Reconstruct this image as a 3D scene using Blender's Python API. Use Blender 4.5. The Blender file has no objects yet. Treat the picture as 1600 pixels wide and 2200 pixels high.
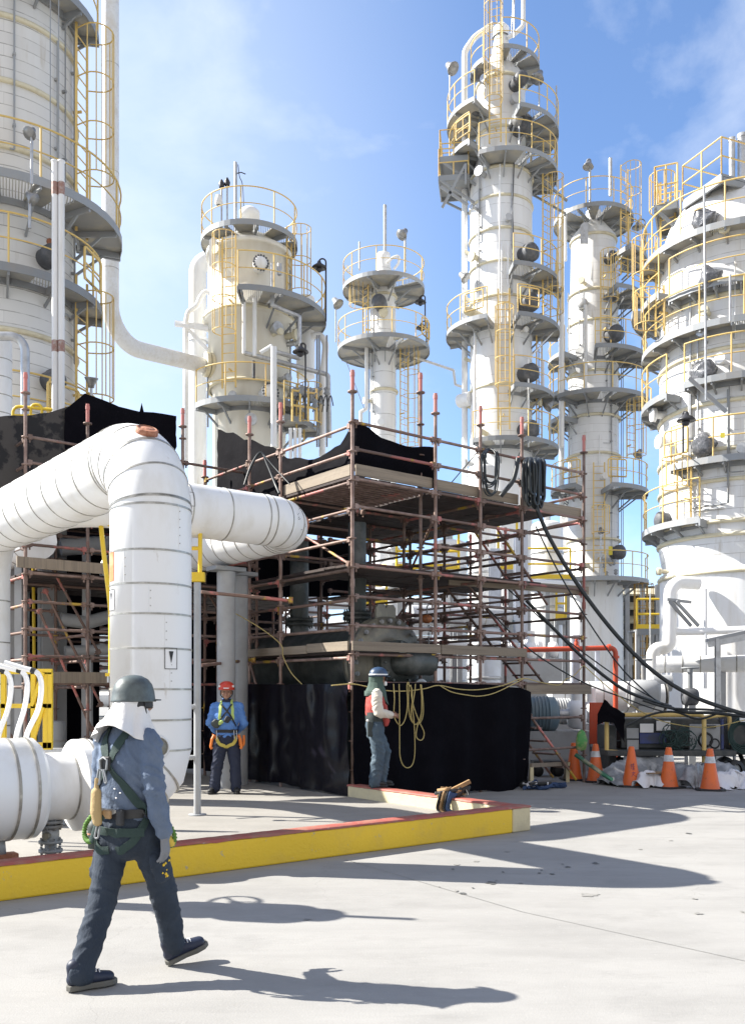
import bpy, math, random
from mathutils import Vector, Matrix
from mathutils.bvhtree import BVHTree
random.seed(11)
sc = bpy.context.scene
C = sc.collection
PI = math.pi
FP, HZ, EYE = 2000.0, 1488.0, 1.65      # focal length in photo pixels, horizon row, eye height

def V(*a): return Vector(a)
def W(x, y, Y): return Vector(((x-800)/FP*Y, Y, EYE+(HZ-y)/FP*Y))
def zat(y, Y): return EYE+(HZ-y)*Y/FP
def G(x, y, z=0.0):
    Y = (EYE-z)*FP/(y-HZ)
    return Vector(((x-800)/FP*Y, Y, z))
RD = Vector((0.787, 0.617, 0)); LD = Vector((-0.617, 0.787, 0)); UZ = Vector((0, 0, 1))

# ------------------------------------------------------------------ materials
MATS = {}
def _n(t, kind, **kw):
    n = t.nodes.new(kind)
    for k, v in kw.items(): setattr(n, k, v)
    return n
def mat(name, col, rough=0.6, metal=0.0, col2=None, scale=4.0, lo=0.45, hi=0.65, stretch=(1, 1, 1), col3=None, scale3=1.0,
        lo3=0.5, hi3=0.7, bump=0.0, bscale=60.0, bstretch=(1, 1, 1), rnd=0.0, spec=None, brick=None, world=False, alpha=None, detail=6.0):
    m = bpy.data.materials.new(name); m.use_nodes = True
    t = m.node_tree; L = t.links
    b = t.nodes['Principled BSDF']
    b.inputs['Roughness'].default_value = rough; b.inputs['Metallic'].default_value = metal
    if spec is not None: b.inputs['Specular IOR Level'].default_value = spec
    tc = _n(t, 'ShaderNodeTexCoord')
    co = tc.outputs['Object']
    if world:
        g = _n(t, 'ShaderNodeNewGeometry'); co = g.outputs['Position']
    oi = _n(t, 'ShaderNodeObjectInfo')
    def noise(sc_, st, dt=detail):
        mp = _n(t, 'ShaderNodeMapping'); mp.inputs['Scale'].default_value = st
        L.new(co, mp.inputs['Vector'])
        if not world:
            cx = _n(t, 'ShaderNodeCombineXYZ'); mu = _n(t, 'ShaderNodeMath', operation='MULTIPLY'); mu.inputs[1].default_value = 37.0
            L.new(oi.outputs['Random'], mu.inputs[0]); L.new(mu.outputs[0], cx.inputs[0]); L.new(mu.outputs[0], cx.inputs[2])
            L.new(cx.outputs[0], mp.inputs['Location'])
        nz = _n(t, 'ShaderNodeTexNoise'); nz.inputs['Scale'].default_value = sc_; nz.inputs['Detail'].default_value = dt
        nz.inputs['Roughness'].default_value = 0.62
        L.new(mp.outputs[0], nz.inputs['Vector'])
        return nz.outputs['Fac']
    def rgb(c):
        r = _n(t, 'ShaderNodeRGB'); r.outputs[0].default_value = (c[0], c[1], c[2], 1); return r.outputs[0]
    cur = rgb(col)
    def mix(a, bb, fac):
        mx = _n(t, 'ShaderNodeMix', data_type='RGBA'); L.new(fac, mx.inputs[0]); L.new(a, mx.inputs[6]); L.new(bb, mx.inputs[7]); return mx.outputs[2]
    def ramp(f, lo_, hi_):
        r = _n(t, 'ShaderNodeMapRange'); r.inputs[1].default_value = lo_; r.inputs[2].default_value = hi_; L.new(f, r.inputs[0]); return r.outputs[0]
    if brick:
        bw, bh, bm, bc = brick
        sx = _n(t, 'ShaderNodeSeparateXYZ'); L.new(co, sx.inputs[0])
        at = _n(t, 'ShaderNodeMath', operation='ARCTAN2'); L.new(sx.outputs[1], at.inputs[0]); L.new(sx.outputs[0], at.inputs[1])
        cb = _n(t, 'ShaderNodeCombineXYZ'); L.new(at.outputs[0], cb.inputs[0]); L.new(sx.outputs[2], cb.inputs[1])
        bt = _n(t, 'ShaderNodeTexBrick'); bt.inputs['Scale'].default_value = 1.0
        bt.inputs['Brick Width'].default_value = bw; bt.inputs['Row Height'].default_value = bh; bt.inputs['Mortar Size'].default_value = bm
        bt.inputs['Mortar Smooth'].default_value = 0.3
        c1 = col; c2 = tuple(c*0.93 for c in col)
        bt.inputs['Color1'].default_value = (*c1, 1); bt.inputs['Color2'].default_value = (*c2, 1); bt.inputs['Mortar'].default_value = (*bc, 1)
        L.new(cb.outputs[0], bt.inputs['Vector']); cur = bt.outputs['Color']
        bt.inputs['Mortar'].default_value = (*[c*0.86 for c in col], 1); bt.inputs['Mortar Size'].default_value = bm*0.6
        wv = _n(t, 'ShaderNodeMath', operation='MULTIPLY_ADD'); wv.inputs[1].default_value = 0.02; L.new(noise(2.0, (1, 1, 1), 2.0), wv.inputs[0]); L.new(sx.outputs[2], wv.inputs[2])
        dv = _n(t, 'ShaderNodeMath', operation='DIVIDE'); dv.inputs[1].default_value = bh; L.new(wv.outputs[0], dv.inputs[0])
        fr = _n(t, 'ShaderNodeMath', operation='FRACT'); L.new(dv.outputs[0], fr.inputs[0])
        fm = _n(t, 'ShaderNodeMapRange'); fm.inputs[1].default_value = bm*2.2/bh; fm.inputs[2].default_value = bm*1.2/bh; fm.inputs[3].default_value = 0.0; fm.inputs[4].default_value = 0.8; L.new(fr.outputs[0], fm.inputs[0])
        mz = _n(t, 'ShaderNodeMath', operation='MULTIPLY'); L.new(fm.outputs[0], mz.inputs[0]); L.new(ramp(noise(5.0, (1, 1, 0.5), 3.0), 0.3, 0.55), mz.inputs[1])
        cur = mix(cur, rgb(bc), mz.outputs[0])
    if col2: cur = mix(cur, rgb(col2), ramp(noise(scale, stretch), lo, hi))
    if col3: cur = mix(cur, rgb(col3), ramp(noise(scale3, stretch), lo3, hi3))
    if rnd:
        hs = _n(t, 'ShaderNodeHueSaturation'); mr = _n(t, 'ShaderNodeMapRange')
        mr.inputs[3].default_value = 1-rnd; mr.inputs[4].default_value = 1+rnd
        L.new(oi.outputs['Random'], mr.inputs[0]); L.new(mr.outputs[0], hs.inputs['Value']); L.new(cur, hs.inputs['Color']); cur = hs.outputs[0]
    L.new(cur, b.inputs['Base Color'])
    if bump:
        bp = _n(t, 'ShaderNodeBump'); bp.inputs['Strength'].default_value = bump; bp.inputs['Distance'].default_value = 0.02
        L.new(noise(bscale, bstretch, 4.0), bp.inputs['Height']); L.new(bp.outputs[0], b.inputs['Normal'])
    if alpha:                                                 # grating: real holes between bars, (pitch, open share)
        sx = _n(t, 'ShaderNodeSeparateXYZ'); L.new(co, sx.inputs[0])
        m1 = _n(t, 'ShaderNodeMath', operation='MULTIPLY'); m1.inputs[1].default_value = 1/alpha[0]; L.new(sx.outputs[0], m1.inputs[0])
        m2 = _n(t, 'ShaderNodeMath', operation='FRACT'); L.new(m1.outputs[0], m2.inputs[0])
        m3 = _n(t, 'ShaderNodeMath', operation='GREATER_THAN'); m3.inputs[1].default_value = alpha[1]; L.new(m2.outputs[0], m3.inputs[0])
        L.new(m3.outputs[0], b.inputs['Alpha'])
    MATS[name] = m
    return m

# ------------------------------------------------------------------ mesh builder
class MB:
    def __init__(s): s.v = []; s.f = []; s.sm = []; s.mi = []; s.cur = 0
    def add(s, vs, fs, sm=False):
        o = len(s.v); s.v += [tuple(v) for v in vs]; s.f += [tuple(i+o for i in f) for f in fs]
        s.sm += [sm]*len(fs); s.mi += [s.cur]*len(fs); return s
    def box(s, c, size, ax=None):
        c = Vector(c); ax = ax or (V(1, 0, 0), V(0, 1, 0), V(0, 0, 1))
        h = [Vector(a)*(d/2) for a, d in zip(ax, size)]
        vs = [c+h[0]*i+h[1]*j+h[2]*k for i in (-1, 1) for j in (-1, 1) for k in (-1, 1)]
        return s.add(vs, [(0, 1, 3, 2), (4, 6, 7, 5), (0, 4, 5, 1), (2, 3, 7, 6), (0, 2, 6, 4), (1, 5, 7, 3)])
    def beam(s, p, q, w, h=None, up=UZ):
        p = Vector(p); q = Vector(q); d = q-p; l = d.length; d.normalize(); h = h or w
        if abs(d.dot(up)) > 0.98: up = V(0, 1, 0)
        sd = d.cross(up).normalized(); u = sd.cross(d)
        return s.box((p+q)/2, (l, w, h), (d, sd, u))
    def ibeam(s, p, q, w, h, up=UZ, th=0.02):
        p = Vector(p); q = Vector(q); d = (q-p).normalized()
        if abs(d.dot(up)) > 0.98: up = V(0, 1, 0)
        sd = d.cross(up).normalized(); u = sd.cross(d)
        s.beam(p+u*(h/2-th/2), q+u*(h/2-th/2), w, th, up); s.beam(p-u*(h/2-th/2), q-u*(h/2-th/2), w, th, up)
        return s.beam(p, q, th, h-2*th-0.002, up)
    def tube(s, pts, r, n=8, caps=True, closed=False, smooth=True, ell=None, ref=None):
        pts = [Vector(p) for p in pts]; N = len(pts)
        rs = r if isinstance(r, (list, tuple)) else [r]*N
        rings = []; prev = Vector(ref) if ref else None
        for i, p in enumerate(pts):
            a = pts[i-1] if (i > 0 or closed) else p; b = pts[(i+1) % N] if (i < N-1 or closed) else p
            d = (b-a)
            d = d.normalized() if d.length > 1e-9 else UZ.copy()
            base = prev if prev is not None else (V(0, 0, 1) if abs(d.z) < 0.9 else V(1, 0, 0))
            sd = base-d*base.dot(d)
            if sd.length < 1e-4: sd = (V(0, 1, 0)-d*d.y)
            sd.normalize(); prev = Vector(ref) if ref else sd; o = d.cross(sd)
            rr = rs[i]; ra, rb = rr if isinstance(rr, (list, tuple)) else (rr, rr)
            k = 1.0
            if 0 < i < N-1:
                d1 = (p-pts[i-1]); d2 = (pts[i+1]-p)
                if d1.length > 1e-9 and d2.length > 1e-9:
                    cs = max(0.3, math.sqrt(max(0, (1+d1.normalized().dot(d2.normalized()))/2)))
            rings.append([p+sd*(ra*math.cos(2*PI*j/n))+o*(rb*math.sin(2*PI*j/n)) for j in range(n)])
        vs = [q for rg in rings for q in rg]; fs = []
        M = N if closed else N-1
        for i in range(M):
            i2 = (i+1) % N
            for j in range(n): fs.append((i*n+j, i*n+(j+1) % n, i2*n+(j+1) % n, i2*n+j))
        s.add(vs, fs, smooth)
        if caps and not closed:
            s.add(rings[0], [tuple(range(n-1, -1, -1))]); s.add(rings[-1], [tuple(range(n))])
        return s
    def cyl(s, p, q, r, n=12, r2=None): return s.tube([p, q], [r, r if r2 is None else r2], n)
    def lathe(s, prof, c=(0, 0, 0), n=24, a0=0.0, a1=2*PI, smooth=True, ax=None, sx=1.0, sy=1.0, caps=False):
        c = Vector(c); ax = ax or (V(1, 0, 0), V(0, 1, 0), V(0, 0, 1)); full = abs(a1-a0-2*PI) < 1e-6
        m = n if full else n+1; vs = []
        for r, z in prof:
            for j in range(m):
                a = a0+(a1-a0)*j/n
                vs.append(c+ax[0]*(r*math.cos(a)*sx)+ax[1]*(r*math.sin(a)*sy)+ax[2]*z)
        fs = []
        for i in range(len(prof)-1):
            for j in range(n):
                j2 = (j+1) % m
                fs.append((i*m+j, i*m+j2, (i+1)*m+j2, (i+1)*m+j))
        s.add(vs, fs, smooth)
        if caps:
            k = len(prof)-1
            s.add(vs[:m], [tuple(range(m-1, -1, -1))]); s.add(vs[k*m:k*m+m], [tuple(range(m))])
        return s
    def sector(s, r0, r1, a0, a1, z0, z1, n=None):
        n = n or max(2, int(abs(a1-a0)/(PI/24))); vs = []
        for j in range(n+1):
            a = a0+(a1-a0)*j/n; c, q = math.cos(a), math.sin(a)
            vs += [(r0*c, r0*q, z0), (r1*c, r1*q, z0), (r1*c, r1*q, z1), (r0*c, r0*q, z1)]
        fs = [(0, 1, 2, 3), (n*4+3, n*4+2, n*4+1, n*4)]
        for j in range(n):
            for k in range(4):
                fs.append((j*4+k, j*4+(k+1) % 4, (j+1)*4+(k+1) % 4, (j+1)*4+k))
        return s.add(vs, fs)
    def prism(s, poly, d):
        poly = [Vector(p) for p in poly]; n = len(poly); d = Vector(d)
        vs = poly+[p+d for p in poly]
        return s.add(vs, [tuple(range(n-1, -1, -1)), tuple(range(n, 2*n))]+[(i, (i+1) % n, n+(i+1) % n, n+i) for i in range(n)])
    def grid(s, rows, smooth=True, thick=0.0):
        a, b = len(rows), len(rows[0])
        fs = [(i*b+j, i*b+j+1, (i+1)*b+j+1, (i+1)*b+j) for i in range(a-1) for j in range(b-1)]
        P = [Vector(p) for r in rows for p in r]
        s.add(P, fs, smooth)
        if thick:
            nr = [Vector((0, 0, 0)) for _ in P]
            for f in fs:
                nn = (P[f[2]]-P[f[0]]).cross(P[f[3]]-P[f[1]])
                for i in f: nr[i] += nn
            Q = [p-(q.normalized() if q.length > 0 else UZ)*thick for p, q in zip(P, nr)]
            s.add(Q, [tuple(reversed(f)) for f in fs], smooth)
            bd = [j for j in range(b)]+[i*b+b-1 for i in range(1, a)]+[(a-1)*b+j for j in range(b-2, -1, -1)]+[i*b for i in range(a-2, 0, -1)]
            m = len(bd); s.add([P[i] for i in bd]+[Q[i] for i in bd], [(i, m+i, m+(i+1) % m, (i+1) % m) for i in range(m)])
        return s
    def sphere(s, c, r, n=12, m=8, sq=(1, 1, 1)):
        c = Vector(c); vs = []; fs = []
        for i in range(m+1):
            t = PI*i/m
            for j in range(n):
                a = 2*PI*j/n
                vs.append((c.x+r*sq[0]*math.sin(t)*math.cos(a), c.y+r*sq[1]*math.sin(t)*math.sin(a), c.z+r*sq[2]*math.cos(t)))
        for i in range(m):
            for j in range(n): fs.append((i*n+j, (i+1)*n+j, (i+1)*n+(j+1) % n, i*n+(j+1) % n))
        return s.add(vs, fs, True)
    def mesh(s, name, mats):
        me = bpy.data.meshes.new(name); me.from_pydata(s.v, [], s.f)
        for m in (mats if isinstance(mats, (list, tuple)) else [mats]): me.materials.append(m)
        me.polygons.foreach_set('use_smooth', s.sm); me.polygons.foreach_set('material_index', s.mi)
        me.update(); return me
    def build(s, name, mats, parent=None, loc=None, bevel=0.0):
        o = bpy.data.objects.new(name, s.mesh(name, mats)); C.objects.link(o)
        if parent is not None: o.parent = parent
        if loc is not None: o.location = loc
        if bevel:
            b = o.modifiers.new('bevel', 'BEVEL'); b.width = bevel; b.segments = 2; b.limit_method = 'ANGLE'; b.angle_limit = 0.7
        return o

def tag(o, label=None, cat=None, group=None, kind=None):
    if label: o['label'] = label
    if cat: o['category'] = cat
    if group: o['group'] = group
    if kind: o['kind'] = kind
    return o
def thing(name, label, cat, loc=(0, 0, 0), rotz=0.0, group=None):
    o = bpy.data.objects.new(name, None); C.objects.link(o); o.empty_display_size = 0.2
    o.location = loc; o.rotation_euler = (0, 0, rotz)
    return tag(o, label, cat, group)
def inst(name, me, parent, loc=(0, 0, 0), rot=None, mtx=None):
    o = bpy.data.objects.new(name, me); C.objects.link(o); o.parent = parent
    if mtx is not None: o.matrix_local = mtx
    else:
        o.location = loc
        if rot: o.rotation_euler = rot
    return o
def span(p, q):
    """matrix that lays a mesh made along +X from the origin from p towards q"""
    d = (Vector(q)-Vector(p)).normalized()
    up = UZ if abs(d.z) < 0.98 else V(0, 1, 0)
    s = up.cross(d).normalized(); u = d.cross(s)
    m = Matrix((d, s, u)).transposed().to_4x4(); m.translation = Vector(p); return m
def copy_tree(o, parent=None):
    c = o.copy(); C.objects.link(c)
    if parent is not None: c.parent = parent
    for ch in list(o.children): copy_tree(ch, c)
    return c
def fillet(pts, rad, n=8):
    pts = [Vector(p) for p in pts]; out = [pts[0]]
    rads = rad if isinstance(rad, (list, tuple)) else [rad]*(len(pts)-2)
    ns = n if isinstance(n, (list, tuple)) else [n]*(len(pts)-2)
    for i in range(1, len(pts)-1):
        a, p, b = pts[i-1], pts[i], pts[i+1]; r = rads[i-1]; nn = ns[i-1]
        d1 = (a-p).normalized(); d2 = (b-p).normalized(); ang = d1.angle(d2)
        if r <= 0 or ang > PI-0.01: out.append(p); continue
        k = min(r/math.tan(ang/2), (a-p).length*0.49, (b-p).length*0.49); rr = k*math.tan(ang/2)
        s = p+d1*k; e = p+d2*k; c = p+(d1+d2).normalized()*(rr/math.sin(ang/2))
        va, vb = s-c, e-c; th = va.angle(vb)
        for j in range(nn+1):
            f = j/nn; out.append(c+(va*math.sin((1-f)*th)+vb*math.sin(f*th))/math.sin(th))
    out.append(pts[-1]); return out
def along(pts, s):
    for i in range(len(pts)-1):
        l = (pts[i+1]-pts[i]).length
        if s <= l or i == len(pts)-2:
            d = (pts[i+1]-pts[i]).normalized(); return pts[i]+d*s, d
        s -= l
def plen(pts): return sum((pts[i+1]-pts[i]).length for i in range(len(pts)-1))
def spline(pts, n=8):
    pts = [Vector(p) for p in pts]; P = [pts[0]*2-pts[1]]+pts+[pts[-1]*2-pts[-2]]; out = []
    for i in range(1, len(P)-2):
        for j in range(n):
            t = j/n; a, b, c, d = P[i-1], P[i], P[i+1], P[i+2]
            out.append(0.5*((2*b)+(c-a)*t+(2*a-5*b+4*c-d)*t*t+(3*b-a-3*c+d)*t*t*t))
    out.append(pts[-1]); return out

# ------------------------------------------------------------------ the material set
WHITE = mat('white_paint', (0.74, 0.745, 0.75), 0.45, col2=(0.54, 0.51, 0.45), scale=2.2, lo=0.5, hi=0.78, stretch=(1, 1, 0.12), col3=(0.4, 0.34, 0.26), scale3=5, lo3=0.64, hi3=0.8, bump=0.05, bscale=14)
WHITE_PIPE = mat('white_pipe_jacket', (0.77, 0.77, 0.765), 0.45, col2=(0.6, 0.57, 0.5), scale=2.2, lo=0.52, hi=0.85, stretch=(1, 1, 0.35), col3=(0.38, 0.31, 0.22), scale3=6, lo3=0.66, hi3=0.8, bump=0.12, bscale=3.5)
def shell_mat(name, bh, bw=0.9, mort=(0.2, 0.19, 0.18), ms=0.022, base=(0.74, 0.745, 0.75), dirt=(0.58, 0.56, 0.52)):
    return mat(name, base, 0.48, brick=(bw, bh, ms, mort), col2=dirt, scale=1.6, lo=0.5, hi=0.8, stretch=(1, 1, 0.1), col3=(0.42, 0.37, 0.29), scale3=4, lo3=0.62, hi3=0.8, bump=0.08, bscale=5)
BAND = mat('dull_band', (0.3, 0.29, 0.26), 0.4, 0.5, col2=(0.5, 0.48, 0.44), scale=9)
RING = mat('stained_ring', (0.62, 0.57, 0.42), 0.6, col2=(0.4, 0.34, 0.22), scale=3, lo=0.5, hi=0.8)
STEEL = mat('grey_platform_steel', (0.26, 0.275, 0.29), 0.6, 0.1, col2=(0.3, 0.28, 0.26), scale=2.5, lo=0.5, hi=0.75, rnd=0.15)
DECKPLATE = mat('platform_underside', (0.3, 0.3, 0.29), 0.7, col2=(0.4, 0.37, 0.3), scale=2.0)
GRATING = mat('open_grating', (0.5, 0.5, 0.47), 0.6, 0.0, alpha=(0.06, 0.62))
YELLOW = mat('yellow_rail_paint', (0.68, 0.49, 0.17), 0.5, col2=(0.6, 0.4, 0.18), scale=1.2, lo=0.5, hi=0.75, rnd=0.1)
YELLOW_NEW = mat('bright_yellow_paint', (0.76, 0.52, 0.03), 0.4, col2=(0.6, 0.4, 0.05), scale=3, lo=0.55, hi=0.8)
DARKCOVER = mat('dark_manway_cover', (0.07, 0.075, 0.085), 0.6, col2=(0.12, 0.12, 0.13), scale=6, bump=0.4, bscale=9)
PLASTIC_DARK = mat('wrapped_plastic', (0.1, 0.105, 0.115), 0.25, col2=(0.2, 0.2, 0.22), scale=12, bump=0.8, bscale=14)
GREYPAINT = mat('grey_paint', (0.36, 0.37, 0.38), 0.55, col2=(0.28, 0.28, 0.28), scale=2.5, lo=0.45, hi=0.8)
GALV = mat('galvanised_metal', (0.48, 0.49, 0.5), 0.4, 0.6, col2=(0.36, 0.36, 0.36), scale=7)
LAMPM = mat('lamp_housing', (0.3, 0.3, 0.3), 0.4, 0.4, col2=(0.2, 0.2, 0.2), scale=8)
DARKLAMP = mat('dark_lamp_housing', (0.03, 0.03, 0.035), 0.4)
RUST = mat('rusty_tube', (0.16, 0.105, 0.085), 0.6, 0.3, col2=(0.3, 0.22, 0.19), scale=5, lo=0.4, hi=0.7, col3=(0.36, 0.13, 0.11), scale3=1.1, lo3=0.6, hi3=0.64, rnd=0.35, bump=0.2, bscale=40)
RUST2 = mat('rusty_tube_paint_marks', (0.2, 0.13, 0.105), 0.6, 0.25, col2=(0.5, 0.33, 0.05), scale=1.0, lo=0.58, hi=0.62, col3=(0.5, 0.18, 0.16), scale3=1.3, lo3=0.54, hi3=0.58, rnd=0.35, bump=0.2, bscale=40)
PINK = mat('faded_red_spigot', (0.52, 0.17, 0.15), 0.6, col2=(0.4, 0.2, 0.17), scale=12, rnd=0.1)
WOOD = mat('weathered_board', (0.25, 0.205, 0.155), 0.8, col2=(0.19, 0.155, 0.12), scale=1.2, stretch=(14, 14, 0.5), col3=(0.13, 0.105, 0.08), scale3=2.5, lo3=0.55, hi3=0.75, bump=0.3, bscale=12, rnd=0.15)
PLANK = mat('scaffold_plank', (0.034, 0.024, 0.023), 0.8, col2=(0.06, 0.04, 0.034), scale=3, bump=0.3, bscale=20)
TARP = mat('black_tarp', (0.0028, 0.0025, 0.0045), 0.85, col2=(0.0045, 0.004, 0.0065), scale=2.5, bump=0.35, bscale=9, spec=0.08)
TARP_SHINY = mat('black_plastic_sheet', (0.006, 0.0055, 0.010), 0.27, bump=0.1, bscale=3, spec=0.2)
TARP_THIN = mat('worn_black_net', (0.008, 0.008, 0.01), 0.8, col2=(0.05, 0.045, 0.042), scale=1.8, lo=0.47, hi=0.52, bump=0.3, bscale=9)
VESSEL = mat('dark_green_grey_vessel', (0.05, 0.058, 0.055), 0.45, 0.1, col2=(0.12, 0.125, 0.12), scale=3)
FLANGE = mat('bare_flange_steel', (0.2, 0.19, 0.16), 0.5, 0.4, col2=(0.28, 0.26, 0.2), scale=5)
CONCRETE = mat('concrete_ground', (0.42, 0.41, 0.385), 0.85, world=True)
CURB_Y = mat('curb_yellow_paint', (0.8, 0.53, 0.03), 0.65, col2=(0.68, 0.45, 0.06), scale=3.5, lo=0.5, hi=0.8, col3=(0.5, 0.4, 0.2), scale3=10, lo3=0.655, hi3=0.68, bump=0.3, bscale=30)
CURB_R = mat('curb_red_paint', (0.33, 0.085, 0.065), 0.65, col2=(0.3, 0.14, 0.1), scale=6, col3=(0.36, 0.31, 0.26), scale3=11, lo3=0.64, hi3=0.7, bump=0.2, bscale=30)
CURB_C = mat('curb_cream_paint', (0.6, 0.52, 0.33), 0.7, col2=(0.45, 0.39, 0.26), scale=4, lo=0.5, hi=0.8, bump=0.2, bscale=25)
ORANGE = mat('orange_cone_plastic', (0.75, 0.15, 0.03), 0.5, col2=(0.6, 0.13, 0.045), scale=4, lo=0.45, hi=0.75, col3=(0.3, 0.1, 0.05), scale3=11, lo3=0.6, hi3=0.72)
REFLECT = mat('white_reflective_sleeve', (0.62, 0.63, 0.65), 0.4, col2=(0.45, 0.45, 0.45), scale=9)
BLACK = mat('black_rubber', (0.016, 0.016, 0.018), 0.6, col2=(0.03, 0.03, 0.03), scale=7)
CABLE = mat('black_cable', (0.014, 0.018, 0.02), 0.45)
ROPE = mat('yellow_rope', (0.5, 0.4, 0.16), 0.8, col2=(0.36, 0.28, 0.1), scale=60)
RED = mat('red_fire_pipe', (0.55, 0.075, 0.03), 0.45, col2=(0.45, 0.08, 0.04), scale=4)
BLUEGREY = mat('blue_grey_machine', (0.12, 0.18, 0.22), 0.45, col2=(0.16, 0.2, 0.22), scale=3)
PALEBLUE = mat('pale_blue_steel', (0.5, 0.53, 0.6), 0.5, col2=(0.4, 0.42, 0.46), scale=3)
BRICKRED = mat('rust_patch', (0.33, 0.13, 0.07), 0.7, col2=(0.45, 0.22, 0.14), scale=22, bump=0.4, bscale=40)
CANVAS = mat('grey_plastic_sheet', (0.2, 0.21, 0.22), 0.35, col2=(0.4, 0.41, 0.42), scale=5, bump=0.6, bscale=7)
SHEETWHITE = mat('white_plastic_bag', (0.68, 0.68, 0.7), 0.3, bump=0.7, bscale=14)
LABELW = mat('white_sticker', (0.78, 0.78, 0.78), 0.5)
INK = mat('black_print', (0.012, 0.012, 0.012), 0.5)
OLIVE = mat('olive_drab_enamel', (0.11, 0.11, 0.07), 0.5, col2=(0.07, 0.07, 0.05), scale=4)
from mathutils import noise as NZ
# ================================================================== setting
def ground_mat(name, base, stain, k=1.0):
    m = bpy.data.materials.new(name); m.use_nodes = True; t = m.node_tree; L = t.links; b = t.nodes['Principled BSDF']
    b.inputs['Roughness'].default_value = 0.85; b.inputs['Specular IOR Level'].default_value = 0.25
    g = _n(t, 'ShaderNodeNewGeometry')
    def nz(s, d=8, r=0.6, st=(1, 1, 1)):
        mp = _n(t, 'ShaderNodeMapping'); mp.inputs['Scale'].default_value = st; L.new(g.outputs['Position'], mp.inputs[0])
        n = _n(t, 'ShaderNodeTexNoise'); n.inputs['Scale'].default_value = s; n.inputs['Detail'].default_value = d; n.inputs['Roughness'].default_value = r
        L.new(mp.outputs[0], n.inputs['Vector']); return n.outputs['Fac']
    def rng(f, a, c, o0=0.0, o1=1.0):
        r = _n(t, 'ShaderNodeMapRange'); r.inputs[1].default_value = a; r.inputs[2].default_value = c; r.inputs[3].default_value = o0; r.inputs[4].default_value = o1
        L.new(f, r.inputs[0]); return r.outputs[0]
    def mix(a, c, f, a_rgb=False):
        x = _n(t, 'ShaderNodeMix', data_type='RGBA'); L.new(f, x.inputs[0])
        if a_rgb: x.inputs[6].default_value = (*a, 1)
        else: L.new(a, x.inputs[6])
        x.inputs[7].default_value = (*c, 1); return x.outputs[2]
    c = mix(base, tuple(v*0.8 for v in base), rng(nz(0.55, 10, 0.68, (1, 1.6, 1)), 0.42, 0.72), True)
    c = mix(c, tuple(v*0.72 for v in base), rng(nz(2.3, 10, 0.7, (0.7, 1.3, 1)), 0.52, 0.85))
    mr_ = _n(t, 'ShaderNodeMapping'); mr_.inputs['Rotation'].default_value = (0, 0, -0.66); mr_.inputs['Scale'].default_value = (0.22, 1.9, 1); L.new(g.outputs['Position'], mr_.inputs[0])
    ns = _n(t, 'ShaderNodeTexNoise'); ns.inputs['Scale'].default_value = 1.3; ns.inputs['Detail'].default_value = 9; ns.inputs['Roughness'].default_value = 0.62; L.new(mr_.outputs[0], ns.inputs['Vector'])
    c = mix(c, tuple(v*0.74 for v in base), rng(ns.outputs['Fac'], 0.5, 0.76, 0, 0.5))
    c = mix(c, stain, rng(nz(1.1, 5, 0.5, (0.6, 1.5, 1)), 0.66, 0.78, 0.0, 0.55))
    c = mix(c, tuple(v*1.13 for v in base), rng(nz(30, 4, 0.6), 0.6, 0.75, 0, 0.6))
    c = mix(c, tuple(v*0.55 for v in base), rng(nz(55, 3, 0.6), 0.68, 0.76, 0, 0.55))
    vo = _n(t, 'ShaderNodeTexVoronoi', feature='DISTANCE_TO_EDGE'); vo.inputs['Scale'].default_value = 0.22; vo.inputs['Randomness'].default_value = 1.0
    ad = _n(t, 'ShaderNodeVectorMath', operation='ADD'); n2 = _n(t, 'ShaderNodeTexNoise'); n2.inputs['Scale'].default_value = 1.4; n2.inputs['Detail'].default_value = 6
    L.new(g.outputs['Position'], n2.inputs['Vector']); L.new(g.outputs['Position'], ad.inputs[0]); L.new(n2.outputs['Color'], ad.inputs[1]); L.new(ad.outputs[0], vo.inputs['Vector'])
    c = mix(c, tuple(v*0.45 for v in base), rng(vo.outputs['Distance'], 0.0, 0.0016, 0.22, 0.0))
    L.new(c, b.inputs['Base Color'])
    bp = _n(t, 'ShaderNodeBump'); bp.inputs['Strength'].default_value = 0.25; bp.inputs['Distance'].default_value = 0.01
    L.new(nz(70, 5), bp.inputs['Height']); L.new(bp.outputs[0], b.inputs['Normal'])
    return m
GROUND = ground_mat('yard_concrete', (0.308, 0.3, 0.285), (0.2, 0.195, 0.185))
PADM = ground_mat('pad_concrete', (0.3, 0.285, 0.26), (0.18, 0.2, 0.18))
STAIN = mat('damp_oil_stain', (0.085, 0.086, 0.084), 0.7, col2=(0.12, 0.12, 0.115), scale=9)
STAINLIGHT = mat('dry_oil_stain', (0.22, 0.213, 0.198), 0.85, col2=(0.27, 0.262, 0.245), scale=30)

mb = MB(); n = 16
xs = [-260, -60, -20, 0, 20, 60, 260]; ys = [-40, 0, 8, 20, 60, 120, 400]
mb.grid([[V(x, y, 0) for x in xs] for y in ys], smooth=False)
mb.f = [tuple(reversed(f)) for f in mb.f]
tag(mb.build('ground', GROUND), kind='structure')

K = G(1140, 1785)                     # outer corner of the low wall
PADZ = 0.12
def KG(t, s, z=0.0): return V(K.x+RD.x*t+LD.x*s, K.y+RD.y*t+LD.y*s, z)
mb = MB()
mb.prism([KG(-0.2, 0.2), KG(-0.2, 60), KG(-40, 60), KG(-40, 0.2)], (0, 0, PADZ))
tag(mb.build('raised_concrete_pad', PADM), kind='structure')
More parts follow.
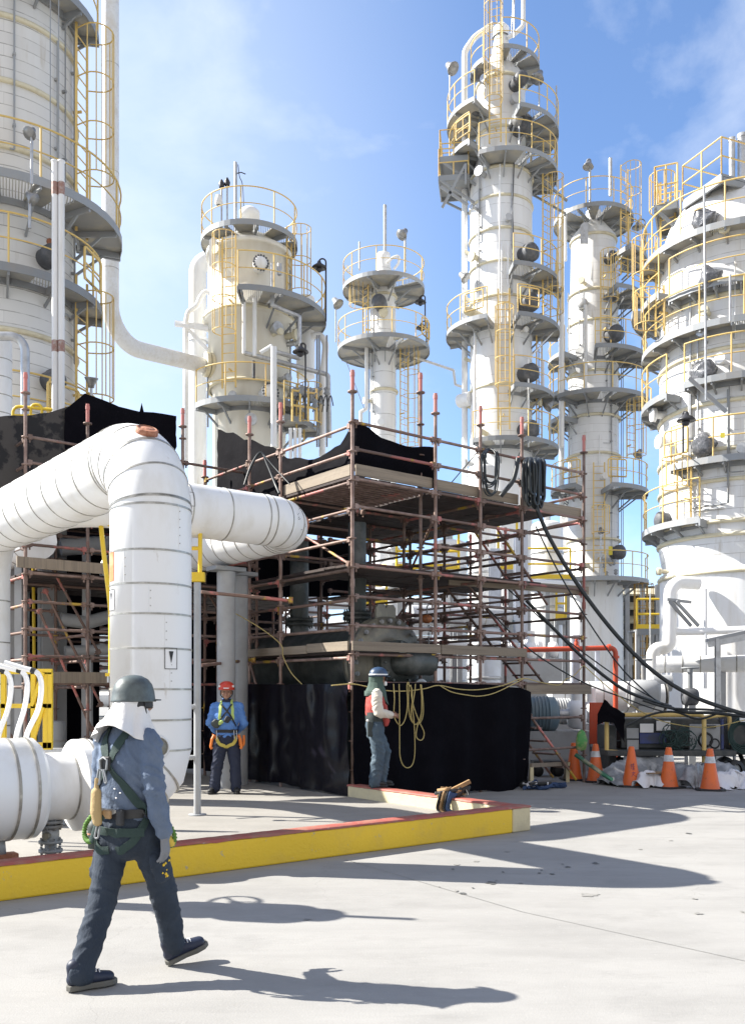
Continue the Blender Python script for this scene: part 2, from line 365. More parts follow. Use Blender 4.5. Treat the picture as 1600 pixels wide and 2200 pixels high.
# joints and stains on the yard
mb = MB()
mb.box(KG(-3.4, -3.2, 0.003), (0.014, 9.0, 0.002), (LD.cross(UZ)*-1, LD, UZ)) if False else None
def joint(a, b, z=0.004, w=0.012):
    d = (b-a).normalized(); s = V(-d.y, d.x, 0)*w/2
    m_ = MB(); m_.add([a-s+UZ*z, b-s+UZ*z, b+s+UZ*z, a+s+UZ*z], [(0, 1, 2, 3)]); return m_
jm = MB()
for a, b in ((G(742, 1848), G(1120, 1960)), (G(1120, 1960), G(1640, 2075))):
    j = joint(a, b, w=0.007); jm.add(j.v, j.f)
tag(jm.build('expansion_joint', STAINLIGHT), kind='structure')
def blot(mbx, px, py, rx, ry, z, seed):
    r = random.Random(seed); c = G(px, py, z); k = c.y/FP
    n = 30; off = [0.7+0.6*NZ.noise(V(math.cos(2*PI*i/30)*1.6, math.sin(2*PI*i/30)*1.6, seed*3.7)) for i in range(n)]
    sy = (c.y**2)/(EYE*FP)
    vs = [V(c.x+rx*k*off[i]*math.cos(2*PI*i/n), c.y+ry*sy*off[i]*math.sin(2*PI*i/n), z) for i in range(n)]
    mbx.add(vs, [tuple(range(n))])
dk = MB(); lt = MB(); r_ = random.Random(5)
for i, (x, y, a, b) in enumerate(((1280, 1855, 10, 2.6), (1218, 1863, 9, 2.5), (1186, 1878, 6, 2), (1158, 1876, 5, 1.6), (1055, 1897, 14, 3.2), (1080, 1874, 4, 1.5), (972, 1868, 5, 1.6),
        (1480, 1791, 8, 1.8), (1118, 1898, 5, 1.3), (994, 1920, 9, 2.4), (1163, 1870, 4, 1.2), (1015, 1908, 4, 1.2), (944, 1906, 3, 1), (1208, 1857, 4, 1.2), (1066, 1892, 4, 1))):
    blot(dk, x, y, a, b, 0.004+0.0003*i, i)
for i, (x, y, a, b) in enumerate(((1262, 1923, 26, 4), (982, 1858, 9, 1.6), (1023, 1851, 8, 1.6), (1375, 1825, 6, 1.2), (1500, 1963, 12, 3), (1492, 1931, 8, 2), (980, 1914, 6, 2), (1600, 1960, 10, 4), (1090, 1830, 7, 1.4), (660, 1975, 12, 2.5), (1440, 1806, 6, 1))):
    blot(lt, x, y, a, b, 0.0041+0.0003*i, 50+i)
tag(dk.build('dark_oil_spots', STAIN), kind='structure')
tag(lt.build('faded_oil_spots', STAINLIGHT), kind='structure')

# ================================================================== low painted wall round the pad
t = thing('low_wall', 'low yellow concrete curb wall with red painted top edging the pad', 'wall', K)
HW, TW = 0.30, 0.2
def lk(t_, s_, z_): return RD*t_+LD*s_+UZ*z_
def rough_strip(mbx, a, b, nrm, up, seg=40, seed=0, jit=0.006):
    r = random.Random(seed); L_ = (b-a).length; d = (b-a).normalized(); rows = []
    for i in range(seg+1):
        p = a+d*(L_*i/seg)
        rows.append([p+nrm*r.uniform(-jit, jit)+up*r.uniform(-jit, jit)*0.8 for _ in (0,)][0])
    return rows
m1 = MB(); m1.box(lk(-4.6-0.31, TW/2, 0.14), (9.2, TW, 0.28), (RD, LD, UZ)); m1.build('yellow_face', CURB_Y, t, bevel=0.018)
m1 = MB(); m1.box(lk(-0.155, TW/2, 0.14), (0.308, TW, 0.28), (RD, LD, UZ)); m1.build('cream_end', CURB_C, t, bevel=0.018)
m1 = MB(); m1.box(lk(-TW/2-0.001, TW+1.6, 0.138), (TW-0.004, 3.2, 0.276), (RD, LD, UZ)); m1.build('cream_side_wall', CURB_C, t, bevel=0.015)
def worn_cap(a, d, s_, L_, w, z, seed):
    m_ = MB(); rows = []; N = int(L_/0.06)
    for i in range(N+1):
        p = a+d*(L_*i/N); f1 = 0.011*NZ.noise(V(i*0.21, seed, 0))+0.008*NZ.noise(V(i*0.9, seed, 3))-(0.02 if NZ.noise(V(i*0.33, seed, 8)) > 0.52 else 0); q = 0.004*NZ.noise(V(i*0.7, seed, 5))
        rows.append([p-s_*0.004+UZ*(z-0.022-f1), p-s_*(0.003-q)+UZ*(z-0.006), p+s_*(0.012+q)+UZ*(z+q), p+s_*(w-0.012)+UZ*(z+q), p+s_*(w+0.003)+UZ*(z-0.008), p+s_*(w+0.004)+UZ*(z-0.024+f1)])
    m_.grid(rows, True); m_.f = [tuple(reversed(f)) for f in m_.f]; return m_
worn_cap(lk(-9.5, 0, 0), RD, LD, 9.5, TW, 0.301, 1).build('red_top', CURB_R, t)
worn_cap(lk(0, TW-0.03, 0), LD, -RD, 3.24, TW, 0.298, 2).build('red_top', CURB_R, t)

# ================================================================== pipes
def pipe_obj(name, label, cat, pts, r, m=WHITE_PIPE, bands=(), band_r=0.007, band_w=0.018, n=32, group=None, parent=None):
    mb = MB(); mb.tube(pts, r, n)
    mb.cur = 1
    for b_ in bands:
        p, d = along(pts, b_); mb.tube([p-d*band_w/2, p+d*band_w/2], r+band_r, n)
    o = mb.build(name, [m, BAND], parent)
    if parent is None: tag(o, label, cat, group)
    return o
ZP = 3.98
E0 = V(-2.14, 9.0, ZP)                                  # top elbow corner of the big pipe
A0 = E0+LD*5.7
root = thing('insulated_process_pipe', 'big white jacketed pipe arching over and dropping into the pad', 'pipe', (E0.x, E0.y, PADZ))
def rel(pts, o): return [p-Vector(o) for p in pts]
ob = V(E0.x, E0.y, PADZ)
low = V(E0.x, E0.y, 0.80)
DIR = -RD
path = fillet([V(A0.x, A0.y, PADZ-0.05), V(A0.x, A0.y, ZP), E0, low, low+DIR*0.62], [0.7, 0.62, 0.55], [10, 14, 3])
L = plen(path)
mb = MB(); pr = rel(path, ob); mb.tube(pr, 0.385, 48)
mb.cur = 1
# seams: on the far riser, on the level run, round the elbow, down the drop
z_to_s = {}
acc = 0; S = [0]
for i in range(len(pr)-1): acc += (pr[i+1]-pr[i]).length; S.append(acc)
sea = [0.6, 1.1, 1.7, 2.3, 2.9]
run0 = S[1+11-1]
for k in range(12): sea.append(run0+0.15+k*0.47)
ei = [i for i, p in enumerate(path) if (p-E0).length < 0.75]
for i in ei[1::3]: sea.append(S[i])
drop_end = None
for i, p in enumerate(path):
    if abs(p.x-E0.x) < 1e-4 and abs(p.y-E0.y) < 1e-4 and p.z < ZP-0.3: drop_end = i; break
top_z = path[drop_end].z
for yy in (1075, 1180, 1253, 1318, 1393, 1481, 1548):
    z = zat(yy, 8.65); sea.append(S[drop_end]+(top_z-z))
ends = [i for i, p in enumerate(path) if p.z < 1.5 and i > drop_end]
for i in ends[:-1]: sea.append(S[i])
rb = random.Random(3)
for s_ in sea:
    p, d = along(pr, s_)
    w = 0.009
    mb.tube([p-d*w, p+d*w], 0.385+0.006, 48)
rs_ = random.Random(21)
zz = sorted(zat(yy, 8.65)-PADZ for yy in (1075, 1180, 1253, 1318, 1393, 1481, 1548))
for z0, z1 in zip(zz, zz[1:]):
    a = math.radians(-76.6+rs_.uniform(-70, 70)); q = lambda z, r: V(r*math.cos(a), r*math.sin(a), z)
    mb.cur = 0; mb.tube([q(z0+0.01, 0.3845), q(z1-0.01, 0.3845)], 0.004, 5)
    mb.cur = 1; n_ = int((z1-z0)/0.07)
    for i in range(1, n_): mb.sphere(q(z0+(z1-z0)*i/n_, 0.386)+V(-math.sin(a), math.cos(a), 0)*0.015, 0.006, 6, 4)
mb.build('jacketed_pipe', [WHITE_PIPE, BAND], root)
# rust cap on the elbow and grey port on the lower bend
def disc_on(root, name, pos, nrm, r, m, th=0.03, rim=None):
    nrm = nrm.normalized(); ax = nrm.orthogonal().normalized(); ay = nrm.cross(ax)
    mb = MB(); rr = random.Random(int(r*1000))
    mb.lathe([(r, -0.06), (r, th*0.6), (r*0.93, th), (0.001, th)], pos, 28, ax=(ax, ay, nrm))
    if rim:
        mb.cur = 1; mb.lathe([(r*1.02, -0.05), (r*1.28, -0.05), (r*1.28, 0.015), (r*1.02, th+0.008), (r*1.02, -0.05)], pos, 28, ax=(ax, ay, nrm))
    return mb.build(name, [m, rim] if rim else m, root)
nd = V(0.26, -0.45, 0.86).normalized()
cap_c = fillet([E0+LD*2, E0, low], 0.62, 14)[7]
disc_on(root, 'rusty_inspection_cap', cap_c-ob+nd*0.40+V(0.0, 0, 0.0), nd, 0.085, BRICKRED, 0.02, BRICKRED)
lowbend = fillet([E0, low, low+DIR*2], 0.55, 8)[4]
dn = V(0.55, -0.82, 0.1).normalized()
disc_on(root, 'grey_round_port', lowbend-ob+dn*0.375+V(0.02, 0, 0.06), dn, 0.085, FLANGE, 0.03, WHITE_PIPE)
# curved stickers on the drop
def sticker(root, name, axis_p, r, a_c, zc, w, h, arrow=None, m=LABELW, frame=True):
    """patch that follows a vertical pipe of radius r at angle a_c; arrow 'down'/'left'"""
    mb = MB()
    def P(u, v, rr): a = a_c+u/r; return axis_p+V(rr*math.cos(a), rr*math.sin(a), zc+v)
    N = 8
    def patch(u0, u1, v0, v1, rr):
        mb.grid([[P(u0+(u1-u0)*i/N, v0+(v1-v0)*j, rr) for i in range(N+1)] for j in (0, 1)])
    patch(-w/2, w/2, -h/2, h/2, r+0.004)
    mb.cur = 1
    if frame:
        b = 0.006
        patch(-w/2, w/2, -h/2, -h/2+b, r+0.007); patch(-w/2, w/2, h/2-b, h/2, r+0.007); patch(-w/2, -w/2+b, -h/2+b, h/2-b, r+0.007); patch(w/2-b, w/2, -h/2+b, h/2-b, r+0.007)
    if arrow == 'down':
        mb.add([P(-w*0.18, h*0.34, r+0.008), P(0, -h*0.22, r+0.008), P(w*0.18, h*0.34, r+0.008)], [(0, 1, 2)])
    mb.build(name, [m, INK], root)
sticker(root, 'flow_arrow_label', V(0, 0, 0), 0.385, math.radians(-76.6+28), zat(1415, 8.7)-PADZ, 0.13, 0.2, 'down')
sticker(root, 'flow_arrow_label', V(0, 0, 0), 0.385, math.radians(-76.6-70), zat(1290, 8.8)-PADZ, 0.13, 0.2, 'down')
ORANGELBL = mat('orange_sticker', (0.7, 0.2, 0.06), 0.5, col2=(0.75, 0.35, 0.18), scale=5)
sticker(root, 'orange_contents_label', V(0, 0, 0), 0.385, math.radians(-76.6-72), zat(1218, 8.8)-PADZ, 0.14, 0.28, None, ORANGELBL, False)
# the level run at the foot with its bulged jackets
q0 = low+DIR*0.60-ob
def seg(u0, u1): return [low+DIR*u0-ob, low+DIR*u1-ob]
mb = MB(); mb.tube(seg(0.6, 0.63), [0.385, 0.42], 48); mb.tube(seg(0.63, 0.76), 0.42, 48); mb.tube(seg(0.76, 0.80), [0.42, 0.31], 48)
mb.cur = 1; mb.tube(seg(0.655, 0.675), 0.427, 48); mb.build('flange_jacket', [WHITE_PIPE, BAND], root)
mb = MB(); mb.tube(seg(0.78, 1.12), 0.305, 48); mb.cur = 1; mb.tube(seg(0.80, 0.815), 0.313, 48); mb.tube(seg(1.075, 1.09), 0.313, 48); mb.build('reduced_jacket', [WHITE_PIPE, BAND], root)
mb = MB(); mb.tube(seg(1.10, 1.14)+[low+DIR*1.145-ob, low+DIR*4.2-ob], [0.40, 0.44, 0.445, 0.445], 48)
mb.cur = 1
for u in (1.2, 1.36, 1.9, 2.5): mb.tube(seg(u, u+0.022), 0.453, 48)
mb.build('wide_jacket', [WHITE_PIPE, BAND], root)
# drain valve under the reduced section
dv = low+DIR*0.97
zb = 0.80-0.30
t = thing('drain_valve', 'small flanged grey drain valve hanging below the white foot pipe', 'valve', (dv.x, dv.y, PADZ))
vz = zb-PADZ
mb = MB(); mb.lathe([(0.055, vz+0.02), (0.055, 0.30), (0.075, 0.29), (0.075, 0.2), (0.055, 0.19), (0.05, 0.08), (0.05, 0.0)], n=20)
mb.build('body', GREYPAINT, t)
mb = MB()
for z in (vz-0.03, 0.31, 0.17, 0.09):
    if z != vz-0.03: mb.build('bolted_flange', STEEL, t)
    mb = MB(); mb.lathe([(0.04, z), (0.105, z), (0.105, z+0.025), (0.04, z+0.025)], n=20)
    for k in range(8): mb.cyl(V(0.085*math.cos(k*PI/4), 0.085*math.sin(k*PI/4), z-0.02), V(0.085*math.cos(k*PI/4), 0.085*math.sin(k*PI/4), z+0.045), 0.012, 6)
mb.build('bolted_flange', STEEL, t)
mb = MB(); mb.lathe([(0.001, 0.25), (0.07, 0.25), (0.07, 0.27), (0.001, 0.27)], V(0, 0, 0), 16, ax=(V(1, 0, 0), V(0, 0, 1), V(0, -1, 0))); mb.cyl(V(0, -0.05, 0.25), V(0, -0.14, 0.25), 0.03); mb.build('bonnet', FLANGE, t)
# saddle foot under the wide jacket
fp = low+DIR*1.42
t = thing('saddle_support', 'rusty saddle foot bolted under the widest white pipe jacket', 'pipe support', (fp.x, fp.y, PADZ))
mb = MB(); mb.box(V(0, 0, 0.06), (0.3, 0.14, 0.12), (RD, LD, UZ)); mb.build('saddle', BRICKRED, t, bevel=0.01)
mb = MB(); mb.lathe([(0.001, 0.12), (0.06, 0.12), (0.05, 0.24), (0.001, 0.24)], n=12); mb.build('post', GREYPAINT, t)

# U-bend pipe behind
E1 = V(-1.06, 13.3, 4.05)
PB = thing('return_bend_pipe', 'white jacketed pipe with scuffed return bend pointing right', 'pipe', (E1.x, E1.y, 0))
pth = fillet([E1-RD*3.25+LD*2.2, E1-RD*3.25, E1, E1+LD*6.5], [0.55, 0.55], [8, 14]); o_ = V(E1.x, E1.y, 0)
pr2 = rel(pth, o_); mb = MB(); mb.tube(pr2, 0.35, 40); mb.cur = 1
S2 = [0]
for i in range(len(pr2)-1): S2.append(S2[-1]+(pr2[i+1]-pr2[i]).length)
for s_ in [0.5, 1.1]+[S2[9]+0.3+0.58*k for k in range(4)]+[S2[i] for i in (10, 13, 16, 19, 22, 24)]+[S2[24]+0.35*k for k in range(1, 9)]:
    p, d = along(pr2, s_); mb.tube([p-d*0.008, p+d*0.008], 0.356, 40)
mb.build('jacketed_pipe', [WHITE_PIPE, BAND], PB)
nb = (RD-LD).normalized()
disc_on(PB, 'rusty_inspection_cap', pr2[17]+(RD*0.9+UZ*0.12-LD*0.25).normalized()*0.352, (RD*0.9+UZ*0.12-LD*0.25), 0.075, BRICKRED, 0.015, BRICKRED)
# arrow sticker on the level run (left pointing), facing the camera
pc = E1-o_-RD*1.95
mb = MB(); nv = -LD
def Q(u, v, rr): a = v/0.35; return pc+RD*u+nv*(rr*math.cos(a))+UZ*(rr*math.sin(a))
def patchq(u0, u1, v0, v1, rr): mb.grid([[Q(u0+(u1-u0)*i, v0+(v1-v0)*j/6, rr) for i in (0, 1)] for j in range(7)])
patchq(-0.14, 0.14, -0.02, 0.17, 0.354); mb.cur = 1
for a in ((-0.14, 0.14, -0.02, -0.015), (-0.14, 0.14, 0.165, 0.17), (-0.14, -0.135, -0.015, 0.165), (0.135, 0.14, -0.015, 0.165)): patchq(*a, 0.357)
mb.add([Q(-0.09, 0.075, 0.358), Q(0.08, 0.03, 0.358), Q(0.08, 0.12, 0.358)], [(0, 1, 2)])
mb.build('flow_arrow_label', [LABELW, INK], PB)
# scratches and writing worn onto the bend
mb = MB(); rs = random.Random(8)
for k in range(16):
    i = rs.randrange(13, 22); base = pr2[i]; out = (pr2[i]-(E1-o_-RD*0.5+LD*0.5)).normalized()
    a = rs.uniform(-0.5, 0.6); u = out*math.cos(a)+UZ*math.sin(a); tg = (pr2[i+1]-pr2[i-1]).normalized()
    l = rs.uniform(0.02, 0.06); w = UZ*rs.uniform(-0.02, 0.04)
    mb.tube([base+u*0.352, base+u*0.354+tg*l+w], 0.003, 4)
mb.build('scuff_marks', INK, PB)

# columns carrying the return bend
for (x, Y, lab) in ((486, 14.9, 'left grey concrete column under the return bend pipe'), (513, 15.5, 'grey column just behind the worker in red helmet, right of its pair')):
    X = (x-800)/FP*Y
    t = thing('support_column', lab, 'column', (X, Y, PADZ), group='columns below the return bend')
    mb = MB(); mb.lathe([(0.15, 0), (0.15, 3.46)], n=24, caps=True); mb.build('shaft', GREYPAINT, t)
    mb = MB(); mb.box(V(0, 0, 3.5), (0.55, 0.34, 0.07), (RD, LD, UZ)); mb.build('cap_plate', STEEL, t, bevel=0.01)
# slim post with brackets beside the big pipe
p = W(424, 1488, 11.6)
t = thing('slim_pipe_post', 'slim grey post with short clamps standing right of the big white pipe', 'post', (p.x, p.y, PADZ))
mb = MB(); mb.cyl(V(0, 0, 0), V(0, 0, 2.9), 0.045, 12); mb.build('post', GREYPAINT, t)
mb = MB(); mb.lathe([(0.05, 0.0), (0.11, 0.0), (0.11, 0.015), (0.05, 0.015)], n=16); mb.build('base_plate', STEEL, t)
for zz in (0.72, 1.35):
    mb = MB(); mb.cyl(V(0, 0, zz), V(-0.32, -0.15, zz), 0.03, 8); mb.build('clamp', GREYPAINT, t)
# yellow guard brackets
t = thing('yellow_guard_bracket', 'bright yellow square guard frame right of the big white pipe', 'guard frame', (W(425, 1488, 12.2).x, 12.2, 0))
zz0, zz1 = zat(1240, 12.2), zat(1112, 12.2)
mb = MB(); mb.tube([V(0.03, 0, zz1), V(0.03, 0, zz0)], 0.028, 8); mb.tube([V(-0.35, 0, zat(1178, 12.2)), V(0.03, 0, zat(1178, 12.2))], 0.026, 8); mb.build('frame', YELLOW_NEW, t)
mb = MB(); mb.box(V(-0.12, 0, zz0), (0.42, 0.1, 0.12)); mb.build('foot_plate', YELLOW_NEW, t)
t = thing('bent_yellow_rail', 'bent bright yellow rail left of the big white pipe', 'railing', (W(225, 1488, 11.5).x, 11.5, PADZ))
def lp(x, y): q = W(x, y, 11.5); return V(q.x-t.location.x, 0, q.z-PADZ)
mb = MB(); mb.tube(spline([lp(216, 1118), lp(222, 1180), lp(230, 1245), lp(237, 1310), lp(238, 1380), lp(238, 1452)], 5), 0.03, 8)
mb.tube([lp(214, 1120), lp(243, 1130)], 0.024, 8); mb.tube([lp(233, 1270), lp(245, 1272)], 0.02, 8); mb.build('rail', YELLOW_NEW, t)
t2 = MB(); t2.box(lp(237, 1450), (0.1, 0.1, 0.04)); t2.build('end_plate', YELLOW_NEW, t)

# yellow braced gate and the three white hooked tubes at the left
Yg = 10.6
t = thing('braced_yellow_gate', 'bright yellow braced gate frame behind the white foot pipe', 'gate', (W(60, 1488, Yg).x, Yg, PADZ))
def lp(x, y, dY=0.0): q = W(x, y, Yg+dY); return V(q.x-t.location.x, dY, q.z-PADZ)
mb = MB()
for a, b, w in ((lp(0, 1443), lp(112, 1443), 0.06), (lp(0, 1517), lp(112, 1517), 0.05), (lp(70, 1604), lp(112, 1604), 0.09), (lp(-10, 1604), lp(20, 1604), 0.09)): mb = MB(); mb.beam(a, b, 0.05, w); mb.build('rail', YELLOW_NEW, t)
for x in (8, 72, 98, 108):
    mb = MB(); mb.beam(lp(x, 1608), lp(x, 1445), 0.05); mb.build('post', YELLOW_NEW, t)
for a, b in ((lp(70, 1517), lp(95, 1446)), (lp(70, 1600), lp(95, 1520))):
    mb = MB(); mb.beam(a+V(0, -0.03, 0), b+V(0, -0.03, 0), 0.04); mb.build('brace', YELLOW_NEW, t)
t = thing('gate_plinth', 'pale grey block standing under the yellow gate frame', 'plinth', (W(85, 1488, Yg+0.15).x, Yg+0.15, PADZ))
mb = MB(); mb.box(V(0, 0, 0.42), (0.62, 0.3, 0.84)); mb.build('block', GREYPAINT, t, bevel=0.02)
mb = MB(); mb.box(V(0, 0, 0.86), (0.7, 0.36, 0.04)); mb.build('top', GALV, t, bevel=0.008)
for k, (x0, x1, lab) in enumerate(((15, 0, 'white hooked hose farthest left above the foot pipe'), (50, 38, 'middle one of three white hooked hoses'), (80, 60, 'right hand white hooked hose against the yellow gate'))):
    Yh = 9.6-0.25*k
    def lp(x, y): return W(x, y, Yh)
    pts = spline([lp(x0-70, 1428-2*k), lp(x0-30, 1436), lp(x0, 1446), lp(x0+9, 1475), lp(x0+2, 1525), lp(x1-2, 1578), lp(x1-6, 1628)], 6)
    t = thing('hooked_hose', lab, 'hose', (pts[-1].x, pts[-1].y, PADZ), group='three white hooked hoses')
    pts = rel(pts, t.location)
    mb = MB(); mb.tube(pts, 0.026, 10); mb.build('hose', LABELW, t)
    mb = MB(); mb.tube(pts[9:12], 0.029, 10); mb.build('black_tape', BLACK, t)
    mb = MB(); mb.tube([pts[-1], V(0, 0, 0.3)], 0.026, 10); mb.build('tail', LABELW, t)

# gate valve on the foot pipe, out of frame at the left: its shadow falls across the yard
gv = low+DIR*2.35
t = thing('gate_valve', 'tall stemmed gate valve on the foot pipe past the left edge', 'valve', (gv.x, gv.y, PADZ))
mb = MB(); mb.lathe([(0.12, 1.0), (0.12, 2.1)], n=20); mb.build('stub', WHITE_PIPE, t)
mb = MB(); mb.lathe([(0.1, 2.0), (0.26, 2.0), (0.26, 2.12), (0.14, 2.13), (0.14, 2.3), (0.3, 2.38), (0.3, 2.62), (0.2, 2.72), (0.2, 2.84), (0.09, 2.9), (0.001, 2.9)], n=24); mb.build('body', GREYPAINT, t)
mb = MB(); mb.cyl(V(0, 0, 2.85), V(0, 0, 3.4), 0.035, 8); mb.build('stem', STEEL, t)
mb = MB(); mb.tube([V(0.2*math.cos(a*PI/8), 0.2*math.sin(a*PI/8), 2.5)+LD*0.45 for a in range(16)], 0.018, 6, closed=True)
for k in range(3): mb.cyl(LD*0.45+UZ*2.5, LD*0.45+UZ*2.5+V(0.2*math.cos(k*2.1), 0.2*math.sin(k*2.1), 0), 0.014, 6)
mb.cyl(LD*0.2+UZ*2.5, LD*0.47+UZ*2.5, 0.03, 8); mb.build('hand_wheel', STEEL, t)
C0 = V(-0.297, 13.8, 0)
def SG(t, s, z=0.0): return V(C0.x+RD.x*t+LD.x*s, C0.y+RD.y*t+LD.y*s, z)
def tube_mesh(name, l, r, m, n=8):
    mb = MB(); mb.tube([V(0, 0, 0), V(l, 0, 0)], r, n); return mb.mesh(name, m)
def post_mesh(name, h, r=0.028, step=0.43, z0=0.0, m=RUST):
    mb = MB(); mb.tube([V(0, 0, 0), V(0, 0, h-0.3)], r, 10)
    z = 0.5
    while z < h-0.45:
        mb.lathe([(r, z-0.012), (r+0.035, z-0.008), (r+0.035, z+0.008), (r, z+0.014)], n=10); z += step
    mb.lathe([(r+0.008, h*0.5), (r+0.008, h*0.5+0.12)], n=10)
    mb.cur = 1; mb.tube([V(0, 0, h-0.3), V(0, 0, h)], r+0.002, 10); mb.tube([V(0, 0, h-0.09), V(0, 0, h-0.03)], r+0.008, 10)
    mb.cur = 0; mb.lathe([(r+0.002, h-0.34), (r+0.045, h-0.33), (r+0.045, h-0.31), (r+0.002, h-0.3)], n=10)
    return mb.mesh(name, [m, PINK])
_len = {}
def rail_mesh(l, m, r=0.024):
    k = (round(l, 2), m.name, r)
    if k not in _len:
        mb = MB(); mb.tube([V(0.0, 0, 0), V(l, 0, 0)], r, 8)
        for x in (0.045, l-0.045): mb.box(V(x, 0, 0), (0.07, 0.06, 0.075)); mb.box(V(x, 0.0, -0.02), (0.02, 0.02, 0.13))
        _len[k] = mb.mesh('ledger_tube', m)
    return _len[k]
LV = [1.79, 2.22, 2.65, 3.08, 3.53, 3.98, 4.42, 4.83, 5.27, 5.67]

SCF = thing('scaffold', 'large rusty tube scaffold of stacked decks around the dark vessel', 'scaffold', C0)
def L0(t, s, z): return RD*t+LD*s+UZ*z
TT = [0, 1.65, 2.65, 3.65, 5.3]; SS = [0, 1.97, 2.97, 4.6]
tops = {(0, 0): 795, (1.65, 0): 845, (2.65, 0): 872, (3.65, 0): 896, (5.3, 0): 935, (0, 1.97): 865, (0, 2.97): 894}
skip = {(1.65, 1.97), (1.65, 2.97), (5.3, 4.6)}
rp = random.Random(4)
pm = {}
for t in TT:
    for s in SS:
        if (t, s) in skip: continue
        w = SG(t, s); h = zat(tops[(t, s)], w.y) if (t, s) in tops else (5.3 if s > 0.5 and t < 5 else 4.95)
        if t == 0 and s == 4.6: h = 6.0
        o = inst('post', post_mesh('post_tube', h, m=rp.choice([RUST, RUST, RUST2])), SCF, L0(t, s, 0))
# the twin post behind the second one
w = SG(1.65, 0.33); inst('post', post_mesh('post_tube', zat(800, w.y), step=0.5), SCF, L0(1.65, 0.36, 0))
w = SG(0, 5.5); 
for s in SS[:1]:
    pass
def ledger(name, a, b, z, rnd=RUST, r=0.024):
    a3 = L0(a[0], a[1], z); b3 = L0(b[0], b[1], z); d = (b3-a3).normalized()
    a3 = a3+d*0.02; b3 = b3-d*0.02
    inst(name, rail_mesh((b3-a3).length, rnd, r), SCF, mtx=span(a3, b3))
n_l = n_t = 0
for s in SS[:3] if True else SS:
    for i in range(4):
        for z in LV:
            if s == 0:
                if i == 0 and z in (3.98,): continue
                if i == 3 and z in (1.79,): continue
                zz = z
            else:
                if rp.random() < 0.2 or z > 4.9: continue
                zz = z+rp.choice([-0.06, 0.0, 0.05])
                if s in (1.97, 2.97) and i in (0, 1) and z < 3.2: continue
            ledger('ledger', (TT[i], s), (TT[i+1], s), zz, rp.choice([RUST, RUST2]))
for t in TT:
    for i in range(3):
        for z in LV:
            if t == 0:
                if z in (4.42,) and i == 1: continue
            elif z > 4.9 and not (t > 5 and i == 0): continue
            elif rp.random() < 0.22: continue
            if t == 1.65: continue
            if 0 < t and z in (1.79, 2.22) : continue
            ledger('transom', (t, SS[i]), (t, SS[i+1]), z-0.055, rp.choice([RUST, RUST2]))
# far right end bay return rails (the two fanned ones at the tall end post)
for z in (1.9, 0.75, 1.3): ledger('ledger', (3.65, 0), (5.3, 0), z-0.1, RUST)
for z, zz in ((5.27, 5.05), (4.83, 4.6)):
    inst('brace', rail_mesh(1.9, RUST), SCF, mtx=span(L0(3.65, 0.9, zz-0.25), L0(5.3, 0, z)))
for a, b in (((0, 1.97, 0.3), (0, 2.97, 2.2)), ((2.65, 1.97, 1.8), (2.65, 2.97, 3.5)), ((1.65, 0.05, 4.4), (2.65, 1.97, 3.6)), ((0, 0.05, 3.55), (0.2, 1.97, 4.4)), ((2.65, 2.97, 2.3), (3.65, 2.97, 3.5)), ((0, 2.97, 2.2), (0, 4.6, 3.6))):
    p, q = L0(*a), L0(*b); inst('brace', rail_mesh((q-p).length, RUST2, 0.022), SCF, mtx=span(p, q))

def deck(name, t0, t1, s0, s1, z, along_t=True, w=0.225, gap=0.028, drop=0.12, seed=1, parent=None, f=L0):
    r = random.Random(seed); mb = MB()
    if along_t:
        s = s0
        while s < s1-0.05:
            cuts = [t0]; 
            while cuts[-1] < t1-0.01: cuts.append(min(t1, cuts[-1]+r.uniform(1.4, 2.2)))
            for a, b in zip(cuts, cuts[1:]):
                if r.random() < drop*0.4: continue
                mb.box(f((a+b)/2, s+w/2, z+r.uniform(-0.006, 0.006)), (b-a-0.02, w, 0.035), (RD, LD, UZ))
            s += w+gap*r.choice([0.4, 1, 1, 2.2])
    else:
        t = t0
        while t < t1-0.05:
            if r.random() > drop*0.4: mb.box(f(t+w/2, (s0+s1)/2, z+r.uniform(-0.006, 0.006)), (w, s1-s0, 0.035), (RD, LD, UZ))
            t += w+gap*r.choice([0.4, 1, 1, 2.2])
    return mb.build(name, PLANK, parent or SCF)
deck('deck', 0.05, 1.6, 0.05, 4.5, 4.87, False, seed=2, gap=0.035)
deck('deck', 1.68, 4.7, 0.05, 4.5, 4.87, True, seed=3, gap=0.012)
deck('deck', 0.05, 4.2, 0.05, 1.9, 3.57, True, seed=4, gap=0.01)
deck('deck', 0.05, 0.75, 0.8, 4.5, 3.56, False, seed=5, gap=0.012)
deck('deck', 0.05, 3.6, 0.05, 0.5, 2.255, True, seed=6)
deck('deck', 0.05, 0.5, 0.55, 4.0, 2.255, False, seed=7)
deck('deck', 2.7, 3.7, 1.9, 4.5, 3.57, True, seed=9, gap=0.02)
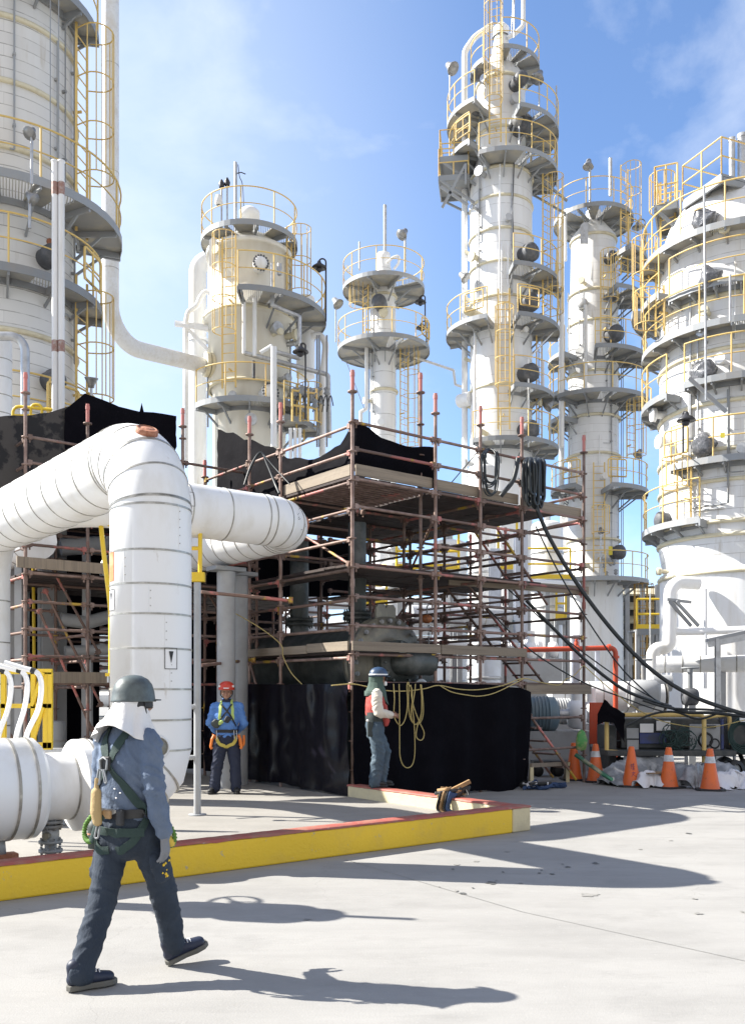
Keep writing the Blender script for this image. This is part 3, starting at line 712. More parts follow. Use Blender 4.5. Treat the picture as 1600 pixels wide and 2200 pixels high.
# perforated steel walkway seen from below at the corner: short transverse bars
mb = MB(); r = random.Random(2)
for i in range(14):
    s = 0.12+i*0.125; mb.beam(L0(0.1, s, 4.845), L0(1.6, s, 4.845), 0.03, 0.03)
mb.build('deck_bearers', RUST, SCF)
def board(t0, s0, t1, s1, z, h=0.17, th=0.035):
    a, b = L0(t0, s0, z+h/2), L0(t1, s1, z+h/2); mb = MB(); l = (b-a).length
    mb.box(V(0, 0, l/2), (th, h, l)); o = mb.build('toe_board', WOOD, SCF, bevel=0.004)
    d = (b-a).normalized(); sd = UZ.cross(d)
    m = Matrix((sd, UZ, d)).transposed().to_4x4(); m.translation = a; o.matrix_local = m
board(0.1, 0.06, 1.62, 0.06, 4.9); board(1.68, 0.07, 3.62, 0.07, 4.9); board(3.68, 0.06, 5.28, 0.06, 4.86)
board(0.06, 0.12, 0.06, 1.94, 4.9); board(2.4, 0.5, 5.5, 0.06, 3.46, 0.15)
board(-0.05, -0.06, 1.7, -0.06, 2.27, 0.14); board(1.72, -0.055, 3.7, -0.055, 2.26, 0.15)
board(-0.06, 0.02, -0.06, 1.1, 2.27, 0.14); board(-0.055, 1.12, -0.055, 3.6, 2.26, 0.13)
board(3.68, -0.06, 5.42, -0.06, 1.62, 0.17); board(2.8, 0.3, 5.3, 0.3, 3.44, 0.13) if False else None
# three stair flights in the end bay
def stair(t0, z0, t1, z1, s, n=7, w=0.55):
    st = MB()
    o = None
    mb = MB()
    for ss in (s, s+w): mb.tube([L0(t0, ss, z0), L0(t1, ss, z1)], 0.024, 8)
    o = mb.build('stair_flight', RUST2, SCF)
    mb = MB()
    for i in range(1, n):
        f = i/n; mb.box(L0(t0+(t1-t0)*f, s+w/2, z0+(z1-z0)*f), (0.2, w-0.04, 0.03), (RD, LD, UZ))
    mb.build('treads', RUST, o)
stair(3.75, 4.6, 5.1, 3.3, 0.7); stair(2.9, 3.5, 4.9, 1.75, 0.55, 8); stair(3.7, 1.5, 5.2, 0.05, 0.1, 6)

# the second scaffold at the left, behind the big pipe
C1 = V(-5.44, 14.6, 0)
def L1(t, s, z): return RD*t+LD*s+UZ*z
SC2 = thing('scaffold', 'dim rusty scaffold behind the hooked hoses and the yellow gate', 'scaffold', C1)
T2 = [0, 1.0, 2.7, 4.2]; S2_ = [0, 1.5, 3.2]
tp2 = {(0, 0): 800, (1.0, 0): 868, (2.7, 0): 877}
for t in T2:
    for s in S2_:
        w = C1+L1(t, s, 0); h = zat(tp2[(t, s)], w.y) if (t, s) in tp2 else 4.9
        inst('post', post_mesh('post_tube', h, m=rp.choice([RUST, RUST2])), SC2, L1(t, s, 0))
for s in S2_:
    for i in range(3):
        for z in LV:
            if s > 0 and rp.random() < 0.5: continue
            if z > 5.0 and (s > 0): continue
            a, b = L1(T2[i], s, z), L1(T2[i+1], s, z); inst('ledger', rail_mesh((b-a).length-0.04, rp.choice([RUST, RUST2])), SC2, mtx=span(a+RD*0.02, b))
for t in T2[:3]:
    for i in range(2):
        for z in LV:
            if t > 0 and (rp.random() < 0.5 or z > 5): continue
            a, b = L1(t, S2_[i], z-0.055), L1(t, S2_[i+1], z-0.055); inst('transom', rail_mesh((b-a).length-0.04, rp.choice([RUST, RUST2])), SC2, mtx=span(a+LD*0.02, b))
for z in LV[2:]:
    a, b = L1(0, 0, z+0.02), L1(-2.2, 0.9, z+0.02)
def L1f(t, s, z): return L1(t, s, z)
deck('deck', 0.1, 4.1, 0.05, 3.1, 3.57, True, seed=12, gap=0.04, parent=SC2, f=L1)
deck('deck', 0.1, 4.1, 0.05, 3.1, 4.87, True, seed=13, gap=0.02, parent=SC2, f=L1)
for (t0, t1, z, h) in ((-0.15, 2.6, 3.6, 0.17), (0.2, 1.3, 1.8, 0.18)):
    a, b = L1(t0, -0.05, z+h/2), L1(t1, -0.05, z+h/2); mb = MB(); mb.box((a+b)/2, ((b-a).length, 0.035, h), (RD, LD, UZ)); mb.build('toe_board', WOOD, SC2)
for a, b in ((L1(0.3, 0.5, 4.2), L1(1.4, 0.5, 2.3)), (L1(0.6, 0.9, 3.4), L1(1.6, 0.9, 1.4)), (L1(0.3, 0.3, 3.0), L1(1.2, 0.3, 1.0)), (L1(-0.5, -0.3, 1.3), L1(0.15, -0.1, 0.3))):
    inst('brace', rail_mesh((b-a).length, RUST2), SC2, mtx=span(a, b))
# short single-lift rails between both scaffolds, at the slim post
SC3 = thing('scaffold_rail', 'painted scaffold rail running right from the slim grey post', 'scaffold tube', W(430, 1275, 14.0))
o3 = SC3.location.copy()
for k, (a, b) in enumerate(((W(432, 1272, 14.0), W(620, 1290, 14.6)), (W(432, 1430, 14.2), W(540, 1418, 15.8)))):
    mb = MB(); mb.tube([a-o3, b-o3], 0.026, 8); mb.lathe([(0.026, 0), (0.055, 0.0), (0.055, 0.07), (0.026, 0.07)], b-o3, 8, ax=(V(0, 1, 0), UZ, V(1, 0, 0))); mb.build('tube', RUST2, SC3)

# the rear lifts behind the vessel
C2 = SG(-0.4, 5.2)
SC4 = thing('scaffold', 'farther dim rusty scaffold lifts behind the dark vessel', 'scaffold', C2)
T4 = [0, 1.7, 3.4, 4.9]; S4 = [0, 1.8, 3.6]
for t in T4:
    for s in S4: inst('post', post_mesh('post_tube', 5.0, m=rp.choice([RUST, RUST2])), SC4, L1(t, s, 0))
for s in S4:
    for i in range(3):
        for z in LV[:8]:
            if rp.random() < 0.35: continue
            a, b = L1(T4[i], s, z), L1(T4[i+1], s, z); inst('ledger', rail_mesh((b-a).length-0.04, rp.choice([RUST, RUST2])), SC4, mtx=span(a+RD*0.02, b))
for t in T4:
    for i in range(2):
        for z in LV[:8]:
            if rp.random() < 0.45: continue
            a, b = L1(t, S4[i], z-0.055), L1(t, S4[i+1], z-0.055); inst('transom', rail_mesh((b-a).length-0.04, rp.choice([RUST, RUST2])), SC4, mtx=span(a+LD*0.02, b))
deck('deck', 0.05, 4.8, 0.05, 3.5, 4.87, True, seed=21, gap=0.015, parent=SC4, f=L1); deck('deck', 0.05, 3.4, 0.05, 3.5, 3.57, True, seed=22, gap=0.02, parent=SC4, f=L1); deck('deck', 0.05, 3.4, 0.05, 1.7, 2.25, True, seed=23, gap=0.02, parent=SC4, f=L1)
for k in range(7):
    t_ = rp.uniform(0, 3.2); s_ = rp.choice(S4); z_ = rp.uniform(1.2, 3.2); a, b = L1(t_, s_, z_), L1(t_+1.5*rp.choice([-1, 1]), s_+0.05, z_+1.3); inst('brace', rail_mesh((b-a).length, RUST2), SC4, mtx=span(a, b))
# ================================================================== sheets
def sheet(name, label, pts, mats, seed=0, fold=0.05, step=0.12, rows=14, thick=0.006, group=None, jag=0.03, sag=0.0, wr=0.03):
    """pts: (xy position, z top, z bottom) down the run of the cloth"""
    P = []
    for a, b in zip(pts, pts[1:]):
        n = max(1, int(((Vector(b[0])-Vector(a[0])).length)/step))
        for i in range(n):
            f = i/n; e = f*f*(3-2*f); P.append((Vector(a[0]).lerp(Vector(b[0]), f), a[1]+(b[1]-a[1])*e, a[2]+(b[2]-a[2])*f))
    P.append((Vector(pts[-1][0]), pts[-1][1], pts[-1][2]))
    G_ = []; acc = 0
    for i, (p, zt, zb) in enumerate(P):
        q = P[min(i+1, len(P)-1)][0]; pr_ = P[max(i-1, 0)][0]; d = (q-pr_); d.z = 0; d.normalize(); nr = V(-d.y, d.x, 0)
        if i: acc += (p-P[i-1][0]).length
        zb2 = zb+jag*NZ.noise(V(acc*1.7, seed, 0)); zt2 = zt+0.02*NZ.noise(V(acc*2.3, seed+9, 0))
        col = []
        for j in range(rows+1):
            f = j/rows; z = zt2+(zb2-zt2)*f
            o = fold*(0.35+0.65*f)*NZ.noise(V(acc*2.2+seed, f*0.7, seed))+fold*0.5*NZ.noise(V(acc*5.5, f*1.2+3, seed+2))+wr*NZ.noise(V(acc*3+f*4, f*6-acc, seed+5))
            col.append(V(p.x, p.y, 0)+nr*o+UZ*z)
        G_.append(col)
    o_ = V(P[0][0].x, P[0][0].y, min(p[2] for p in P))
    mb = MB(); mb.grid([[q-o_ for q in c] for c in G_], True, thick)
    o = mb.build(name, mats, loc=o_); tag(o, label, 'tarp', group); return o
def tz(t, s, y): w = SG(t, s); return (w, zat(y, w.y))
def TP(t, s, yt, yb): w = SG(t, s); return (w, zat(yt, w.y), zat(yb, w.y))
# lower curtains: right face, left face
def LPT(t, s, zt, zb): return (SG(t, s), zt, zb)
sheet('black_curtain', 'black sheet hung to the ground beneath the yellow rope coil', [LPT(-0.06, -0.1, 1.8, 0.05), LPT(0.8, -0.1, 1.8, 0.08), LPT(1.65, -0.1, 1.8, 0.06), LPT(2.65, -0.1, 1.78, 0.02), LPT(2.9, -0.16, 1.76, 0.0), LPT(3.5, -0.1, 1.73, 0.03), LPT(3.78, -0.1, 1.66, 0.06)], TARP, 3, 0.14)
sheet('black_curtain', 'glossy creased black plastic sheet between red helmet and green hooded workers', [LPT(-0.1, 4.4, 1.85, 0.2), LPT(-0.1, 3.4, 1.8, 0.18), LPT(-0.1, 1.97, 1.78, 0.16), LPT(-0.1, 1.0, 1.78, 0.14), LPT(-0.13, 0.5, 1.78, 0.14), LPT(-0.12, -0.04, 1.78, 0.14)], TARP_SHINY, 7, 0.09, rows=22, wr=0.035, step=0.08)
# upper tarps
sheet('roof_tarp', 'black tarp sagging to a peak on the top deck of the scaffold', [TP(0.35, 4.75, 922, 1060), TP(0.35, 4.3, 930, 1062), TP(0.35, 3.6, 945, 1075), TP(0.35, 2.9, 958, 1080), TP(0.35, 2.2, 985, 1068), TP(0.35, 1.5, 986, 1050), TP(0.35, 0.8, 955, 1030), TP(0.3, 0.36, 910, 1014), TP(0.42, 0.3, 912, 1014), TP(0.8, 0.32, 940, 1024), TP(1.3, 0.32, 958, 1036), TP(1.95, 0.32, 962, 1050)], TARP, 11, 0.05, rows=10)
def TP1(t, s, yt, yb): w = C1+L1(t, s, 0); return (V(w.x, w.y, 0), zat(yt, w.y), zat(yb, w.y))
sheet('roof_tarp', 'black tarp draped behind the arch of the big white pipe', [TP1(0.75, 0.35, 880, 1120), TP1(0.95, 0.4, 862, 1120), TP1(1.1, 0.4, 846, 1120), TP1(1.3, 0.4, 852, 1100), TP1(1.7, 0.4, 873, 1080), TP1(2.08, 0.4, 884, 1060), TP1(2.12, 0.4, 865, 1060), TP1(2.16, 0.4, 884, 1060), TP1(2.5, 0.4, 888, 1030), TP1(2.78, 0.4, 893, 960)], TARP, 17, 0.05, rows=10)
sheet('roof_tarp', 'worn see-through black net behind the post at the left edge', [TP1(-1.5, 0.5, 894, 1060), TP1(-0.6, 0.45, 896, 1060), TP1(0.1, 0.42, 893, 1070), TP1(0.5, 0.4, 886, 1080), TP1(0.85, 0.38, 872, 1100)], TARP_THIN, 23, 0.06, rows=12)
sheet('added_dark_backing', 'added black sheet darkening the back of the left scaffold', [(C1+L1(-2.5, 3.5, 0), 4.9, 0.13), (C1+L1(0.8, 3.5, 0), 4.9, 0.13), (C1+L1(2.6, 3.5, 0), 4.9, 0.13)], TARP, 31, 0.08, rows=10)  # black backing added to make the left scaffold's inside dark
sheet('added_dark_backing', 'added black sheet for the dark gap behind the worker in red helmet', [(C1+L1(2.7, 2.0, 0), 3.1, 0.13), (C1+L1(4.6, 1.9, 0), 3.1, 0.13)], TARP, 33, 0.08, rows=10)  # added black backing, stands in for the dark behind the worker

sheet('added_dark_backing', 'added black sheet standing in for shade under the top deck', [(SG(-0.6, 4.75), 4.8, 3.62), (SG(1.6, 4.75), 4.8, 3.55), (SG(3.7, 4.75), 4.8, 3.7)], TARP, 35, 0.08, rows=8)  # black sheet added in place of the deep shade below the deck
sheet('added_dark_backing', 'added black sheet darkening the far side of the farther scaffold lifts', [(SG(-0.6, 8.9), 4.8, 2.9), (SG(2.0, 8.9), 4.8, 3.0), (SG(4.4, 8.9), 4.8, 2.9)], TARP, 37, 0.08, rows=8)  # another added black sheet, darkens the view through the rear lifts
# ================================================================== vessel inside
VA = SG(1.15, 0.55); VA.z = 2.12
t = thing('horizontal_vessel', 'dark horizontal pressure vessel lying inside the scaffold', 'vessel', (VA.x, VA.y, 0))
ax = (RD, UZ, LD)
c = V(0, 0, VA.z); R_ = 0.62
mb = MB(); mb.lathe([(R_, 0.28), (R_, 3.7), (R_*0.97, 3.9), (R_*0.85, 4.1), (R_*0.6, 4.25), (R_*0.3, 4.32), (0.001, 4.34)], c, 40, ax=ax); mb.build('shell', VESSEL, t)
mb = MB(); mb.lathe([(R_, 0.24), (R_+0.13, 0.24), (R_+0.13, 0.13), (R_*0.9, 0.13)], c, 40, ax=ax); mb.lathe([(R_*0.9, 0.12), (R_+0.13, 0.12), (R_+0.13, 0.02), (R_*0.72, 0.0), (R_*0.5, -0.05), (0.36, -0.06)], c, 40, ax=ax); mb.build('body_flange', FLANGE, t)
mb = MB()
for k in range(24):
    a = 2*PI*k/24; q = c+(RD*math.cos(a)+UZ*math.sin(a))*(R_+0.06)
    mb.cyl(q-LD*0.06, q+LD*0.3, 0.02, 6); mb.cyl(q-LD*0.045, q-LD*0.0, 0.036, 6)
mb.build('flange_bolts', STEEL, t)
mb = MB(); nz_ = fillet([c+LD*0.1, c-LD*0.28, c-LD*0.28+RD*0.7-UZ*0.1], 0.3, 8)
mb.lathe([(0.36, -0.05), (0.30, -0.14), (0.28, -0.2)], c, 28, ax=ax); mb.lathe([(0.28, -0.2), (0.36, -0.2), (0.36, -0.27), (0.1, -0.27)], c, 28, ax=ax)
for k in range(12):
    a = 2*PI*k/12; q = c+(RD*math.cos(a)+UZ*math.sin(a))*0.32-LD*0.28; mb.cyl(q, q-LD*0.04, 0.024, 6)
mb.build('channel_nozzle', VESSEL, t)
mb = MB(); e = c-LD*0.3
mb.tube(fillet([e+LD*0.08, e-LD*0.12, e-LD*0.12+RD*0.5], 0.12, 6), 0.2, 20, caps=False); mb.tube([e-LD*0.12+RD*0.48, e-LD*0.12+RD*0.5], 0.2, 20); mb.build('outlet_pipe', VESSEL, t)
for ss in (0.1, 0.3):
    mb = MB(); q = c+LD*0.08+RD*(ss-0.2)+UZ*(R_+0.1)
    mb.prism([q+RD*x+UZ*z for x, z in ((-0.1, -0.02), (0.1, -0.02), (0.1, 0.17), (0.06, 0.23), (-0.06, 0.23), (-0.1, 0.17))], LD*0.04)
    mb.build('lifting_lug', FLANGE, t)
for s_, w_ in ((0.85, 0.15), (2.6, 0.17)):
    mb = MB(); q = c+LD*s_
    mb.tube([q+UZ*(R_-0.05), q+UZ*(R_+1.75)], w_, 20); mb.lathe([(w_, R_+0.26), (w_+0.09, R_+0.26), (w_+0.09, R_+0.2), (w_, R_+0.2)], q, 20); mb.lathe([(w_, R_+0.18), (w_+0.09, R_+0.18), (w_+0.09, R_+0.12), (w_, R_+0.12)], q, 20)
    for k in range(10):
        a = 2*PI*k/10; mb.cyl(q+V((w_+0.06)*math.cos(a), (w_+0.06)*math.sin(a), R_+0.08), q+V((w_+0.06)*math.cos(a), (w_+0.06)*math.sin(a), R_+0.3), 0.013, 6)
    mb.build('top_nozzle', VESSEL, t)
for s_ in (0.7, 3.2):
    mb = MB(); q = c+LD*s_; mb.box(V(q.x, q.y, (VA.z-R_*0.6)/2), (1.0, 0.2, VA.z-R_*0.6), (RD, LD, UZ)); mb.build('saddle', VESSEL, t)
# pale ring nozzle below, with half-ring jacket
q = SG(1.62, 0.35); q.z = 1.72
t = thing('ring_nozzle', 'cream half ring flange above the curtain behind the rope coil', 'flange', q)
mb = MB(); mb.lathe([(0.10, 0), (0.15, 0), (0.15, -0.05), (0.10, -0.05), (0.10, 0)], V(0, 0, 0), 24, ax=(RD, UZ, LD)); mb.build('ring', LABELW, t)
mb = MB(); mb.lathe([(0.001, 0.02), (0.098, 0.02)], V(0, 0, 0), 24, ax=(RD, UZ, LD)); mb.build('bore', BLACK, t)
mb = MB(); mb.box(V(0, 0, -0.05)+LD*0.1, (0.8, 0.03, 0.9), (RD, LD, UZ)); mb.build('back_plate', VESSEL, t)
# chain hoist
h = SG(2.0, 0.6); h.z = zat(1330, h.y)
t = thing('chain_hoist', 'orange chain hoist hanging under the middle scaffold deck', 'hoist', (h.x, h.y, h.z))
mb = MB(); mb.sphere(V(0, 0, 0), 0.085, 14, 8, (1.1, 0.7, 0.9)); mb.build('housing', mat('hoist_orange', (0.32, 0.1, 0.02), 0.5, col2=(0.15, 0.06, 0.03), scale=14), t)
mb = MB(); mb.tube([V(0, 0, 0.08), V(0, 0, 0.2), V(0.03, 0, 0.25), V(0.0, 0, 0.29), V(-0.03, 0, 0.26)], 0.012, 6); mb.build('hook', STEEL, t)
mb = MB()
for k in range(16): mb.lathe([(0.012, -0.006), (0.02, 0), (0.012, 0.006), (0.006, 0), (0.012, -0.006)], V(0.03, 0, -0.09-0.032*k), 8, ax=(V(1, 0, 0) if k % 2 else V(0, 1, 0), UZ, V(0, 1, 0) if k % 2 else V(1, 0, 0)), sy=1.3)
mb.build('chain', GALV, t)

# ================================================================== ropes, hoses and cables on the scaffold
def line_thing(name, label, cat, pts, r, m, n=6, smooth_n=6, group=None, spl=True):
    pts = spline(pts, smooth_n) if spl else [Vector(p) for p in pts]
    o_ = pts[0].copy(); mb = MB(); mb.tube([p-o_ for p in pts], r, n)
    return tag(mb.build(name, m, loc=o_), label, cat, group)
def SP(t, s, y): w = SG(t, s); w.z = zat(y, w.y); return w
def XP(x, y, s=-0.2):
    """point on the plane of the right scaffold face (offset s) seen at photo pixel x, y"""
    k = (x-800)/FP; a = C0.x+LD.x*s; b = C0.y+LD.y*s
    t = (k*b-a)/(RD.x-k*RD.y); w = SG(t, s); w.z = zat(y, w.y); return w
def yrope(name, label, seq, r=0.0085): return line_thing(name, label, 'rope', [XP(x, y, s) for x, y, s in seq], r, ROPE, 6, 7)
yrope('coiled_rope', 'yellow rope coil looped over the curtain in front of hooded worker', [(845, 1470, -.2), (847, 1500, -.26), (846, 1535, -.25), (852, 1552, -.25), (861, 1559, -.25), (870, 1545, -.25), (875, 1515, -.24), (874, 1473, -.21), (878, 1470, -.2), (877, 1510, -.24), (880, 1540, -.25), (890, 1556, -.25), (903, 1552, -.25), (909, 1530, -.25), (907, 1490, -.24), (903, 1471, -.21),
    (905, 1500, -.24), (904, 1535, -.26), (893, 1557, -.26), (883, 1540, -.26), (885, 1505, -.26), (884, 1480, -.24), (876, 1470, -.2)])
yrope('coiled_rope', 'longest drooping loop of yellow rope beside the coil', [(857, 1470, -.2), (858, 1520, -.27), (858, 1590, -.27), (859, 1625, -.27), (866, 1645, -.27), (877, 1650, -.27), (887, 1640, -.27), (891, 1610, -.27), (889, 1550, -.27), (886, 1520, -.27), (891, 1485, -.25), (892, 1470, -.2)])
yrope('coiled_rope', 'small twisted yellow rope loop hanging right of the coil', [(882, 1472, -.2), (886, 1510, -.28), (899, 1548, -.28), (910, 1572, -.28), (909, 1586, -.28), (902, 1591, -.28), (894, 1583, -.28), (896, 1562, -.28), (904, 1540, -.28), (906, 1500, -.28), (905, 1472, -.2)])
yrope('rope_line', 'slack yellow rope strung along the top of the black curtain', [(712, 1473, -.15), (757, 1470, -.18), (790, 1476, -.18), (830, 1484, -.2), (870, 1485, -.2), (912, 1480, -.2), (942, 1473, -.18), (985, 1481, -.18), (1030, 1482, -.18), (1080, 1473, -.18), (1122, 1458, -.14), (1160, 1466, -.14), (1200, 1472, -.14), (1215, 1460, -.14), (1232, 1452, -.14), (1253, 1430, -.1)])
yrope('rope_line', 'second slack yellow rope drooping lower on the curtain right side', [(944, 1473, -.19), (970, 1487, -.2), (1005, 1494, -.2), (1030, 1496, -.2), (1060, 1490, -.2), (1095, 1474, -.2), (1123, 1459, -.15)])
line_thing('thin_rope', 'thin tan rope slanting from the left face down to the curtain', 'rope', [W(500, 1315, 15.2), W(560, 1350, 15.1), W(603, 1385, 15.0), W(608, 1410, 15.0), W(625, 1445, 14.9), W(650, 1472, 14.7)], 0.008, ROPE)
line_thing('thin_rope', 'dark cord tied between top rails beside the tarp edge', 'rope', [XP(960, 1048, 0.1), XP(1028, 968, 0.05)], 0.009, CABLE, spl=False)
# coils hung on the top rail
def coil(name, label, x0, x1, ytop, ybot, n, r, seed, s=-0.1, spread=0.05, nar=(0.55, 0.95)):
    rr = random.Random(seed); pts = []
    for k in range(n):
        wd = (x1-x0)*rr.uniform(*nar); a = x0+(x1-x0-wd)*(k+rr.random())/n; b = a+wd; yb = ybot-(ybot-ytop)*rr.uniform(0, 0.3); so = s-spread*rr.random(); h_ = yb-ytop; q1, q2 = rr.uniform(-2, 2), rr.uniform(-2, 2)
        pts += [(a, ytop+h_*0.12, so), (a+q1, ytop+h_*0.5, so), (a+wd*0.12, ytop+h_*0.88, so), ((a+b)/2, yb, so), (b-wd*0.12, ytop+h_*0.9, so), (b+q2, ytop+h_*0.5, so-0.02), (b-1, ytop+h_*0.1, so), ((a+b)/2, ytop+rr.uniform(-2, 2), s+0.12)]
    return line_thing(name, label, 'cable', [XP(x, y, q) for x, y, q in pts], r, CABLE, 6, 5)
coil('cable_coil', 'thin black cable coil hung open on the top rail', 1033, 1072, 966, 1066, 7, 0.012, 5)
coil('hose_coil', 'thick bundle of black hoses hanging from the top rail at the post', 1122, 1172, 985, 1092, 13, 0.026, 6, spread=0.16, nar=(0.15, 0.35))
line_thing('tied_hose', 'black hoses tied in a hank swinging under the top rail', 'hose', [XP(1112, 985, -.1), XP(1108, 1010, -.14), XP(1100, 1035, -.14), XP(1082, 1058, -.12), XP(1075, 1066, -.08)], 0.04, CABLE)
line_thing('tied_hose', 'loose black hose loop over the left upper rail of scaffold', 'hose', [W(525, 1042, 15.0), W(540, 1000, 15.1), W(560, 972, 15.2), W(575, 1000, 15.1), W(592, 1042, 14.9), W(600, 1060, 14.7)], 0.022, CABLE)
line_thing('tied_hose', 'thin black line leaning from the left upper rail to the deck', 'hose', [W(562, 972, 15.2), W(590, 1005, 15.0), W(622, 1040, 14.7)], 0.011, CABLE)
# the long cables running off to the right
def cab(label, seq, r): line_thing('long_cable', label, 'cable', [W(x, y, Y) for x, y, Y in seq], r, CABLE, 8, 8, 'cables running down to the generator')
cab('thickest black cable sweeping from the hose bundle to the right edge', [(1150, 1085, 16.0), (1180, 1155, 15.9), (1240, 1255, 15.8), (1320, 1360, 15.7), (1400, 1440, 15.6), (1480, 1492, 15.5), (1560, 1523, 15.4), (1640, 1545, 15.3)], 0.036)
cab('second thick black cable below, ending at the generator roof', [(1130, 1290, 16.6), (1200, 1362, 16.6), (1270, 1430, 16.7), (1340, 1482, 16.8), (1400, 1506, 17.0), (1440, 1518, 17.3)], 0.03)
cab('thin black cable crossing the red pipe corner', [(1150, 1130, 16.3), (1200, 1230, 16.4), (1260, 1330, 16.5), (1330, 1430, 16.7), (1390, 1490, 17.0), (1420, 1512, 17.3)], 0.014)
cab('thin black cable low across the stair bay', [(1040, 1300, 16.2), (1130, 1390, 16.3), (1240, 1460, 16.4), (1340, 1500, 16.8), (1420, 1528, 17.3), (1500, 1545, 17.4)], 0.013)
cab('thin black cable lying under the two thick ones', [(1090, 1265, 16.8), (1180, 1345, 16.8), (1270, 1415, 16.8), (1350, 1470, 17), (1430, 1516, 17.3)], 0.012)
line_thing('thin_rope', 'yellow cord sagging along the generator railing', 'rope', [W(1254, 1430, 16.5), W(1310, 1480, 16.6), W(1370, 1525, 17.0), W(1430, 1552, 17.1), W(1520, 1563, 17.1), W(1610, 1545, 17.0)], 0.009, ROPE)
# ================================================================== process towers
D2R = PI/180
class Tower:
    def __init__(s, name, label, cat, x, Y, prof, m, rings=(), n=48, ring_m=RING, skirt=None):
        s.x, s.Y = x, Y; s.k = Y/FP; X = (x-800)/FP*Y
        s.root = thing(name, label, cat, (X, Y, 0), math.atan2(-X, Y)*1.0)
        # local -Y looks at the camera
        s.root.rotation_euler = (0, 0, math.atan2(-X, Y))
        P = [(max(hw*s.k, 0.001), max(0.0, zat(y, Y))) for y, hw in prof]
        s.prof = P
        mb = MB()
        if skirt:
            zs = zat(skirt, Y); hi = [p for p in P if p[1] > zs]; lo = [p for p in P if p[1] <= zs]; mid = (lo[0][0], zs)
            mk = MB(); mk.lathe(list(reversed([mid]+lo)), n=n); mk.build('skirt', WHITE, s.root); P2 = hi+[mid]
        else: P2 = P
        mb.lathe(list(reversed(P2)), n=n)
        mb.cur = 1
        for y, hw in rings:
            z = zat(y, Y); r = hw*s.k; h = 0.05
            mb.lathe([(r-0.08, z-h), (r, z-h), (r+0.02, z), (r, z+h), (r-0.08, z+h)], n=n)
        mb.build('shell', [m, ring_m], s.root)
    def z(s, y): return zat(y, s.Y)
    def zf(s, y, rpx, a=-90):                      # height of a point at angle a on radius rpx seen at row y
        return EYE+(HZ-y)*(s.Y+rpx*s.k*math.sin(a*D2R))/FP
    def pt(s, r, a, z): return V(r*math.cos(a*D2R), r*math.sin(a*D2R), z)
    def at(s, x, y, dY=0.0):                       # local point seen at photo pixel (x, y), dY in front (-) of the axis
        w = W(x, y, s.Y+dY); return s.root.matrix_basis.inverted() @ w if False else Matrix.Rotation(-s.root.rotation_euler[2], 4, 'Z') @ (w-Vector(s.root.location))
    def platform(s, z, r0, r1, a0, a1, rail=True, grate=(), toe=0.13, br=None, gate=(), gaps=(), m=None, under=True, rail_m=None, legs=True, rh=1.1):
        """r0, r1 in photo pixels at the axis distance; angles in degrees, -90 faces the camera"""
        R0, R1 = r0*s.k, r1*s.k; A0, A1 = a0*D2R, a1*D2R
        full = abs(a1-a0) >= 359
        mb = MB(); n = max(4, int(abs(a1-a0)/7.5))
        cuts = sorted([(max(a0, g0), min(a1, g1)) for g0, g1 in grate]); cur = a0; solid = []
        for g0, g1 in cuts:
            if g0 > cur: solid.append((cur, g0))
            cur = max(cur, g1)
        if cur < a1: solid.append((cur, a1))
        mb.cur = 1
        for q0, q1 in solid: mb.sector(R0, R1-0.02, q0*D2R, q1*D2R, z-0.05, z-0.004, max(2, int((q1-q0)/7.5)))
        mb.cur = 0
        mb.sector(R1-0.02, R1, A0, A1, z-0.12, z+toe*0.45, n)
        mb.sector(R0, R0+0.06, A0, A1, z-0.18, z-0.051, n)
        if not full:
            for a in (a0, a1): mb.beam(s.pt(R0, a, z-0.1), s.pt(R1, a, z-0.1), 0.05, 0.2)
        if legs:
            nb = br or max(2, int(abs(a1-a0)/42))
            for i in range(nb+1):
                a = a0+(a1-a0)*(i if not full else i+0.5)/(nb if not full else nb+1)
                a = min(max(a, a0+2), a1-2)
                mb.beam(s.pt(R0-0.05, a, z-0.12), s.pt(R1-0.03, a, z-0.12), 0.05, 0.13)
                mb.beam(s.pt(R0-0.02, a, z-0.75*min(1, (R1-R0))), s.pt(R0+(R1-R0)*0.62, a, z-0.16), 0.045, 0.06)
        o = mb.build('platform', [STEEL, DECKPLATE], s.root)
        for q0, q1 in cuts:
            g = MB(); g.sector(R0+0.06, R1-0.02, q0*D2R, q1*D2R, z-0.045, z-0.008, max(2, int((q1-q0)/7.5))); g.build('grating', GRATING, o)
        if rail: s.rail(o, R1-0.03, a0, a1, z, gaps, rail_m or YELLOW, rh, full)
        for a in gate: s.gate(o, R1-0.02, a, z)
        return o
    def rail(s, o, R, a0, a1, z, gaps=(), m=None, rh=1.1, full=False):
        mb = MB(); segs = []; cur = a0
        for g0, g1 in sorted(gaps): segs.append((cur, g0)); cur = g1
        segs.append((cur, a1))
        for q0, q1 in segs:
            if q1-q0 < 2: continue
            n = max(2, int((q1-q0)/6)); pts = lambda h: [s.pt(R, q0+(q1-q0)*i/n, z+h) for i in range(n+1)]
            mb.tube(pts(rh), 0.023, 6); mb.tube(pts(rh*0.52), 0.017, 6)
            L_ = R*(q1-q0)*D2R; k = max(1, int(round(L_/1.15)))
            for i in range(k+1):
                a = q0+(q1-q0)*i/k; mb.cyl(s.pt(R, a, z), s.pt(R, a, z+rh), 0.022, 6)
        mb.build('railing', m or YELLOW, o)
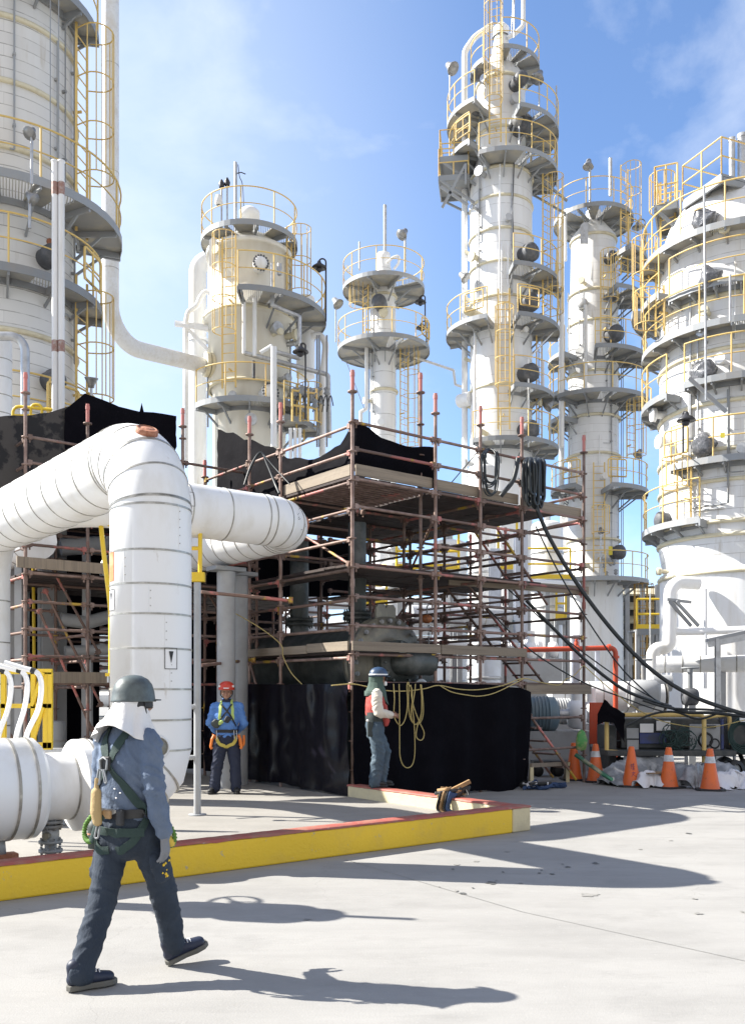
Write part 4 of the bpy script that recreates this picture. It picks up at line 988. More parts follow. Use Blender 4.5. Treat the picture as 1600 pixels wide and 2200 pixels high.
    def gate(s, o, R, a, z):
        w = 0.4/R/D2R; mb = MB(); c = [s.pt(R+0.03, a-w, z+0.3), s.pt(R+0.03, a+w, z+0.3), s.pt(R+0.03, a+w, z+1.0), s.pt(R+0.03, a-w, z+1.0)]
        mb.tube(fillet(c+[c[0], c[1]], 0.08, 3), 0.03, 6); mb.cyl((c[0]+c[1])/2, (c[2]+c[3])/2, 0.022, 6); mb.cyl((c[0]+c[3])/2, (c[1]+c[2])/2, 0.022, 6)
        mb.build('gate', YELLOW, o)
    def ladder(s, a, r, z0, z1, cage=None, m=None, w=0.45, side=False):
        """ladder at angle a, radius r (metres); cage = (z from, z to)"""
        m = m or YELLOW; rd = V(math.cos(a*D2R), math.sin(a*D2R), 0); tg = V(-rd.y, rd.x, 0); c = rd*r
        if side: rd, tg = V(0, -1, 0) if side == 'front' else V(math.cos(side*D2R), math.sin(side*D2R), 0), None; tg = V(-rd.y, rd.x, 0)
        mb = MB()
        for q in (-w/2, w/2): mb.beam(c+tg*q+UZ*z0, c+tg*q+UZ*z1, 0.055, 0.055)
        z = z0+0.2
        while z < z1-0.05: mb.cyl(c-tg*w/2+UZ*z, c+tg*w/2+UZ*z, 0.015, 5); z += 0.3
        z = z0+0.6
        while z < z1: mb.beam(c+UZ*z, c-rd*0.25+UZ*z, 0.04, 0.05); z += 2.2
        o = mb.build('ladder', m, s.root)
        if cage:
            mb = MB(); c0, c1 = cage; k = max(1, int(round((c1-c0)/0.95)))
            arc = lambda z: [c+tg*(0.36*math.sin(t_*D2R))*1.0+rd*(0.36-0.36*math.cos(t_*D2R)+0.02)+UZ*z for t_ in range(-140, 141, 28)] if False else [c-tg*w/2+UZ*z]+[c+rd*(0.38+0.36*math.cos(t_*D2R))+tg*(0.36*math.sin(t_*D2R))+UZ*z for t_ in range(-110, 111, 22)]+[c+tg*w/2+UZ*z]
            for i in range(k+1): mb.tube(arc(c0+(c1-c0)*i/k), (0.012, 0.03), 6) if False else mb.tube(arc(c0+(c1-c0)*i/k), 0.016, 5)
            for t_ in (-100, -67, -33, 0, 33, 67, 100):
                p = c+rd*(0.38+0.36*math.cos(t_*D2R))+tg*(0.36*math.sin(t_*D2R)); mb.cyl(p+UZ*c0, p+UZ*c1, 0.014, 5)
            mb.build('cage', m, o)
        return o
    def manway(s, a, z, r_shell, r, proj=0.45, m=None, lumpy=0.0, tilt=0.0):
        rd = V(math.cos(a*D2R), math.sin(a*D2R), 0); tg = V(-rd.y, rd.x, 0)
        mb = MB(); c = rd*(r_shell-0.05)+UZ*z; r *= 0.86; P = [(r*0.86, 0), (r*0.86, proj*0.5), (r, proj*0.55), (r, proj*0.8), (r*0.93, proj*0.98), (r*0.7, proj*1.1), (r*0.35, proj*1.17), (0.001, proj*1.18)]
        mb.lathe(P, c, 24, ax=(tg, UZ, rd))
        if lumpy:
            mb.v = [tuple(Vector(v)+Vector((NZ.noise(Vector(v)*4), NZ.noise(Vector(v)*4+V(7, 0, 0)), NZ.noise(Vector(v)*4+V(0, 9, 0))))*lumpy) for v in mb.v]
        return mb.build('manway', m or DARKCOVER, s.root)
    def flood(s, p, h, dirv, m=LAMPM, name='floodlight', size=0.2, post_r=0.03):
        """floodlight on a short pole standing at local point p"""
        mb = MB(); p = Vector(p); mb.cyl(p, p+UZ*h, post_r, 6); o = mb.build(name, GALV if m is LAMPM else m, s.root)
        mb = MB(); d = Vector(dirv).normalized(); a = d.orthogonal().normalized(); b = d.cross(a); c = p+UZ*(h+0.05)
        mb.lathe([(0.001, -size*0.55), (size*0.45, -size*0.55), (size*0.55, 0), (size*1.0, size*0.8), (size*1.05, size*0.95), (0.001, size*0.9)], c, 14, ax=(a, b, d)); mb.build('lamp_head', m, o); return o
    def goose(s, p, h, reach, m=None):
        m = m or DARKLAMP; p = Vector(p); r = reach
        mb = MB(); mb.tube([p, p+UZ*h]+[p+UZ*h+V(r/2-r/2*math.cos(t_*D2R), 0, abs(r)/2*math.sin(t_*D2R)) for t_ in range(20, 181, 20)], 0.028, 6); o = mb.build('gooseneck_lamp', m, s.root)
        mb = MB(); c = p+UZ*(h-0.05)+V(r, 0, 0); mb.lathe([(0.05, 0.08), (0.08, 0.0), (0.24, -0.12), (0.25, -0.16), (0.001, -0.14)], c, 12); mb.sphere(c+UZ*(-0.2), 0.1, 8, 6); mb.build('shade', m, o); return o
    def riser(s, pts, r, m=WHITE, n=12, rad=0.3, name='riser_pipe', seams=0):
        mb = MB(); pth = fillet(pts, rad, 6) if len(pts) > 2 else pts; mb.tube(pth, r, n)
        return mb.build(name, m, s.root)
    def clutter(s, seed, y0, y1, n=8, nz=8, amin=-165, amax=-15):
        r = random.Random(seed)
        def rad(z):
            for (ra, za), (rb, zb) in zip(s.prof, s.prof[1:]):
                if zb <= z <= za: return rb+(ra-rb)*((z-zb)/max(1e-6, za-zb))
            return s.prof[-1][0]
        for k in range(n):
            a = r.uniform(amin, amax); ya, yb = sorted((r.uniform(y0, y1), r.uniform(y0, y1))); za, zb = s.z(yb), s.z(ya); R_ = max(rad(za), rad(zb))+0.07
            if zb-za < 1: continue
            mb = MB(); pts = [s.pt(R_, a, zb), s.pt(R_, a, za)]
            if r.random() < 0.6: a2 = a+r.uniform(-25, 25); pts += [s.pt(R_, a+(a2-a)*i/5, za-0.02) for i in range(1, 6)]
            mb.tube(pts, r.choice([0.015, 0.02, 0.028]), 6); z = za+0.5
            while z < zb: mb.beam(s.pt(R_-0.1, a, z), s.pt(R_+0.02, a, z), 0.06, 0.05); z += 1.5
            mb.build('conduit', r.choice([GALV, WHITE, STEEL]), s.root)
        for k in range(nz):
            a = r.uniform(amin, amax); z = s.z(r.uniform(y0, y1)); R_ = rad(z); w = r.choice([0.06, 0.08, 0.11]); l = r.uniform(0.2, 0.35)
            mb = MB(); mb.cyl(s.pt(R_-0.05, a, z), s.pt(R_+l, a, z), w, 10); mb.cyl(s.pt(R_+l, a, z), s.pt(R_+l+0.05, a, z), w*1.8, 12); mb.cyl(s.pt(R_+l+0.06, a, z), s.pt(R_+l+0.11, a, z), w*1.8, 12)
            mb.build('nozzle', r.choice([WHITE, GALV, RING]), s.root)
    def mast(s, p, h, r=0.05, name='mast'):
        mb = MB(); p = Vector(p); mb.cyl(p, p+UZ*h, r, 8); return mb.build(name, GALV, s.root)

# ---------------------------------------------------------------- tower at the left edge
T = Tower('distillation_tower', 'huge banded white tower cut off by the left edge', 'tower', 8, 21.0,
    [(-120, 148), (1200, 148), (1320, 160), (1650, 160)], shell_mat('tower_shell_banded', 0.255, 1.57, ms=0.010, base=(0.66, 0.655, 0.64)),
    rings=[(132, 153), (262, 153), (395, 153), (760, 154), (1000, 153)])
z = T.zf(8, 198, -20); T.platform(z, 150, 198, -150, -12, rail=True, br=5)
z = T.zf(493, 246, 0); T.platform(z, 150, 246, -100, 4, grate=[(-92, -76), (-62, -54)], br=4); T.platform(z+0.45, 150, 225, -170, -103, gate=[-108], br=3)
z = T.zf(562, 200); T.platform(z, 150, 205, -175, 0, grate=[(-72, -52)], gate=[-30], br=6)
z = T.zf(905, 190); T.platform(z, 150, 200, -160, 0, gate=[-55], br=5)
rr = 150*T.k+0.35
rr = 148*T.k+0.2; T.ladder(-21, rr, T.z(505), T.z(50), (T.z(385), T.z(75)), w=0.5, side=-32); T.ladder(-21, rr, T.z(905), T.z(600), (T.z(858), T.z(640)), w=0.5, side=-32)
T.manway(-58, T.z(598), 148*T.k, 0.29, 0.45); T.manway(-55, T.z(905)+0.6, 148*T.k, 0.28, 0.4); T.manway(-38, T.z(455)-0.1, 148*T.k, 0.26, 0.3, WHITE)
FADED = mat('faded_red_band', (0.3, 0.17, 0.14), 0.6, col2=(0.4, 0.33, 0.3), scale=14)
for (x, dx) in ((118, 0), (132, 0)):
    mb = MB(); p = T.at(x, 345, -2.35); q = T.at(x+5, 920, -2.35); mb.cyl(Vector((p.x, p.y, q.z)), p, 0.062, 10)
    mb.lathe([(0.0, p.z), (0.075, p.z), (0.075, p.z-0.03), (0.0, p.z-0.08)], V(p.x, p.y, 0), 10)
    o = mb.build('standpipe', WHITE, T.root)
    mb = MB(); mb.cyl(V(p.x, p.y, T.z(538)), V(p.x, p.y, T.z(514)), 0.066, 10); mb.build('rust_band', FADED, o); mb = MB(); mb.cyl(V(p.x, p.y, T.z(838)), V(p.x, p.y, T.z(816)), 0.066, 10); mb.build('rust_band', FADED, o)
T.flood(T.at(68, 395, -2.6), 1.0, V(-0.3, -0.4, -0.6), size=0.13); T.flood(T.at(64, 490, -2.3), 0.6, V(0.5, -0.2, -0.5), size=0.13); T.flood(T.at(196, 850, -0.9), 0.2, V(0, -0.2, 1), size=0.14)
mb = MB(); 
for x in (108, 126): p = T.at(x, 0, -1.75); q = T.at(x+2, 345, -1.75); mb.cyl(V(p.x, p.y, q.z), p, 0.012, 5)
mb.build('steel_tie', STEEL, T.root)
for (x, y) in ((97, 500), (98, 857), (40, 940)):
    a = math.degrees(math.acos(max(-1, min(1, (x-8)/148.0)))); disc_on(T.root, 'rusty_cap', T.pt(148*T.k, -a, T.zf(y, 148, -a)), T.pt(1, -a, 0), 0.09, BRICKRED, 0.03)

T.clutter(1, 60, 860, 7, 0, -100, -20)
# ---------------------------------------------------------------- stepped tower
T = Tower('stepped_column', 'wide stepped cream tower with domed top, second tall vessel from left', 'tower', 536, 31.0,
    [(506, 0), (508, 20), (513, 40), (522, 56), (534, 66), (548, 74), (549, 92), (560, 92), (560, 88), (686, 88), (686, 98), (704, 98), (704, 88), (840, 88), (846, 78), (1260, 78), (1640, 80)],
    mat('cream_shell', (0.70, 0.68, 0.61), 0.5, col2=(0.52, 0.45, 0.33), scale=0.9, lo=0.5, hi=0.85, stretch=(1, 1, 0.2), bump=0.08, bscale=5), rings=[(695, 99), (842, 90)])
# centre line of the vessel
z = T.zf(472, 103); T.platform(z, 22, 103, -180, 180, grate=[(-85, -60), (-40, -15), (-130, -112)], br=8)
T.platform(T.zf(613, 165, -95), 88, 165, -98, 28, grate=[(-96, -80), (-70, -64)], br=4)
T.platform(T.zf(853, 125), 78, 128, -150, 0, grate=[(-88, -72), (-58, -46)], br=5)
T.platform(T.zf(905, 160, -30), 90, 150, -62, -10, br=2)
rr = 88*T.k+0.35
T.ladder(-112, rr, T.z(868), T.z(560), (T.z(762), T.z(568)))
T.ladder(-22, 103*T.k-0.2, T.z(690), T.z(505), (T.z(640), T.z(505)))
T.ladder(-35, 128*T.k, T.z(960), T.z(850), (T.z(930), T.z(850)))
mb = MB(); q = T.at(540, 500); mb.lathe([(16*T.k, T.z(512)), (16*T.k, T.z(470)), (22*T.k, T.z(468)), (22*T.k, T.z(455)), (14*T.k, T.z(448)), (0.01, T.z(446))], V(0, 0, 0), 20); mb.build('head_nozzle', WHITE, T.root)
mb = MB(); p0 = T.at(470, 560, -1.0); mb.prism([T.at(449, 570, -1.2), T.at(466, 572, -1.2), T.at(466, 515, -1.2), T.at(458, 508, -1.2), T.at(449, 515, -1.2)], V(0, 0.12, 0)); mb.build('cowl_plate', WHITE, T.root)
T.mast(T.at(506, 500), (500-348)*T.k, 0.055); T.mast(T.at(476, 490, -1.2), (490-405)*T.k, 0.03); T.mast(T.at(488, 490, -1.2), (490-400)*T.k, 0.03)
mb = MB(); mb.lathe([(0.08, 0), (0.14, 0.05), (0.1, 0.3), (0.05, 0.34)], T.at(470, 440, -1.2), 10); mb.build('cylinder_gauge', WHITE, T.root)
mb = MB(); p = T.at(508, 372); mb.tube([p, p+V(0.15, 0, 0.05), p+V(0.3, 0, 0.0)], 0.02, 6); mb.tube(spline([p+V(0.05, 0, 0.3), p+V(0.1, 0, -0.1), p+V(0.2, 0, -0.4), p+V(0.25, 0, -1.5)], 5), 0.014, 5)
mb.lathe([(0.08, 0), (0.1, 0.1), (0.03, 0.25)], T.at(476, 402, -1.2), 8); mb.lathe([(0.08, 0), (0.1, 0.1), (0.03, 0.25)], T.at(488, 398, -1.2), 8); mb.build('antenna_fittings', DARKLAMP, T.root)
T.goose(T.at(700, 690, -0.5), (690-565)*T.k, -0.22); T.goose(T.at(656, 900, -2.4), (900-755)*T.k, -0.15)
T.manway(-78, T.z(612), 88*T.k, 0.27, 0.42, WHITE); T.manway(-66, T.zf(838, 100), 78*T.k, 0.3, 0.5, WHITE)
def flange_bolts(a, z, rs, r, n=16):
    rd = V(math.cos(a*D2R), math.sin(a*D2R), 0); tg = V(-rd.y, rd.x, 0); mb = MB()
    for k in range(n):
        c = rd*rs+UZ*z+(tg*math.cos(2*PI*k/n)+UZ*math.sin(2*PI*k/n))*r; mb.cyl(c, c+rd*0.06, 0.035, 6)
    mb.build('bolt_ring', DARKCOVER, T.root)
flange_bolts(-78, T.z(612), 88*T.k+0.33, 0.23); flange_bolts(-66, T.zf(838, 100), 78*T.k+0.4, 0.26)
P = lambda x, y, d=-1.9: T.at(x, y, d)
T.riser([P(585, 566), P(585, 655), P(643, 680, -1.7), P(643, 770, -1.7), P(590, 755)], 0.07, GALV, 8, 0.02)
T.riser([P(600, 566), P(600, 590)], 0.07, GALV, 8)
T.riser([P(524, 650), P(524, 760)], 0.06, WHITE); T.riser([P(547, 640), P(547, 765)], 0.065, WHITE)
T.riser([P(526, 758), P(705, 805, -0.8), P(708, 940, -0.8)], 0.075, GALV, 10, 0.1)
T.riser([P(588, 745, -2.3), P(588, 960, -2.3)], 0.095, WHITE, 12); T.riser([P(560, 757, -2.2), P(585, 742, -2.3)], 0.06, WHITE)
T.riser([P(545, 775, -1.6), P(545, 812, -1.6)], 0.05, DARKCOVER)
for x in (624, 634, 644): T.riser([P(x, 920, -2.2), P(x, 1010, -2.2)], 0.055, WHITE)
T.riser([P(668, 722, 0.2), P(690, 718, 0.2), P(700, 740, 0.2), P(694, 800, 0.2), P(692, 980, 0.2)], 0.11, WHITE, 12, 0.5)
T.riser([P(656, 810, 1), P(656, 640, 1)], 0.32, WHITE, 20)
for x in (681, 686, 702): T.riser([P(x, 720, -1.0), P(x, 960, -1.0)], 0.03, STEEL, 6)
rv = random.Random(9); mb = MB()
for k in range(16):
    mb = MB(); p = P(rv.uniform(632, 712), rv.uniform(838, 885), rv.uniform(-2.2, -0.8)); mb.lathe([(0.04, -0.14), (0.11, -0.08), (0.07, 0.0), (0.11, 0.08), (0.04, 0.15)], p, 8); mb.cyl(p, p+V(rv.uniform(-0.2, 0.2), -0.15, 0.12), 0.03, 6); mb.build('valve', STEEL, T.root)
mb = MB()
for k in range(8):
    x = 632+k*10; p = P(x, 885, -1.8); mb.tube(spline([p, p+V(0.05, 0, 0.35), p+V(0.12, -0.05, 0.5), p+V(0.2, 0, 0.2)], 4), 0.02, 5)
mb.build('instrument_tubing', DARKLAMP, T.root)
mb = MB()
for q in ((630, 845, 780, 905), (655, 835, 690, 900)):
    pass
for x in (628, 645, 662, 680): mb.cyl(P(x, 905, -2.1), P(x, 835, -2.1), 0.035, 6)
for y in (838, 870): mb.cyl(P(628, y, -2.1), P(682, y+8, -2.1), 0.035, 6)
mb.build('railing', YELLOW, T.root)
# flanged nozzle that takes the big bent pipe
mb = MB(); p = T.at(462, 786, -0.6); mb.cyl(p+V(0.5, 0.3, 0), p-V(0.25, 0.1, 0), 0.3, 20); mb.cyl(p-V(0.1, 0.05, 0), p-V(0.2, 0.09, 0), 0.4, 20); mb.cyl(p-V(0.22, 0.1, 0), p-V(0.33, 0.14, 0), 0.4, 20); mb.build('inlet_nozzle', RING, T.root)
# the thin crooked pipe with its bracket on the left
T.riser([P(465, 640, -0.5), P(442, 622, -0.5), P(430, 640, -0.5), P(424, 655, -0.5), P(404, 670, -0.5), P(399, 695, -0.5), P(399, 990, -0.5)], 0.085, WHITE, 10, 0.25)
mb = MB(); mb.beam(P(376, 692, -0.3), P(448, 702, -0.3), 0.1, 0.1); mb.beam(P(376, 697, -0.7), P(448, 707, -0.7), 0.1, 0.1); mb.beam(P(400, 703, -0.5), P(447, 752, -0.5), 0.1, 0.12); mb.build('pipe_bracket', WHITE, T.root)

T.clutter(2, 570, 930, 7, 9)
t = thing('overhead_pipe', 'fat white overhead pipe arched into the stepped tower from behind', 'pipe', (W(425, 1488, 33).x, 33, 0))
k = 33/FP; lp = lambda x, y: V((x-425)*k, 0, zat(y, 33))
mb = MB(); mb.tube(fillet([V(0, 0, 0), lp(425, 560), lp(480, 556)], 0.62, 10), 19*k, 24); mb.lathe([(19*k+0.05, zat(735, 33)), (19*k+0.05, zat(728, 33))], n=24); mb.build('pipe', WHITE, t)

# big bent pipe from the top edge into the stepped tower
a = W(237, -80, 27.0); b = W(237, 736, 27.0); c = W(446, 785, 30.4); c.z = 12.3
o_ = V(a.x, a.y, 0)
pth = fillet([a, b, c], 1.0, 12)
mb = MB(); mb.tube([p-o_ for p in pth], 0.245, 32); mb.cur = 1
for s_ in (3, 6.1, 8.9): p, d = along(pth, s_); mb.tube([p-o_-d*0.01, p-o_+d*0.01], 0.249, 32)
tag(mb.build('bent_transfer_pipe', [mat('weathered_white_pipe', (0.66, 0.67, 0.68), 0.5, col2=(0.55, 0.54, 0.52), scale=14, lo=0.45, hi=0.8, col3=(0.56, 0.53, 0.48), scale3=1.5, bump=0.15, bscale=40), BAND], loc=o_), 'long white pipe dropping from the sky then bending right to a tower', 'pipe')

# ---------------------------------------------------------------- slim column
T = Tower('slim_column', 'slimmest white column with two round railed platforms', 'tower', 824, 40.0,
    [(541, 5), (545, 14), (556, 15), (570, 15), (600, 20), (610, 26), (835, 27), (1500, 27)], shell_mat('slim_shell', 0.9, 1.6, ms=0.012), rings=[(843, 31), (640, 29)], n=28)
T.platform(T.zf(583, 87), 20, 88, -180, 180, grate=[(-60, -32)], br=7)
T.platform(T.zf(716, 98), 27, 99, -178, 182, grate=[(-82, -55)], br=7, gate=[-25])
T.manway(-102, T.z(667), 27*T.k, 0.36, 0.6); 
T.ladder(-150, 27*T.k+0.35, T.z(745), T.z(610), (T.z(668), T.z(622)), side=-150); T.ladder(-12, 27*T.k+0.35, T.z(1030), T.z(745), (T.z(960), T.z(755)), side=-40, w=0.5)
T.mast(T.at(827, 560), (560-440)*T.k, 0.07); T.mast(T.at(772, 580, -0.6), (580-520)*T.k, 0.04); T.mast(T.at(870, 582, -1.0), (582-500)*T.k, 0.05)
T.flood(T.at(868, 502, -1.0), 0.02, V(-0.5, -0.4, -0.75), size=0.24); T.flood(T.at(721, 735, -0.4), (735-650)*T.k, V(0.5, -0.3, -0.7), size=0.24)
T.goose(T.at(913, 700, -0.4), 1.2, -0.2); T.goose(T.at(916, 740, -0.4), 0.9, -0.2)
T.riser([T.at(787, 745, -0.5), T.at(787, 878, -0.5), T.at(775, 885, -0.5), T.at(775, 960, -0.5)], 0.08, WHITE, 8, 0.05); T.riser([T.at(793, 745, -0.5), T.at(793, 960, -0.5)], 0.02, STEEL, 6)
T.riser([T.at(830, 565, -0.4), T.at(845, 552, -0.4), T.at(858, 548, -0.4), T.at(856, 565, -0.4), T.at(846, 578, -0.4)], 0.06, WHITE, 8, 0.2)
T.riser([T.at(745, 570), T.at(752, 585)], 0.05, WHITE); T.riser([T.at(890, 767, 0.5), T.at(974, 795, 0.5), T.at(978, 826, 0.5), T.at(996, 832, 0.5)], 0.06, WHITE, 6, 0.05)
T.riser([T.at(743, 775, -1.2), T.at(783, 880, -0.9)], 0.015, STEEL, 5)

T.clutter(3, 600, 940, 4, 4)
# ---------------------------------------------------------------- the tallest tower
T = Tower('tall_tower', 'tallest white tower ringed with many railed platforms', 'tower', 1076, 38.0,
    [(62, 0), (66, 12), (90, 16), (118, 20), (140, 30), (170, 47), (190, 51), (330, 52), (350, 54), (392, 65), (398, 66), (1260, 66), (1262, 68), (1580, 70)],
    shell_mat('tall_shell', 0.75, 1.57, mort=(0.45, 0.44, 0.42), ms=0.014), rings=[(190, 54), (300, 54), (392, 69), (452, 68), (520, 69), (588, 69), (660, 69), (845, 68)], n=56, skirt=1000)
zf = T.zf
T.platform(zf(104, 80, -60), 16, 82, -88, 70, br=4, grate=[(-75, -58), (-46, -35)]); T.platform(zf(112, 66), 16, 66, -185, -125, br=2)
T.platform(zf(232, 116, -150), 51, 116, -205, -118, br=3); T.platform(zf(224, 122, -70), 51, 122, -72, 28, br=4, grate=[(-58, -38), (-20, -14)])
T.platform(zf(314, 112, -150), 52, 112, -205, -126, br=3, gate=[-135]); T.platform(zf(314, 120), 54, 120, -112, 22, br=5, grate=[(-66, -44)])
T.platform(zf(566, 122, -65), 66, 122, -78, 14, br=3, grate=[(-72, -50)])
T.platform(zf(672, 118, -100), 66, 118, -200, -104, br=4, gate=[-118]); T.platform(zf(672, 124, -72), 66, 124, -74, 12, br=3, grate=[(-72, -48)], gate=[-62])
T.platform(zf(826, 112, -65), 66, 112, -76, 0, br=3, grate=[(-70, -52)]); T.platform(zf(938, 120, -85), 66, 122, -118, 20, br=5, grate=[(-100, -86), (-66, -50)])
rr = 66*T.k+0.3
T.ladder(-100, 54*T.k+0.3, T.z(345), T.z(35), (T.z(268), T.z(26)), m=YELLOW)
T.ladder(-86, rr, T.z(945), T.z(655), (T.z(860), T.z(700)), m=YELLOW); T.ladder(-12, rr+0.3, T.z(700), T.z(385), (T.z(690), T.z(405)), side=-40, w=0.5)
T.ladder(-12, rr, T.z(950), T.z(735), None, side=-30)
# small box landing at the left and the wedge landing at the right
def box_landing(T, x0, x1, y0, y1, Yd=0.0, rails=True):
    k = T.k; o = MB(); d = 1.6
    z = zat(y1, T.Y+Yd); X0, X1 = (x0-T.x)*k, (x1-T.x)*k
    o.box(V((X0+X1)/2, Yd, z), (X1-X0, d, 0.06)); 
    for y in (-d/2, d/2): o.box(V((X0+X1)/2, Yd+y, z-0.08), (X1-X0, 0.05, 0.22))
    for x in (X0, X1): o.box(V(x, Yd, z-0.08), (0.05, d, 0.22))
    o.beam(V(X0, Yd-d/2, z-0.1), V(X1+0.5, Yd-d/2+0.3, z-1.2), 0.08, 0.08); o.beam(V(X0, Yd+d/2, z-0.1), V(X1+0.5, Yd+d/2-0.3, z-1.2), 0.08, 0.08)
    p = o.build('landing', STEEL, T.root)
    if rails:
        r = MB(); c = [V(X0, Yd-d/2, z), V(X1, Yd-d/2, z), V(X1, Yd+d/2, z), V(X0, Yd+d/2, z)]
        for a, b in ((c[1], c[0]), (c[0], c[3]), (c[3], c[2])):
            for h in (0.55, 1.1): r.cyl(a+UZ*h, b+UZ*h, 0.026, 6)
            for q in (a, (a+b)/2, b): r.cyl(q, q+UZ*1.1, 0.026, 6)
        r.build('railing', YELLOW, p)
    return p
box_landing(T, 948, 1008, 0, 352, -0.2); box_landing(T, 946, 1008, 0, 392, -0.2); box_landing(T, 1140, 1188, 0, 392, 0.2)
mb = MB(); 
for a, b in (((950, 445), (1000, 352)), ((946, 400), (1005, 440)), ((1000, 395), (1000, 352))): mb.beam(T.at(a[0], a[1], -0.9), T.at(b[0], b[1], -0.9), 0.08, 0.1)
mb.build('landing_brace', STEEL, T.root)
T.manway(-58, T.z(215), 51*T.k, 0.33, 0.7); T.manway(-52, T.z(305), 52*T.k, 0.42, 0.7); T.manway(-135, T.z(188), 50*T.k, 0.26, 0.6); T.manway(-135, T.z(262), 52*T.k, 0.26, 0.6)
for y in (548, 655, 805, 926): T.manway(-46, T.zf(y, 80, -46), 66*T.k, 0.43, 0.62)
T.manway(-130, T.zf(672, 80, -130), 66*T.k, 0.2, 0.9, RING); T.manway(-118, T.zf(927, 80, -118), 66*T.k, 0.14, 0.5, RING)
mb = MB(); mb.lathe([(0.001, T.z(50)), (16*T.k*0.6, T.z(52)), (18*T.k, T.z(62)), (18*T.k, T.z(80))], n=20); mb.build('head_nozzle', WHITE, T.root)
P = T.at
T.riser([P(1060, 52), P(1020, 78, 0.3), P(998, 110, 0.3), P(998, 1100, 0.3)], 0.125, WHITE, 14, 0.6); T.riser([P(1124, -40, -0.3), P(1124, 55, -0.3), P(1105, 72, -0.3), P(1090, 80, -0.3)], 0.09, WHITE, 10, 0.3)
T.mast(P(1104, 80, -0.6), 80*T.k+1.2, 0.035); T.riser([P(1104, -30, -0.8), P(1098, 70, -0.8)], 0.02, GALV, 6)
T.riser([P(1074, 352, -1.45), P(1072, 655, -1.45)], 0.03, WHITE, 6); T.riser([P(1104, 350, -1.3), P(1100, 450, -1.3), P(1103, 520, -1.3), P(1101, 545, -1.5)], 0.025, DARKCOVER, 6, 0.1)
T.riser([P(1091, 520, -1.5), P(1091, 690, -1.5)], 0.03, WHITE, 6); T.riser([P(1135, 770, -1.5), P(1135, 960, -1.5)], 0.035, WHITE, 6); T.riser([P(1200, 700, -0.3), P(1136, 770, -1.5)], 0.03, WHITE, 6)
T.riser([P(1020, 712, -1.0), P(1019, 940, -1.2)], 0.05, WHITE, 6); T.riser([P(1206, 470, 0.8), P(1206, 960, 0.8)], 0.11, WHITE, 12)
T.riser([P(988, 862, 0.3), P(1012, 855, -0.2)], 0.28, WHITE, 16)
for x in (1152, 1157): T.riser([P(x, 745, -0.2), P(x, 950, -0.2)], 0.02, STEEL, 5)
for y in (540, 640, 870, 770): 
    mb = MB(); mb.beam(P(998, y, 0.2), P(1016, y+8, 0.1), 0.08, 0.12); mb.build('pipe_clip', RING, T.root)
T.flood(P(966, 215, -0.5), (215-145)*T.k, V(0.5, -0.3, -0.6), size=0.26); T.flood(P(1158, 230, -1.4), (230-165)*T.k, V(-0.3, -0.3, -0.8), size=0.26); T.flood(P(1115, 310, -1.9), (310-262)*T.k, V(-0.4, -0.3, -0.5), size=0.2)
T.flood(P(993, 660, -0.6), (660-595)*T.k, V(0.6, -0.2, -0.6), size=0.22); T.flood(P(1203, 690, -0.2), (690-628)*T.k, V(-0.6, -0.2, -0.6), size=0.22); T.flood(P(1182, 960, -0.6), (960-872)*T.k, V(-0.6, -0.2, -0.6), size=0.22)
T.mast(P(1195, 400, -0.3), (400-185)*T.k, 0.03)

T.clutter(4, 180, 1080, 12, 12)
# ---------------------------------------------------------------- tower with offset platforms
T = Tower('platform_tower', 'medium white tower with cone top and dark platforms along its right side', 'tower', 1274, 40.0,
    [(455, 16), (480, 22), (512, 47), (640, 49), (648, 52), (810, 53), (1245, 54), (1250, 62), (1600, 64)], shell_mat('medium_shell', 0.34, 1.57, mort=(0.5, 0.49, 0.47), ms=0.009), rings=[(522, 50), (640, 54), (705, 55), (812, 56), (905, 58), (985, 57), (1165, 57)], n=48, skirt=1246)
T.platform(T.zf(436, 80), 18, 84, -180, 180, br=7, grate=[(-130, -100), (-80, -60)])
T.platform(T.zf(545, 112, -30), 60, 112, -50, 20, br=3); T.platform(T.zf(614, 112, -60), 52, 110, -66, 8, br=3, grate=[(-60, -46)])
T.platform(T.zf(740, 112, -80), 53, 113, -88, 12, br=4, grate=[(-84, -66)]); T.platform(T.zf(834, 116, -85), 53, 116, -128, 16, br=5, grate=[(-82, -60)])
T.platform(T.zf(1042, 114, -60), 54, 114, -72, 10, br=3, grate=[(-66, -52)], gate=[-65]); T.platform(T.zf(1040, 80, -120), 54, 90, -190, -112, br=3, gate=[-120]); T.platform(T.zf(1240, 114, -80), 56, 115, -140, 16, br=6)
for y in (770, 850, 905): T.platform(T.zf(y, 100, 190), 54, 96, 165, 232, br=2)
rr = 53*T.k+0.3
T.ladder(-68, rr, T.z(760), T.z(575), (T.z(680), T.z(580))); T.ladder(-36, rr+0.2, T.z(620), T.z(392), (T.z(560), T.z(395)), w=0.5); T.ladder(-26, rr+0.35, T.z(1000), T.z(870), (T.z(995), T.z(880)), side=-50)
T.ladder(-80, rr, T.z(1238), T.z(1010), (T.z(1160), T.z(1105))); T.ladder(-12, 64*T.k+0.7, T.z(1480), T.z(1255), (T.z(1470), T.z(1262)), m=mat('ochre_ladder', (0.4, 0.24, 0.06), 0.6), side=-70, w=0.55)
T.manway(-50, T.zf(723, 60, -50), 52*T.k, 0.42, 0.6); T.manway(-40, T.zf(1188, 70, -40), 54*T.k, 0.36, 0.5); T.manway(-52, T.zf(560, 60, -40), 50*T.k, 0.3, 0.4)
T.manway(-112, T.zf(650, 53), 52*T.k, 0.27, 0.3, GALV)
P = T.at
